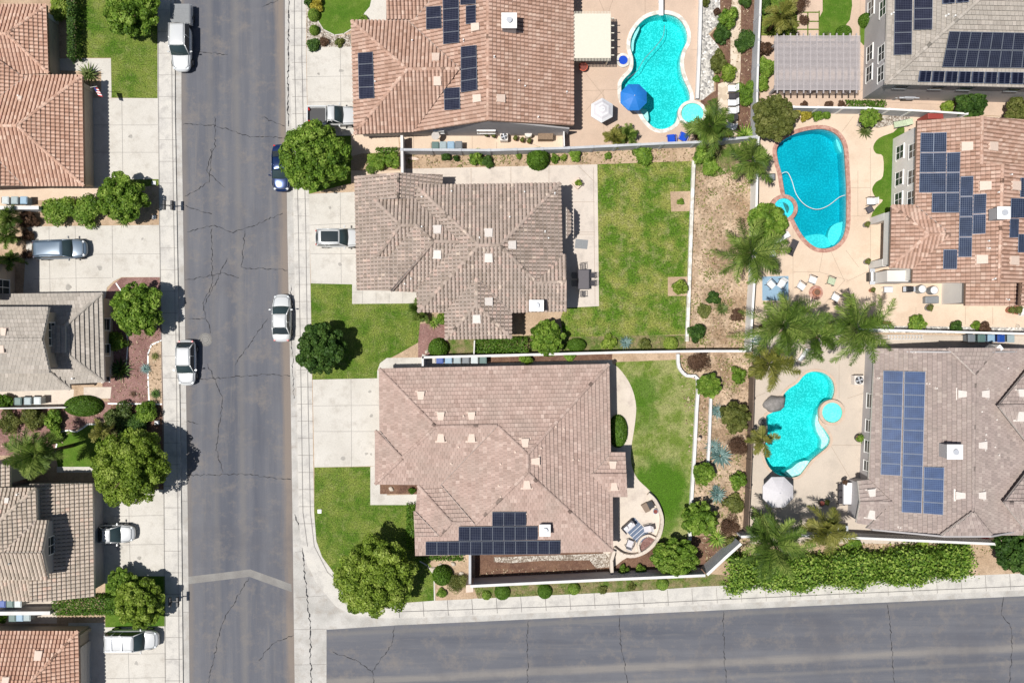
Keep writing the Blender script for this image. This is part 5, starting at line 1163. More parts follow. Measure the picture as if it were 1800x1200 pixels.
g1 = [Vector((wp[3].x, wp[3].y, 5.2)), Vector((wp[3].x, (wp[3].y+wp[4].y)/2, 6.4)), Vector((wp[4].x, wp[4].y, 5.2))]; gable(h, g1, M['stucco_g'], 5.0, .15)
window(h, wp[4], wp[3], 2.6, 1.7, 4.6, 1.1, n=2, out=.03); pipe(h, FU, 33, 868); roof_box(h, FU, 14, 880, .4, .5, 'vent_w'); pipe(h, FU, 19, 989, .3, .08, 'grey'); garage(h, 171, 868, 1005, 1)
# extra roof at far left between B and C
h = at_house((0, 835), 'small taupe tiled roof corner at the left edge beside the tall palm'); FS = roof(h, 'roof', M['taupe'], BAR, [((18,815),(18,856),5.0,[(18,815),(18,862),(-60,862),(-60,815)])], fascia='fascia_w'); walls(h, [(-60,815),(18,815),(18,856),(-60,856)], 5.0, .3, M['stucco_g'])
# D
h = at_house((60, 1180), 'orange terracotta hipped roof house at the bottom left corner')
FS = roof(h, 'roof', M['terra2'], BAR, [((0,1108),(138,1108),2.7,[(-80,1108),(138,1108),(20,1232),(-80,1232)]), ((138,1108),(143,1360),2.7,[(138,1108),(143,1360),(20,1232)]), ((0,1360),(143,1360),2.7,[(143,1360),(-80,1360),(-80,1232),(20,1232)])])
walls(h, [(-80,1108),(138,1108),(143,1360),(-80,1360)], 2.7, .5, M['stucco']); roof_box(h, FS, 69, 1152, .75, .9); roof_box(h, FS, 12, 1196, .7, .7); garage(h, 158.5, 1125, 1230, 1)
for yy in (1105,): m = MB(); c = P(150, yy); m.box(c.x-1.2, c.y, Z0, 3.6, .3, 2.2); m.build('porch_wall', M['stucco'], h, local=False, bevel=.02)
# E
h = at_house((820, 100), 'long salmon tiled house with scattered dark solar panels beside the turquoise pool')
FS = roof(h, 'roof', M['terra'], BAR, [
 ((618,37),(623,236),2.7,[(618,37),(623,236),(716,122)]), ((618,37),(718,37),2.7,[(618,37),(717,37),(808,121),(716,122)]), ((623,236),(727,235),2.7,[(623,236),(716,122),(808,121),(727,232)]),
 ((717,37),(727,232),2.7,[(717,37),(808,121),(727,232),(858,212),(858,-90),(835,-90),(730,34)]), ((679,34),(730,34),2.7,[(679,34),(730,34),(835,-90),(679,-90)]),
 ((1008,221),(1007,-90),2.7,[(1008,221),(1007,-90),(858,-90),(858,212)])])
walls(h, [(618,37),(679,38),(679,-90),(1007,-90),(1008,222),(785,233),(623,236)], 2.7, .45, M['stucco_g'])
ry = P(640, 226, 2.7).y
gw = [P(736, 223, 2.7), P(858, 208, 5.5), P(1001, 216, 2.7)]; yy = P(0, 214, 2.7).y
gw = [Vector((P(736, 0, 2.7).x, P(0, 226, 2.9).y+.0, 2.6)), Vector((P(858, 0, 5.5).x, P(0, 212, 5.3).y-.02+.25, 5.35)), Vector((P(1001, 0, 2.7).x, P(0, 221, 2.7).y+.3, 2.6))]
ymin = min(v.y for v in gw); gw = [Vector((v.x, ymin+.05, v.z-.08)) for v in gw]; gable(h, gw[::-1] if False else gw, M['stucco_g'], Z0, .15)
window(h, Vector((gw[0].x, ymin+.05)), Vector((gw[2].x, ymin+.05)), 6.6, 1.7, 1.7, 1.0, n=2, out=.04); window(h, Vector((gw[0].x, ymin+.05)), Vector((gw[2].x, ymin+.05)), 1.9, .9, 1.7, .8, out=.04)
for q, cc, r_ in [([(630,93),(657,91),(660,173),(632,174)],1,4),([(750,12),(777,10),(778,50),(750,52)],1,2),([(779,-25),(808,-27),(809,75),(780,78)],1,5),([(810,-31),(838,-33),(838,7),(810,9)],1,2),([(820,10),(838,8),(838,41),(820,43)],1,1),([(811,82),(839,79),(841,158),(811,163)],1,4),([(781,155),(810,153),(811,192),(782,194)],1,2)]: panels(h, FS, q, cc, r_, 'cells_h')
chimney(h, FS, 895, 36, 1.45, 1.45, 1.3)
for x, y in ((766,103),(769,142),(837,49),(840,174),(879,174)): roof_box(h, FS, x, y, .75, .85)
for x, y in ((725,73),(815,72),(912,143),(923,153),(869,101),(946,207),(996,163),(660,145)): pipe(h, FS, x, y)
c = P(765, 238, 1.6); t = thing('satellite_dish', 'white satellite dish under the south eave of the salmon house', 'satellite dish', (c.x, c.y, Z0+.0)); m = MB(); m.cyl(0, 0, 0, .03, 1.5, 8); m.build('mast', M['alu'], t)
m = MB(); m.cyl(0, 0, 0, .05, .1, 20, 0, .42); o = m.build('dish', M['vent_w'], t); o.location = (0, 0, 1.45); o.rotation_euler = (.5, .4, 0)
# patio cover of E
c = P(1040, 64, 2.6); t = thing('patio_cover', 'cream slatted patio cover between the salmon house and the turquoise pool', 'patio cover', (c.x, c.y, Z0)); sx, sy = 67/S*.966, 78/S*.966
M['creamp'] = plain('cream_paint', (.66, .62, .52), .6, var=.05)
m = MB(); m.box(0, 0, 2.52, sx, sy, .05); m.build('top', M['creamp'], t)
m = MB()
for k in range(26): m.box(-sx/2+sx*(k+.5)/26, 0, 2.40, .05, sy+.5, .12)
m.build('slats', M['creamp'], t); m = MB()
for k in range(6): m.box(.1, -sy/2+sy*(k+.5)/6, 2.28, sx+.5, .08, .12)
m.build('rafters', M['creamp'], t)
for a in (-1, 1): m = MB(); m.box(sx/2-.15, a*(sy/2-.3), 0, .14, .14, 2.28); m.build('post', M['creamp'], t)
# F
h = at_house((820, 440), 'large brown tiled house in the centre with many hips and valleys')
FS = roof(h, 'roof', M['brownt'], BAR, [
 ((624,309),(628,510),2.7,[(624,309),(699,304),(699,348),(658,350),(704,396),(662,452),(686,452),(687,511),(628,510)]),
 ((778,307),(777,326),2.6,[(699,304),(778,307),(777,326),(731,326),(728,349),(699,348)]),
 ((658,350),(728,349),3.4,[(658,350),(728,349),(808,425),(762,424),(731,396),(704,396)]), ((662,452),(686,452),3.24,[(704,396),(731,396),(686,452),(662,452)]),
 ((686,452),(686,511),3.88,[(686,452),(731,396),(762,424),(687,511)],.28), ((687,511),(733,513),3.2,[(687,511),(762,424),(808,425),(732,508),(733,513)]),
 ((731,326),(985,322),3.4,[(731,326),(985,322),(879,431),(842,431)]), ((731,326),(735,548),3.4,[(842,431),(735,548),(732,508),(808,425),(728,349),(731,326)]),
 ((985,322),(988,448),3.4,[(879,431),(985,322),(988,448),(944,497)]), ((988,448),(995,448),3.4,[(988,448),(995,448),(996,495),(944,497)]),
 ((735,548),(996,548),3.4,[(735,548),(842,431),(879,431),(944,497),(996,495),(996,547),(899,549),(838,488),(782,549)]),
 ((782,549),(783,596),3.4,[(782,549),(838,488),(838,535),(783,596)]), ((899,549),(899,594),3.4,[(899,549),(899,594),(838,535),(838,488)]), ((783,596),(899,594),3.4,[(783,596),(899,594),(838,535)]),
 ((1003,376),(1003,408),2.7,[(1003,376),(1003,408),(995,420),(995,364)])], fascia='fascia_w')
walls(h, [(624,309),(699,304),(778,307),(778,326),(985,322),(988,448),(995,448),(996,547),(899,549),(899,594),(783,596),(782,549),(735,548),(733,513),(628,510)], 2.9, .5, M['stucco'])
walls(h, [(735,326),(985,322),(988,448),(995,448),(996,547),(899,549),(899,594),(783,596),(782,549),(735,548)], 3.4, .5, M['stucco'], z0=2.7, name='upper_wall')
for x, y in ((769,405),(769,446),(859,411),(859,452),(838,559)): roof_box(h, FS, x, y, .78, .85, 'vent_w')
for x, y in ((899,431),(858,530)): roof_box(h, FS, x, y, .8, .75, 'vent_w')
for x, y in ((794,337),(742,347),(843,418),(896,382),(922,338),(958,407),(964,419),(723,490),(712,499),(742,399),(975,340)): pipe(h, FS, x, y)
chimney(h, FS, 943, 537, 1.42, 1.1, 1.2, 'stucco')
# G
h = at_house((880, 800), 'wide pink flat tiled house with a stepped dark solar array and curved patio')
FS = roof(h, 'roof', M['pinkflat'], FLAT, [
 ((667,648),(668,757),2.7,[(667,648),(766,750),(707,805),(668,757)]), ((667,648),(1070,640),2.7,[(667,648),(1070,640),(927,798),(874,748),(766,750)]),
 ((660,850),(775,851),2.7,[(660,850),(775,851),(857,766),(874,748),(766,750),(707,805)]), ((660,757),(660,850),2.7,[(660,757),(660,850),(707,805)]), ((660,757),(668,757),2.7,[(660,757),(668,757),(707,805)]),
 ((773,640),(775,851),2.7,[(775,851),(857,766),(874,748),(927,798),(927,830),(835,921)]),
 ((735,853),(775,851),2.7,[(735,853),(775,851),(835,921),(793,918)]), ((733,853),(730,900),2.7,[(735,853),(793,918),(772,941),(731,899)]), ((728,898),(731,898),2.8,[(727,898),(731,899),(772,941),(729,941)]),
 ((730,975),(1077,968),2.7,[(730,975),(1077,968),(927,830),(835,921),(793,918),(772,941),(729,941)]),
 ((1070,640),(1077,968),2.7,[(1070,640),(1073,795),(1040,834),(1076,872),(1077,968),(927,830),(927,798)]),
 ((1073,795),(1099,795),2.7,[(1073,795),(1099,795),(1101,834),(1040,834)]), ((1103,872),(1076,873),2.7,[(1103,872),(1076,872),(1040,834),(1101,834)])], fascia='fascia_w')
walls(h, [(667,648),(1070,640),(1073,795),(1099,795),(1103,872),(1076,873),(1077,968),(730,975),(728,898),(733,853),(660,850),(660,757),(668,757)], 2.7, .35, M['stucco'])
for q, cc, r_ in [([(865,898),(925,898),(925,922),(865,923)],3,1),([(806,924),(945,923),(945,947),(806,949)],7,1),([(748,950),(985,948),(985,972),(748,974)],12,1)]: panels(h, FS, q, cc, r_, 'cells', 'blackframe' if False else 'alu', .02)
chimney(h, FS, 958, 932, 1.08, 1.15, 1.0, 'stucco_g')
for x, y in ((740,696),(775,732),(829,732),(923,779),(775,768),(829,768),(940,810),(926,850),(1077,818),(1079,853)): roof_box(h, FS, x, y, .95, .75, 'vent', 'hood')
for x, y in ((991,753),(977,749),(951,787),(1007,807),(1017,808),(880,815),(806,785),(793,814),(877,853),(906,794),(815,731),(925,902),(880,872)): pipe(h, FS, x, y, .22, .08, 'vent')
# H
h = at_house((1700, 60), 'grey flat tiled two storey house at the top right under big solar arrays')
FS = roof(h, 'roof', M['greyflat'], FLAT, [((1564,-120),(1556,148),5.2,[(1564,-120),(1556,148),(1712,8),(1856,-120)]), ((1556,148),(1940,157),5.2,[(1556,148),(1940,157),(1940,-120),(1856,-120),(1712,8)])], fascia='fascia_w')
wp = walls(h, [(1564,-120),(1940,-120),(1940,157),(1556,148)], 5.2, .25, M['stucco_g'])
for q, cc, r_, ce in [([(1575,-60),(1607,-60),(1605,96),(1572,97)],1,8,'cells_h'),([(1609,-60),(1643,-60),(1641,52),(1607,53)],1,6,'cells_h'),([(1669,53),(1860,57),(1856,119),(1656,117)],10,2,'cells'),([(1616,122),(1870,126),(1869,149),(1613,143)],11,1,'cells_black'),([(1657,-10),(1707,-12),(1706,4),(1657,8)],2,1,'cells_black')]: panels(h, FS, q, cc, r_, ce, 'alu', .03 if ce != 'cells_black' else .08)
wallW = (wp[3], wp[0])
L_ = (wp[0]-wp[3]).length
for yy in (15, 94, 130):
    for zc in (3.9, 1.5): window(h, wp[0], wp[3], (wp[0].y-P(0, yy, zc).y), 1.5, zc, 1.2, out=.03, n=2)
for xx in (1583, 1646, 1696, 1780): window(h, wp[3], wp[2], (P(xx, 0, 3.8).x-wp[3].x), 1.2, 3.9, .8, out=.03, frame='grey')
for xx, yy in ((1664,28),(1676,30),(1568,25)): pipe(h, FS, xx, yy)
# I
h = at_house((1700, 350), 'two storey terracotta tiled house with stepped blue solar panels')
FS = roof(h, 'roof', M['terra'], BAR, [
 ((1607,212),(1607,497),5.2,[(1612,212),(1726,205),(1725,289),(1762,289),(1756,497),(1603,497),(1604,472),(1670,412),(1608,361)]),
 ((1798,205),(1798,289),5.2,[(1726,205),(1810,212),(1812,289),(1725,289)]), ((1857,289),(1857,497),5.2,[(1762,289),(1862,289),(1860,497),(1756,497)]),
 ((1567,361),(1564,470),5.15,[(1567,361),(1632,412),(1564,470)]), ((1567,361),(1608,361),5.15,[(1567,361),(1608,361),(1670,412),(1632,412)]), ((1564,470),(1604,472),5.15,[(1564,470),(1604,472),(1670,412),(1632,412)]),
 ((1697,497),(1696,537),4.6,[(1697,497),(1794,497),(1792,537),(1696,537)]), ((1890,497),(1890,537),4.6,[(1794,497),(1890,497),(1890,537),(1792,537)])])
wp = walls(h, [(1612,212),(1808,212),(1858,289),(1858,497),(1603,497)], 5.2, .35, M['stucco_w']); walls(h, [(1697,480),(1890,480),(1890,537),(1696,537)], 4.6, .35, M['stucco_w'], name='bay_wall')
m = MB(); q = offset_poly([P(*v, 5.15) for v in ((1567,361),(1625,361),(1625,471),(1564,470))], -.4); m.prism([(v.x, v.y) for v in q], 3.0, 4.95, 0, True, True); m.build('upper_wall', M['stucco_w'], h, local=False)
for v in (q[0], q[3]): m = MB(); m.box(v.x+.35, v.y+(.3 if v is q[3] else -.3), Z0, .75, .7, 2.9); m.build('porch_pillar', M['stucco_w'], h, local=False, bevel=.02)
for yy in (267, 313, 350):
    for zc in (4.1, 1.7): window(h, wp[0], wp[4], (wp[0].y-P(0, yy-(2 if zc > 3 else -1), zc).y), 1.35, zc, 1.4, out=.04, n=2)
m = MB(); v = P(1597, 486, 2.7); m.box(v.x-1.1, v.y-.0, Z0, 2.6, 1.1, 3.2); m.build('bay_window', M['stucco_w'], h, local=False, bevel=.02)
for q in [([(1620,233),(1643,233),(1642,339),(1617,339)],1,3),([(1643,233),(1666,232),(1664,374),(1639,374)],1,4),([(1666,268),(1690,267),(1688,374),(1664,374)],1,3),([(1690,310),(1713,309),(1710,452),(1686,452)],1,4),([(1713,341),(1736,340),(1734,411),(1711,412)],1,2),([(1660,438),(1685,438),(1684,473),(1659,473)],1,1),([(1793,312),(1816,312),(1816,347),(1792,347)],1,1),([(1776,348),(1824,349),(1823,383),(1775,383)],2,1),([(1774,384),(1790,384),(1789,418),(1773,418)],1,1),([(1789,411),(1812,411),(1812,444),(1788,444)],1,1)]: panels(h, FS, q[0], q[1], q[2], 'cells_navy', 'alu', .05)
chimney(h, FS, 1765, 374, 1.2, 1.15, 1.3, 'stucco_g')
for x, y in ((1700,258),(1743,258),(1732,327),(1783,327),(1726,456),(1780,458)): roof_box(h, FS, x, y, .85, 1.0)
for x, y in ((1735,424),(1736,437),(1775,308),(1746,490),(1752,339),(1770,527)): pipe(h, FS, x, y)
# J
h = at_house((1680, 780), 'wide mauve grey tiled house with tall columns of bright blue solar panels')
FS = roof(h, 'roof', M['mauve'], FLAT, [
 ((1531,612),(1531,928),2.7,[(1538,612),(1666,612),(1713,657),(1710,900),(1655,940),(1522,928),(1568,883),(1527,843)]),
 ((1666,612),(1750,612),5.25,[(1666,612),(1750,612),(1713,657)]), ((1655,940),(1742,940),5.2,[(1655,940),(1742,940),(1710,900)]),
 ((1816,612),(1816,940),2.7,[(1713,657),(1750,612),(1825,612),(1824,940),(1742,940),(1710,900)]),
 ((1508,845),(1527,843),2.7,[(1508,845),(1527,843),(1568,883),(1512,883)]), ((1505,918),(1525,921),2.7,[(1512,883),(1568,883),(1525,921),(1505,918)]),
 ((1815,640),(1900,640),3.95,[(1755,713),(1815,640),(1900,640),(1900,713)]), ((1815,790),(1900,790),3.95,[(1755,713),(1900,713),(1900,790),(1815,790)]),
 ((1806,830),(1900,830),4.2,[(1765,883),(1806,830),(1900,830),(1900,883)]), ((1806,936),(1900,936),4.2,[(1765,883),(1900,883),(1900,936),(1806,936)])], fascia='fascia_w')
wp = walls(h, [(1538,612),(1822,612),(1821,940),(1522,928),(1505,918),(1508,845),(1527,843)], 2.7, .3, M['stucco_g'])
for a, b, yb in ((1540, 1816, 613), (1524, 1814, 938)):
    yw = P(0, yb, 2.7).y + (-.35 if yb < 700 else .35); xa, xm, xb = P(a, 0, 2.7).x+.5, P(1713, 0, 6.3).x, P(b, 0, 2.7).x-.5
    gable(h, [Vector((xa, yw, 2.75)), Vector((xm-2.2, yw, 5.3)), Vector((xm+2.2, yw, 5.3)), Vector((xb, yw, 2.75))], M['stucco_g'], 2.0, .15)
for yy, ww in ((704, 1.4), (748, 1.2), (784, 1.2), (818, 1.)): window(h, wp[0], wp[6], (wp[0].y-P(0, yy, 1.5).y), ww, 1.6, 1.1, out=.03)
for q, r_ in [([(1554,651),(1590,652),(1585,836),(1549,834)],9),([(1591,652),(1629,653),(1622,902),(1586,900)],12),([(1625,820),(1662,821),(1660,905),(1624,902)],4)]: panels(h, FS, q, 1, r_, 'cells_blue', 'alu', .04)
chimney(h, FS, 1679, 794, 1.5, 1.4, 1.1, 'stucco_g')
for x, y in ((1692,692),(1728,692),(1724,782),(1688,870),(1722,870),(1532,868),(1531,902),(1795,693),(1793,730)): roof_box(h, FS, x, y, .95, .85, 'vent_w', 'hood')
for x, y in ((1607,619),(1544,664),(1632,674),(1645,682),(1724,723),(1750,737),(1731,763),(1747,785),(1754,799),(1770,647),(1581,926)): pipe(h, FS, x, y, .22, .08, 'vent_w')
MB().box(P(1754,0,4).x, P(0,612,4).y, 2.6, .55, .55, 1.7, 0, .7).build('small_chimney', M['white'], h, local=False, bevel=.02)
# ============================================================ walls and fences
W = wall
W('garden_wall', 'long grey wall with pale cap and rail posts below the salmon house', 'wall', [(706,263),(860,264),(1000,260),(1165,252),(1222,250),(1333,240)], 1.7, .18, M['wallgrey'], cap=M['wallgrey'], posts=2.6, postmat=M['wallgrey'])
W('garden_wall', 'short grey wall dividing the front bushes from the side yard', 'wall', [(706,238),(707,304)], 1.7, .2, M['wallgrey'], cap=M['wallcap'])
W('side_gate', 'white gate at the east end of the salmon house side yard', 'gate', [(991,224),(992,257)], 1.6, .1, M['white'])
W('pool_fence', 'low white wall between the turquoise pool deck and the grey gravel', 'wall', [(1234,-60),(1230,80),(1226,173)], .5, .3, M['wallcap'])
W('garden_fence', 'pale blue grey fence from the top edge down to the corner by the olive tree', 'fence', [(1340,-60),(1334,70),(1331,160),(1331,242)], 1.8, .14, M['wallgrey'], cap=M['wallcap'], posts=2.6)
W('garden_fence', 'grey white fence with posts below the pergola yard', 'fence', [(1395,188),(1525,190),(1640,196),(1700,200)], 1.8, .12, M['wallgrey'], cap=M['white'], posts=2.4, postmat=M['white'])
W('garden_fence', 'white fence between the dry slope and the blue pool deck', 'fence', [(1333,240),(1331,310),(1329,400),(1327,480),(1322,560),(1319,619)], 1.8, .16, M['white'], cap=M['white'])
W('garden_wall', 'long thin white wall below the central lawn and its planting bed', 'wall', [(742,628),(900,624),(1100,619),(1240,617),(1320,617)], 1.7, .17, M['wallgrey'], cap=M['wallcap'])
W('garden_wall', 'short white wall at the left end of the bin row', 'wall', [(743,626),(743,644)], 1.7, .2, M['wallcap'])
W('garden_wall', 'short white wall between the clipped ball and the hedge south of the brown house', 'wall', [(834,598),(833,622)], 1.2, .12, M['wallcap'])
W('garden_fence', 'white fence between the cream deck and the kidney pool yard', 'fence', [(1400,578),(1560,580),(1700,584),(1860,588)], 1.7, .14, M['wallgrey'], cap=M['white'])
W('garden_wall', 'long grey block wall with white cap beside the sidewalk', 'wall', [(827,1030),(950,1024),(1100,1017),(1240,1011)], 2.3, .2, M['wallgrey'], cap=M['wallcap'])
W('garden_wall', 'pale slanted wall joining the street wall to the palm corner', 'wall', [(1243,1010),(1275,980),(1303,955)], 2.2, .22, M['wallgrey'], cap=M['wallcap'])
W('garden_wall', 'grey return wall from the pink roof house to the street wall', 'wall', [(826,975),(826,1028)], 2.0, .18, M['wallgrey'], cap=M['wallgrey'])
W('garden_wall', 'long white topped wall south of the mauve house and kidney pool yard', 'wall', [(1303,943),(1400,941),(1500,945),(1640,951),(1755,956)], 1.9, .18, M['wallgrey'], cap=M['wallcap'])
W('wood_fence', 'brown fence between the kidney pool deck and the agave slope', 'fence', [(1326,650),(1323,760),(1319,860),(1315,934)], 1.5, .1, M['brownfence'], posts=3, postmat=M['brownfence'])
W('retaining_wall', 'curved white low wall on the right of the patchy lawn', 'wall', smooth_loop([(1192,622),(1194,645),(1207,660),(1227,666),(1225,720),(1221,800),(1216,880),(1213,950)], 3, False), .45, .3, M['wallcap'])
W('retaining_wall', 'straight white low wall between the brown path and the agaves', 'wall', [(1250,700),(1247,780),(1243,842)], .4, .25, M['wallcap'])
W('retaining_wall', 'low stone block wall between the central lawn and the dry slope', 'wall', [(1220,282),(1216,380),(1212,500),(1208,600)], .4, .32, M['cop_stone'])
W('garden_wall', 'thin white wall above the dark bushes on the left edge', 'wall', [(-60,718),(60,717),(115,716)], 1.5, .12, M['wallcap'])
W('garden_wall', 'grey wall below the bins of the top left house', 'wall', [(-60,365),(68,365)], 1.6, .3, M['wallgrey'], cap=M['wallcap'])
W('garden_wall', 'grey capped wall between the two bin rows at the bottom left', 'wall', [(-60,1078),(88,1077)], 1.6, .3, M['wallgrey'], cap=M['wallcap'])
W('patio_wall', 'curved cream seat wall round the striped rug patio', 'wall', smooth_loop([(1140,868),(1152,880),(1163,905),(1163,928),(1154,950),(1137,968),(1115,977),(1095,975),(1079,964)], 3, False), .55, .32, M['pinkpatio'])
W('planter_wall', 'small curved cream ring holding red gravel by the striped rug', 'planter', smooth_loop([(1152,946),(1140,941),(1128,946),(1122,958),(1125,972)], 3, False), .4, .22, M['pinkpatio'])
W('garden_wall', 'short cream curved wall from the patio down to the street wall', 'wall', [(1080,968),(1075,985),(1076,1008)], 1.0, .3, M['pinkpatio'])
sheet('red_gravel', smooth_loop([(1152,948),(1140,944),(1130,950),(1126,962),(1130,972),(1142,966)], 3), Z0+.12, M['redmulch'], th=.1)
slab('gate_pillar', 'square pink pillar at the west end of the long street wall', 'pillar', [(819,1028),(832,1027),(832,1040),(819,1041)], 2.2, 'vent')
slab('gate_pillar', 'square pink pillar beside the dark tree at the end of the white wall', 'pillar', [(1757,949),(1772,948),(1773,962),(1758,963)], 2.0, 'vent')
M['pergola'] = plain('weathered_pergola_paint', (.46, .42, .42), .8, var=.15)
# pergola of the NE yard
a, b = P(1360, 64, 2.5), P(1511, 160, 2.5); t = thing('pergola', 'large white lattice pergola in the yard left of the grey roofed house', 'pergola', ((a.x+b.x)/2, (a.y+b.y)/2, Z0)); sx, sy = b.x-a.x, a.y-b.y
m = MB()
for k in range(46): m.box(0, -sy/2+sy*(k+.5)/46, 2.5, sx, .075, .06)
m.build('slats', M['pergola'], t); m = MB()
for k in range(13): m.box(-sx/2+sx*(k+.5)/13, 0, 2.32, .09, sy+.5, .18)
m.build('rafters', M['pergola'], t); m = MB()
for y in (-sy/2+.5, sy/2-.5): m.box(0, y, 2.10, sx*.98, .14, .22)
m.build('beams', M['pergola'], t)
for u in (-.45, 0, .45):
    for v in (-1, 1): m = MB(); m.box(sx*u, v*(sy/2-.5), 0, .2, .2, 2.1); m.build('post', M['pergola'], t)
# ============================================================ vehicles
def C_(name, label, x, y, deg, **k):
    p = P(x, y, .9); return car(name, label, (p.x, p.y, .0 if k.pop('road', 0) else Z0+.025), R(deg), **k)
C_('pickup_truck', 'white pickup with a grey bed cover parked on the left kerb at the top', 318, 66, -90, road=1, L_=6.6, W_=2.05, Ht=1.9, kind='pickup', paint='pwhite', bed='cover')
C_('estate_car', 'silver blue estate car on the left driveway', 105, 438, 2, L_=5.3, W_=2.02, Ht=1.6, kind='suv', paint='psilver')
C_('parked_car', 'white hatchback beside the manhole on the left kerb', 326, 637, -90, road=1, L_=4.55, W_=1.95, Ht=1.55, kind='hatch')
C_('parked_car', 'white car nosing out of the shaded garage drive on the left', 198, 938, 0, L_=4.2, W_=1.85, Ht=1.5, kind='sedan', paint='pwhite')
C_('parked_suv', 'long white SUV with a roof rack on the bottom left driveway', 231, 1124, 0, L_=5.3, W_=2.02, Ht=1.85, kind='suv', rack=True)
C_('parked_car', 'dark blue car half under the street tree', 493, 294, -90, road=1, L_=4.7, W_=1.9, Ht=1.45, kind='sedan', paint='pblue')
C_('parked_car', 'white sedan parked on the right kerb in the middle of the street', 494, 559, 90, road=1, L_=4.75, W_=1.95, Ht=1.45, kind='sedan')
C_('parked_suv', 'white SUV with a black glass roof in front of the brown house', 594, 418, 0, L_=4.55, W_=1.95, Ht=1.7, kind='suv', sunroof=True)
C_('pickup_truck', 'white pickup with an open dark bed in front of the salmon house', 585, 204, 0, L_=5.1, W_=1.95, Ht=1.8, kind='pickup')
# ============================================================ bins, mailboxes, small things
B_ = bins
B_(10,352,42,352,[('binw','first pale bin'),('bingrey','slate bin'),('binlb','light blue bin')], 'against the wall below the top left house')
B_(32,705,66,704,[('bingreen','green bin'),('bingrey','slate bin'),('binw','pale bin')], 'behind the thin white wall left of the oval bush')
B_(4,1060,32,1060,[('binblue','blue bin'),('bingreen','green bin'),('binw','pale bin')], 'above the bottom left wall')
B_(22,1085,48,1084,[('bingreen','green bin'),('binlb','light blue bin'),('bingrey','slate bin')], 'below the bottom left wall')
B_(765,256,806,255,[('bingreen','green topped bin'),('bingrey','first slate bin'),('binlb','light bin'),('bindk','dark slate bin')], 'beside the wall under the salmon house')
B_(773,632,849,632,[('binblue','blue bin'),('binlb','light blue bin'),('bingrey','slate bin'),('bindk','dark bin'),('binw','pale bin'),('bingreen','green bin')], 'in the row above the pink roof')
B_(1707,594,1776,595,[('bindk','dark bin'),('bingreen','green bin'),('binlb','light blue bin'),('binblue','bright blue bin'),('bingrey','slate bin')], 'in the row above the mauve roof')
def mailbox():
    t = thing('mailbox_cluster', '', 'mailbox'); m = MB(); m.box(0, 0, 0, .1, .1, 1.0); m.box(0, 0, .98, 1.0, .08, .06); m.build('post', M['dark'], t)
    for x in (-.38, .38):
        for y in (-.24, .24):
            m = MB(); m.box(x, y, 1.04, .26, .44, .2); m.box(x, y, 1.24, .2, .44, .05); m.build('mailbox', M['dark'], t, bevel=.02)
    return t
for x, y, l in ((296,361,'black mailbox cluster on the sidewalk above the left driveway with the silver car'),(306,1057,'black mailbox cluster on the sidewalk beside the lime green tree')):
    p = P(x, y, 1.2); p.z = Z0; inst('mail', mailbox, l, 'mailbox', p)
ac_unit('square white air conditioner behind the grey two storey house', 1537, 57); ac_unit('square white air conditioner beside the mauve roof and kidney pool', 1511, 668); ac_unit('white air conditioner in the side yard under the salmon house', 886, 240, s=.8)
# ============================================================ furniture
seatg = armchair('cush_w', 'darkmetal', .8); seatd = armchair('cush_dark', 'darkmetal', .72); seatgreen = armchair('cush_g', 'darkmetal', .8); blue = armchair('chairblue', 'chairblue', .85, 'pool_chair')
for i, (x, y, l, k, bld) in enumerate([(1286,156,'white cushioned chair at the top of the row of chairs on the stone path','sg',seatg),(1287,170,'dark chair second from the top on the stone path','sd',seatd),(1286,181,'white cushioned chair third from the top on the stone path','sg',seatg),(1286,195,'white cushioned chair fourth from the top on the stone path','sg',seatg),(1285,208,'dark chair fifth in the row on the stone path','sd',seatd),(1283,222,'white tilted chair at the bottom of the row by the fire bowl','sg',seatg)]): seat(k, bld, l, x, y, 180 if i < 5 else 160, 'chairs along the stone path')
seat('bl', blue, 'left bright blue chair below the turquoise pool', 1180, 244, 95); seat('bl', blue, 'right bright blue chair beside the spa and palm', 1201, 241, 65)
for x, y, a, l, k, bld in [(1408,503,-35,'white cushioned chair left of the brick fire pit','sg',seatg),(1428,492,-20,'white cushioned chair above left of the brick fire pit','sg',seatg),(1461,494,-20,'green patterned chair right of the brick fire pit','sgr',seatgreen),(1468,523,-30,'white cushioned chair below right of the brick fire pit','sg',seatg),(1355,500,-45,'left white chair on the aqua rug','sg',seatg),(1373,499,-120,'right white chair on the aqua rug','sg',seatg),(1530,354,180,'grey cushioned armchair beside the narrow lawn','sg',seatg)]: seat(k, bld, l, x, y, a)
slab('rug', 'aqua and white rug partly under a palm beside the blue pool yard', 'rug', [(1340,486),(1386,485),(1386,528),(1340,528)], .02, 'rug' if 'rug' in M else 'binlb', bevel=0)
c = P(1434, 514); t = thing('fire_pit', 'round brick fire pit ringed by chairs on the cream deck', 'fire pit', c); m = MB(); m.cyl(0, 0, 0, .72, .06, 28); m.build('brick_ring', M['cop_brick'], t); m = MB(); m.cyl(0, 0, .06, .4, .3, 20); m.build('bowl', M['terracotta'], t, bevel=.02); m = MB(); m.cyl(0, 0, .365, .3, .01, 16); m.build('ash', M['mulch'], t)
def bowl(label, x, y, r, mat, cat='fire bowl', h=.5):
    p = P(x, y, h); t = thing('fire_bowl', label, cat, (p.x, p.y, Z0)); m = MB(); m.cyl(0, 0, .15, r*.55, h-.15, 20, 0, r); m.build('bowl', M[mat], t); m = MB(); m.cyl(0, 0, h+.001, r*.85, .01, 20); m.build('lid', M['rust'], t)
    for k in range(3): a = k*2.09; m = MB(); m.box(math.cos(a)*r*.6, math.sin(a)*r*.6, 0, .05, .05, .3); m.build('leg', M['darkmetal'], t)
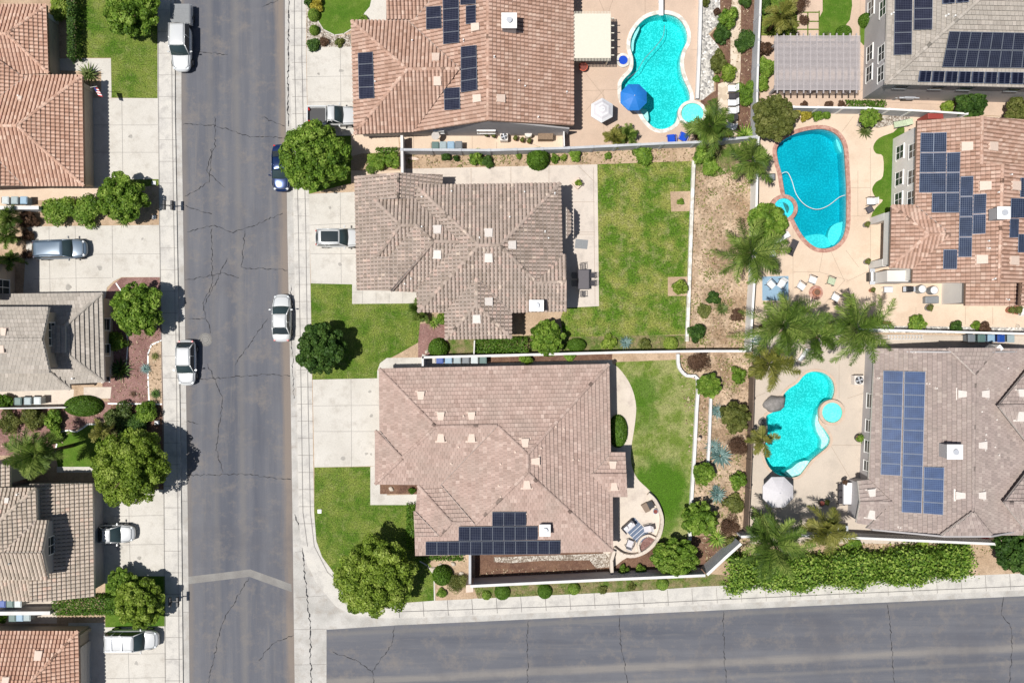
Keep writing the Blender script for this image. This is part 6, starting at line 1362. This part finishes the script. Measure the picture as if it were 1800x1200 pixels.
M['rust'] = plain('rusty_red', (.22, .05, .035), .7, var=.4); M['rug'] = plain('aqua_rug', (.25, .58, .62), .9, var=.4, sc_=3); M['bluestripe'] = plain('blue_grey_rug', (.13, .17, .25), .95, var=.2)
bowl('round red fire bowl on the stone path by the bottom chair', 1280, 237, .33, 'redm'); bowl('orange red round table beside the cream patio cover', 1025, 118, .45, 'orange', 'side table', .6)
table('square dark side table beside the grey armchair', 1529, 368, .7, .7, .45, 'mesh', 'darkmetal', .5); table('green grey square box table left of the deep blue pool', 1356, 311, .8, .7, .5, 'grey', 'darkmetal')
for x, y, a, l, k in [(1393,436,65,'dark lounger by the foot of the deep blue pool','ld'),(1374,418,30,'white lounger under the broadleaf tree','lw'),(1358,448,60,'white lounger half under the palm by the fence','lw')]: seat('loung'+k, lounger('cush_dark' if k == 'ld' else 'cush_w'), l, x, y, a)
seat('loungg', lounger('cush_g'), 'pale patterned lounger beside the terracotta house corner', 1587, 217, 190)
bowl('small round dark table between the loungers', 1367, 441, .32, 'darkgrey', 'side table', .45)
# dining set of the brown house
table('dark mesh dining table on the patio of the brown house', 1026, 491, 1.15, 2.0, .74, 'mesh', 'darkmetal')
for x, y, a, l in [(1024,469,-85,'dark metal chair at the top end of the dining table'),(1041,484,180,'upper dark metal chair on the right side of the dining table'),(1041,498,180,'lower dark metal chair on the right side of the dining table'),(1024,516,90,'dark metal chair at the bottom end of the dining table'),(1011,484,0,'dark metal chair in shade at the upper left of the dining table'),(1011,498,0,'dark metal chair in shade at the lower left of the dining table')]: seat('slat', slatchair, l, x, y, a, 'chairs round the dining table')
slab('doormat', 'grey striped mat lying on the patio of the brown house', 'mat', [(1012,420),(1034,422),(1032,438),(1010,436)], .02, 'grey', bevel=0)
c = P(1016, 322, .4); t = thing('planter', 'square pink planter tilted with a small shrub on the brown house patio', 'planter', (c.x, c.y, Z0), .75); m = MB(); m.box(0, 0, 0, .85, .85, .32); m.build('box', M['vent'], t, bevel=.02); me = crown_mesh('foliage', .42, .5, 500, .1, 5, 9); me.materials.append(M['leaf_l']); o = bpy.data.objects.new('foliage', me); o.parent = t; o.location = (0, 0, .4); col.objects.link(o)
# striped rug patio
c = P(1119, 933); t = thing('rug', 'blue grey striped rug on the curved patio', 'rug', (c.x, c.y, Z0), R(-48)); m = MB(); m.box(0, 0, .02, 2.3, 1.55, .012); m.build('pile', M['bluestripe'], t); m = MB()
for k in range(6): m.box(-.95+k*.38, 0, .033, .05, 1.5, .004)
m.build('stripes', M['canvas'], t)
def loveseat():
    t = thing('garden_sofa', '', 'sofa'); m = MB(); m.box(0, 0, .2, .75, 1.3, .2); m.build('seat', M['canvas_g'], t, bevel=.05); m = MB(); m.box(-.36, 0, .3, .12, 1.35, .5); m.build('backrest', M['darkmetal'], t, bevel=.02)
    for s in (-1, 1): m = MB(); m.box(0, s*.66, .2, .75, .08, .42); m.build('armrest', M['darkmetal'], t, bevel=.02); m = MB(); m.box(-.12, s*.3, .42, .35, .45, .18, 0, s*.3); m.build('cushion', M['canvas'], t, bevel=.07)
    return t
seat('sofa', loveseat, 'small dark framed sofa with white cushions on the striped rug', 1105, 925, -48).__setitem__('category', 'sofa')
seat('arm2', armchair('canvas_g', 'darkmetal', .75), 'grey striped armchair right of the striped rug', 1138, 929, 190); seat('arm2', None, 'grey striped armchair below the striped rug', 1107, 955, 70)
slab('storage_box', 'taupe square box on the curved patio', 'box', [(1127,888),(1136,883),(1144,897),(1135,901)], .4, 'taupe_f'); slab('grill_table', 'dark square fire table on the curved patio', 'fire table', [(1137,884),(1146,880),(1151,891),(1142,895)], .55, 'dark'); bowl('small round light blue bowl on the curved patio', 1152, 898, .26, 'binlb', 'bowl', .3)
# umbrellas
umbrella('bright blue eight sided parasol over the turquoise pool edge', 1115, 169, 25, 'blue', 8, 2.6, .4); umbrella('white hexagonal parasol with grey rings beside the turquoise pool', 1059, 192, 22, 'canvas', 6, 2.5, .5, 'canvas_g'); umbrella('large pale grey parasol under palm fronds at the kidney pool', 1370, 866, 29, 'canvas_g', 8, 2.7, .4)
umbrella('small blue white ribbed parasol at the foot of the white fence under the palms', 1332, 596, 10, 'binlb', 16, 1.9, 0, 'canvas')
table('brown patio table under the white hexagonal parasol', 1061, 197, 1.35, 1.35, .72, 'wood', 'wood', .7)
# yard J dining
c = P(1489, 867, .75); table('white topped dining table by the mauve house', 1491, 867, 1.1, 2.3, .75, 'canvas', 'darkmetal')
for y, l in ((856,'upper black chair left of the white dining table'),(867,'middle black chair left of the white dining table'),(880,'lower black chair left of the white dining table')): seat('sd', seatd, l, 1478, y, 0, 'black chairs at the white dining table')
pot('magenta flowers in a pot on the white dining table', 1484, 847, 4, .3, 'dark', 'flower' if 'flower' in M else 'leaf_r', Z0+.75)
grill('silver grill against the wall south of the black chairs', 1480, 929, 0, 'metal'); bowl('dark round smoker on the kidney pool deck', 1444, 884, .3, 'dark', 'smoker', .7)
pot('tall potted plant against the mauve house wall', 1510, 770, 7, .5, 'dark', 'leaf'); pot('small potted plant right of the smoker', 1452, 882, 5, .35, 'grey', 'leaf_o')
# yard I wall furniture
grill('white edged grill in the corner of the terracotta house', 1535, 486, 1.57, 'metal', 1.6); table('small white work table by the terracotta house', 1562, 509, .9, .6, .8, 'white', 'alu'); grill('round grill among tools by the terracotta house', 1600, 508, 0, 'dark', 1.2)
for x, y, l in ((1621,508,'left white capped barrel by the terracotta house'),(1642,510,'right white capped barrel by the terracotta house')):
    p = P(x, y, .9); t = thing('barrel', l, 'barrel', (p.x, p.y, Z0)); m = MB(); m.cyl(0, 0, 0, .42, .85, 24); m.build('body', M['grey'], t, bevel=.02); m = MB(); m.cyl(0, 0, .85, .36, .1, 24, 0, .2); m.build('lid', M['white'], t)
slab('storage_box', 'long grey storage box by the terracotta house', 'box', [(1627,521),(1651,520),(1651,533),(1627,533)], .6, 'grey', bevel=.06)
for x, y, r, l, mt in [(1633,541,6,'grey pot plant below the long storage box','grey'),(1523,395,5,'grey pot plant on the deck left of the upper porch pillar','grey'),(1524,460,5,'grey pot plant on the deck left of the lower porch pillar','grey'),(1533,510,4,'brown pot left of the white work table','terracotta'),(1776,545,6,'brown clay pot at the foot of the terracotta house','terracotta'),(1788,545,8,'bigger brown clay pot near the right edge','terracotta'),(1549,164,7,'red clay pot with orange plant at the corner of the grey house','terracotta')]: pot(l, x, y, r, .45, mt, 'leaf_o')
p = P(1797, 547, .6); t = thing('urn', 'big white round urn at the right edge of the cream deck', 'urn', (p.x, p.y, Z0)); m = MB(); m.cyl(0, 0, 0, .3, .35, 24, 0, .5); m.cyl(0, 0, .35, .5, .3, 24, 0, .3); m.build('urn_body', M['white'], t, smooth=False, bevel=.03)
grill('white and steel grill island under the eave of the grey house', 1600, 168, 0, 'alu', 2.0)
p = P(1577, 165, .8); t = thing('barrel', 'white domed smoker beside the steel grill island', 'smoker', (p.x, p.y, Z0)); m = MB(); m.cyl(0, 0, 0, .45, .6, 24); m.build('body', M['grey'], t); m = MB(); m.cyl(0, 0, .6, .42, .25, 24, 0, .15); m.build('lid', M['white'], t)
table('round dark table among pots under the grey house eave', 1632, 168, .7, .7, .6, 'mesh', 'darkmetal', round_=True)
slab('shed_roof', 'small red metal roofed shed between the fence and the terracotta roof', 'shed', [(1631,199),(1658,200),(1659,209),(1632,209)], 2.0, 'redm', bevel=.03)
slab('bench', 'brown wooden log bench beside the big palm on the cream deck', 'bench', [(1532,564),(1566,565),(1568,570),(1532,570)], .45, 'rust')
slab('storage_chest', 'grey wood storage chest at the end of the salmon house side yard', 'chest', [(946,225),(973,225),(972,245),(946,245)], .9, 'wood', bevel=.02)
p = P(929, 235, .9); t = thing('barrel', 'white round barrel in the side yard under the salmon house', 'barrel', (p.x, p.y, Z0)); m = MB(); m.cyl(0, 0, 0, .38, .85, 24); m.build('body', M['creamp'], t, bevel=.03); m = MB(); m.cyl(0, 0, .85, .34, .06, 24); m.build('lid', M['vent_w'], t)
# potted clutter between
M['flower'] = leafmat('pink_flowers', (.4, .02, .12), (.6, .05, .22), (.7, .3, .4))
for x, y, l in [(906,244,'first small clay pot by the salmon house wall'),(918,247,'second small clay pot near the pots under the salmon house'),(930,249,'third small pot below the white barrel'),(855,237,'grey pot plant under the gable of the salmon house'),(868,239,'olive pot plant left of the side yard air conditioner')]: pot(l, x, y, 4, .3, 'grey' if x < 880 else 'terracotta', 'leaf_o')

t = thing('surfboard', 'pink and white surfboard lying below the side yard wall', 'surfboard', P(727, 279)+Vector((0, 0, .02)), R(-8)); m = MB(); q = [(-.6+1.2*k/10, .16*math.sin(math.pi*(k+.3)/10.6)) for k in range(11)]; m.prism(q+[(a, -b) for a, b in q[::-1]], 0, .08, 0, True, True); m.build('board', M['vent'], t, bevel=.02)
p = P(1229, 771, .8); t = thing('garden_ornament', 'small pink and white ornament on the low wall of the patchy lawn', 'ornament', (p.x, p.y, Z0+.4)); m = MB(); m.cyl(0, 0, 0, .05, .35, 8); m.build('stem', M['darkmetal'], t); m = MB(); m.cyl(0, 0, .35, .22, .14, 12, 0, .12); m.build('head', M['vent'], t)
slab('doormat', 'red plastic tray in the gap south of the mauve roof', 'tray', [(1728,944),(1741,944),(1741,950),(1728,950)], .3, 'red')
# ============================================================ trees
T = lambda x, y, r, h, l, mat='leaf', **k: plant('tree', x, y, r, h, l, 'tree', mat, 'tree', **k)
T(228,10,50,5,'leafy tree overhanging the top left lawn and white pickup'); T(212,347,42,4,'bushy tree below the top left driveway near the mailboxes'); T(240,543,46,4.6,'round tree shading the sidewalk above the mulch yard','leaf')
T(225,822,66,6.5,'largest left tree with a dense round crown shading the gutter','leaf_l',seed=3); T(243,1062,42,4.2,'lime green tree above the long white SUV','leaf_l',seed=1); T(214,1023,25,2.8,'small dark round tree at the driveway edge','leaf',seed=2)
T(551,275,62,5.6,'big street tree over the dark blue car','leaf',seed=4); T(563,614,44,4.6,'dark green tree on the lawn right of the white sedan','leaf_d',seed=0); T(655,1016,69,6.2,'big lime tree on the street corner lawn','leaf_l',seed=2)
T(962,593,30,3,'small tree south of the brown house chimney','leaf',seed=1); T(1230,912,31,3,'bushy tree above the curved low wall end','leaf',seed=3); T(1190,983,42,3.4,'spreading tree over the street wall beside the patio','leaf',seed=0,squash=.8)
T(1363,205,38,4.2,'olive tree at the fence corner above the blue pool','leaf_o',seed=2); T(1348,393,36,4.0,'broadleaf tree beside the brick spa','leaf',seed=4); T(1800,962,48,4,'dark tree at the lower right edge','leaf_d',seed=1); T(1708,183,27,3,'bluish green conifer like tree beside the grey house','leaf_d',seed=3)
T(1790,196,24,3,'olive tree above the terracotta roof at the right edge','leaf_o',seed=0); T(1527,207,16,2.6,'small tree at the top left of the cream deck','leaf',seed=1); T(1247,677,20,2.2,'round small tree right of the curved low wall','leaf',seed=2); T(1237,832,19,2,'round small tree between the low white walls','leaf',seed=4)
T(1294,733,27,2.4,'olive green round bush tree against the brown fence','leaf_o',seed=3)
# ============================================================ shrubs
SH = """shrub|103,14,24,1.6|leaf_l|lime shrub in the top left corner yard
strappy|150,127,24,1.5|fern|strappy plant beside the L shaped path
shrub|100,368,32,1.8|leaf|big bush under the top left bins
shrub|150,370,32,1.8|leaf|big bush between the bins and the bushy tree
shrub|50,386,17,1.2|leaf_r|reddish bush beside the left edge palms
twiggy|46,414,14,1|leaf_r|bare grey bush above the silver car
twiggy|46,447,12,1|leaf_r|bare bush at the nose of the garage left of the silver car
shrub|205,600,19,1.2|leaf|shrub between the grey house and the mulch
strappy|207,650,26,1.3|leaf_d|dark spiky plant at the corner of the grey house
rosette|255,648,13,.6|agave|pale agave in the centre of the mulch yard
rosette|272,692,13,.7|leaf_d|dark agave near the sidewalk
rosette|272,626,10,.5|leaf_o|small brown agave in the sand bed
rosette|234,692,8,.4|leaf_r|small red succulent in the mulch
rosette|215,386,17,.8|fern|yucca in the bed above the left driveway
ball|142,714,34,1.4|leaf_h|clipped oval bush beside the pink path
shrub|58,735,24,1.5|leaf_o|olive bush below the thin white wall
shrub|91,738,20,1.3|leaf|green bush right of the olive bush
shrub|96,765,16,1|leaf|small bush left of the curved left lawn
shrub|14,742,22,1.3|leaf_o|olive bush at the left edge under the white wall
shrub|8,703,17,1.2|leaf_h|bright green bush left of the bins at the left edge
shrub|208,735,30,1.4|fern|feathery bush above the biggest left tree
shrub|258,728,24,1.5|leaf|green bush by the square white utility box
shrub|235,745,24,1.3|leaf_d|dark bush between the feathery bush and utility box
shrub|225,765,20,1|leaf_d|dark low bush touching the biggest left tree
shrub|3,1087,9,1|leaf_h|small bush beside the lower bins at the left edge
shrub|544,4,10,.8|leaf_d|first grey green shrub along the gravel at the top
shrub|556,6,14,.9|leaf_y|yellow shrub beside the oval top lawn
ball|551,25,11,.9|leaf|second clipped shrub along the top gravel bed
ball|552,52,9,.8|leaf|third small shrub along the top gravel bed
shrub|550,77,14,.7|leaf_d|low blue green shrub above the salmon house driveway
shrub|570,72,10,.5|leaf_r|brown plant below the oval top lawn
shrub|597,75,9,.5|leaf_o|small plant in gravel near the salmon house
shrub|640,32,9,.6|leaf|small shrub by the top path
shrub|661,286,21,1.2|leaf|left rounded bush below the clipped box hedge
shrub|692,281,17,1.2|leaf|right rounded bush beside the short grey wall
shrub|784,276,9,.9|leaf_d|first small rose bush in the dirt strip
shrub|801,279,7,.7|leaf_d|second small rose bush in the dirt strip
shrub|838,277,15,1.1|leaf|loose bush in the dirt strip below the bins
shrub|858,284,12,.9|leaf_d|loose dark bush next to the strip's loose bush
shrub|912,275,6,.5|leaf|tiny bush left of the clipped round ball
ball|946,277,20,1.6|leaf_h|large clipped round ball in the dirt strip
shrub|975,279,9,.8|leaf|small bush right of the clipped round ball
shrub|991,277,7,.6|leaf_l|tiny lime bush right of the clipped ball
shrub|1012,272,13,1|leaf|bush below the white side gate
shrub|1068,273,8,.6|leaf|tiny bush south of the sago palms
shrub|1131,272,20,1.1|leaf|wide bush south of the blue chairs
strappy|762,566,15,.9|leaf|leafy plant right of the small fan palm
shrub|778,558,13,1|leaf|green bush against the brown house wall
ball|770,612,18,1.3|leaf_h|clipped ball beside the short white wall
ball|1014,606,17,1|leaf_h|clipped oval bush below the patchy lawn corner
shrub|1070,601,15,.8|leaf_l|lime plant in the bed below the central lawn
rosette|1100,602,15,.7|agave|blue plant in the bed below the central lawn
shrub|1135,604,11,.6|leaf_o|low olive plant in the bed below the central lawn
ball|1180,604,13,.8|leaf_l|lime ball in the bed near the stone wall
shrub|1198,503,16,1.5|leaf_l|young lime sapling in the lower tree well
shrub|1196,355,7,.6|leaf|tiny sapling in the upper tree well
shrub|925,628,14,1.4|leaf|green bush overhanging the wall by the bin row
shrub|1000,627,12,.5|leaf|low plant in the strip above the pink roof
shrub|1225,585,18,1.4|leaf_d|dark bush at the foot of the stone wall
shrub|1254,524,13,.9|leaf_d|dark small bush on the dry slope
strappy|1270,542,17,.9|fern|grassy tuft on the dry slope
shrub|1240,547,15,.6|leaf_o|low olive weed patch on the dry slope
twiggy|1297,556,16,.8|leaf_r|brown twigs at the palm foot on the slope
twiggy|1230,635,25,1.3|leaf_r|bare brown bush above the round small tree
shrub|1298,660,16,1.2|leaf|green bush at the top of the brown fence
shrub|1325,655,12,1|leaf_o|dry bush below the palm at the fence corner
rosette|1262,723,18,.8|agave|small blue agave left of the olive bush tree
rosette|1268,802,27,1.1|agave|largest blue agave on the slope
rosette|1254,785,19,.9|agave|blue agave touching the largest one
rosette|1262,870,20,1|agave|blue agave left of the dry fence bush
rosette|1258,857,8,.5|agave|tiny blue agave near the straight low wall
twiggy|1300,782,22,1.2|leaf_r|dry brown bush against the brown fence
shrub|1298,845,17,1.2|leaf|green bush against the lower brown fence
shrub|1290,885,20,.9|leaf_o|yellowish weed patch by the lower brown fence
twiggy|1283,925,22,1|leaf_r|dark dead fronds at the palm corner
strappy|1262,948,24,1|leaf|strappy bush above the pale slanted wall
shrub|1288,958,16,.9|leaf_o|olive bush by the top of the slanted wall
shrub|1096,1003,11,1|leaf|left small bush behind the street wall
shrub|1126,1002,11,1|leaf|right small bush behind the street wall
ball|1087,758,17,1|leaf_h|clipped crescent bush beside the pink roof
ball|855,1046,8,.5|leaf|tiny round shrub first from the pillar
ball|883,1041,14,.7|leaf_h|round shrub second from the pillar
ball|958,1040,13,.7|leaf_h|round shrub third along the street wall
ball|1009,1035,11,.7|leaf|round shrub fourth along the street wall
shrub|1059,1035,9,.5|leaf_o|brownish shrub fifth along the street wall
shrub|1110,1031,8,.5|leaf_o|brownish shrub sixth along the street wall
ball|1165,1027,11,.6|leaf|round shrub last along the street wall
ball|777,1013,18,1.4|leaf_h|clipped dark ball in the corner bed
twiggy|803,1024,22,1.2|leaf_o|loose grey bush left of the pink pillar
shrub|776,1042,10,.6|leaf|low plant below the clipped corner ball
shrub|724,862,7,.6|leaf_h|small bush at the front door bed
shrub|1282,30,19,1.4|leaf|green bush beside the garden path at the top
shrub|1268,60,18,1|leaf_d|dark low mat left of the garden path
shrub|1262,108,17,1|leaf_o|oval olive bush at the gravel edge
shrub|1281,127,17,1.4|leaf_l|lime bush at the head of the chair row
shrub|1259,140,8,.6|leaf|tiny bush left of the lime bush
shrub|1259,20,8,.6|leaf_r|brown tuft in the gravel near the top
shrub|1240,4,9,.7|leaf_o|small bush beside the white pool wall at the top
shrub|1310,3,12,1|leaf_d|dark bush at the top beside the blue grey fence
shrub|1312,72,22,1.3|leaf_d|dark tall bush in the mulch above the fence post
shrub|1313,162,22,1.3|leaf|green bush right of the chair row
shrub|1345,85,15,1.5|leaf_r|red flowering bush against the pergola
shrub|1345,118,19,1.6|leaf|green climber left of the pergola
shrub|1341,145,15,1.4|leaf|green climber below the red one by the pergola
shrub|1345,8,16,1.3|leaf_d|dark bush right of the fence at the top edge
shrub|1375,50,20,1|leaf_l|lime bush above the pergola
twiggy|1405,5,22,1|leaf_r|pale pink twiggy bush at the top edge
twiggy|1412,36,12,.7|leaf_r|small twiggy bush on the square pavers
ball|1485,57,14,1.1|leaf_h|clipped ball at the right end of the lawn above the pergola
rosette|1455,62,11,.7|fern|yellow green yucca above the pergola
ball|1525,34,13,1.1|leaf_h|clipped ball above the square air conditioner
shrub|1537,40,8,.7|leaf|small bush against the grey house wall
ball|1398,197,11,1|leaf_y|bright yellow bush beside the olive tree
shrub|1417,203,11,1|leaf_y|second yellow bush right of the bright yellow one
shrub|1437,203,11,.9|leaf|green bush right of the yellow bushes
shrub|1453,201,9,.8|leaf|last green bush above the blue pool
shrub|1414,184,7,.5|leaf_r|first dark red plant below the pergola
shrub|1456,184,10,.6|leaf_r|second dark red plant below the pergola
shrub|1479,184,8,.5|leaf_r|third dark red plant below the pergola
shrub|1666,187,13,.9|leaf_l|lime bush left of the bluish tree
rosette|1523,230,17,1|fern|spiky plant in the white pot at the cream deck corner
shrub|1543,208,10,.8|leaf_o|small olive bush in the pebbles
strappy|1314,236,28,1.8|leaf|banana like plant at the fence corner
shrub|1614,570,18,1.3|leaf|large bush in the gravel strip
shrub|1680,572,13,1.1|leaf_d|middle bush in the gravel strip
shrub|1716,572,9,.8|leaf|small green bush in the gravel strip
shrub|1729,575,13,1|leaf_r|reddish bush right of the small one in the gravel strip
shrub|1430,925,12,.8|leaf_r|dark red bush by the palm at the kidney pool wall
shrub|1237,270,20,1.2|leaf|green bush at the north end of the stone block wall
shrub|1247,292,18,1|leaf|green bush lower at the north end of the slope
twiggy|1228,232,14,.9|leaf_r|dead brown fronds beside the right blue chair
rosette|1340,572,0,0|agave|
shrub|1500,965,20,.8|leaf|low green shrub behind the street hedge
shrub|1620,958,14,.7|leaf_l|young bush above the street hedge
shrub|1650,925,0,0|leaf|
shrub|1340,925,26,1.4|leaf_d|dark bushes behind the large pale parasol"""
for ln in SH.split('\n'):
    k, xy, mt, lb = ln.split('|'); x, y, r, h_ = map(float, xy.split(','))
    if r <= 0: continue
    nm = {'ball': 'clipped_shrub', 'rosette': 'agave', 'strappy': 'strappy_plant', 'twiggy': 'dry_bush'}.get(k, 'shrub')
    kk = {'strappy': 'rosette'}.get(k, k); sq = {(142, 714): .55, (1087, 758): 1.7, (1014, 606): .7, (1262, 108): 1.2}.get((x, y), 1.)
    plant(nm, x, y, r, h_, lb, 'shrub' if k != 'rosette' else 'succulent', mt, kk, squash=sq, rz=0 if sq != 1 else None)
hedge('hedge', [(123,-40),(123,50),(124,100)], .7, 1.4, 'tall narrow dark hedge left of the top left lawn', 'leaf_d')
hedge('hedge', [(93,1067),(205,1066)], 1.75, 1.1, 'long clipped hedge above the bottom left driveway')
hedge('hedge', [(663,264),(698,264)], .5, .7, 'small clipped box hedge below the salmon house')
hedge('hedge', [(836,607),(925,606)], 1.4, 1.1, 'wide hedge south of the brown house')
hedge('hedge', [(722,888),(722,962)], .8, .8, 'upright hedge along the west wall of the pink roof house'); hedge('hedge', [(735,980),(812,980)], .5, .5, 'low hedge along the south wall of the pink roof house')
hedge('hedge', [(1490,183),(1556,184)], .8, .6, 'clipped strip hedge along the fence below the pergola')
hedge('hedge', [(1282,1012),(1400,1010),(1500,1004),(1600,1000),(1708,988)], 2.75, 1.7, 'long wild hedge beside the sidewalk at the lower right', 'leaf', leaf=.19, rough=.42, dens=150, lump=.9)
# ============================================================ palms
PL = palm
PL('palm_tree', 1250, 222, 52, 4.5, 'green palm over the round spa and stone path', seed=1); PL('palm_tree', 1322, 282, 56, 4.5, 'spreading dark palm above the dry slope', seed=2, n=16)
PL('palm_tree', 1322, 445, 78, 5.5, 'large palm straddling the white fence beside the dry slope', seed=3, n=22); PL('palm_tree', 1378, 572, 88, 6.5, 'huge palm between the chairs and the kidney pool', seed=4, n=27); PL('palm_tree', 1438, 592, 56, 5.2, 'lower palm wedged between the two biggest palms', seed=24, n=15)
PL('palm_tree', 1506, 578, 80, 6.5, 'big palm right of the fire pit above the mauve roof corner', seed=5, n=25); PL('palm_tree', 1352, 640, 56, 4.5, 'yellowish palm over the left corner of the kidney pool', 'palm_y', seed=6, n=14)
PL('palm_tree', 1340, 775, 36, 2.5, 'thin young palm leaning over the kidney pool', 'palm_y', seed=7, n=8); PL('palm_tree', 1360, 955, 84, 5.5, 'tall palm over the street hedge and slanted wall', seed=8, n=26)
PL('palm_tree', 1455, 935, 50, 4.5, 'palm right of the large pale parasol', seed=9, n=16, mat='palm_y'); PL('palm_tree', 62, 798, 60, 6, 'tall palm beside the left curved lawn', seed=10, n=24)
PL('palm_tree', 178, 758, 26, 3, 'small fan palm at the curved left lawn', 'palm_y', seed=11, n=16); PL('palm', 12, 383, 30, 1.8, 'upper palm at the left edge', seed=12, n=18); PL('palm', 12, 415, 28, 1.8, 'middle palm at the left edge', seed=13, n=18); PL('palm', 18, 456, 24, 1.6, 'lower palm beside the silver car', seed=14, n=16)
PL('palm', 1082, 241, 24, .9, 'left sago palm near the white parasol', seed=15, n=22, mat='palm_y'); PL('palm', 1105, 236, 24, .9, 'right sago palm near the blue parasol', seed=16, n=22, mat='palm'); PL('palm', 736, 548, 28, 1.1, 'small fan palm at the corner of the brown house lawn', seed=17, n=22)
PL('palm_tree', 1373, 26, 38, 3.5, 'yellow palm at the top left of the pergola', 'palm_y', seed=18, n=14)

a, b = P(1560, 592, .5), P(1624, 593, .5); t = thing('ladder', 'white ladder lying along the side yard north of the mauve roof', 'ladder', (a.x, (a.y+b.y)/2, Z0)); L_ = b.x-a.x
for y in (-.2, .2): m = MB(); m.box(L_/2, y, .25, L_, .05, .08); m.build('rail', M['white'], t)
m = MB()
for k in range(12): m.box(L_*(k+.5)/12, 0, .27, .035, .36, .035)
m.build('rungs', M['white'], t)
slab('sun_lounger', 'white lounger half hidden by palms at the north end of the kidney pool deck', 'sun lounger', [(1403,632),(1418,612),(1423,615),(1409,635)], .35, 'canvas')
for x, y, l, r_ in ((1600,170,'gas bottle and pots beside the steel grill island',.22),(1617,170,'dark round pot right of the steel grill island',.25)): bowl(l, x, y, r_, 'darkgrey', 'pot', .45)
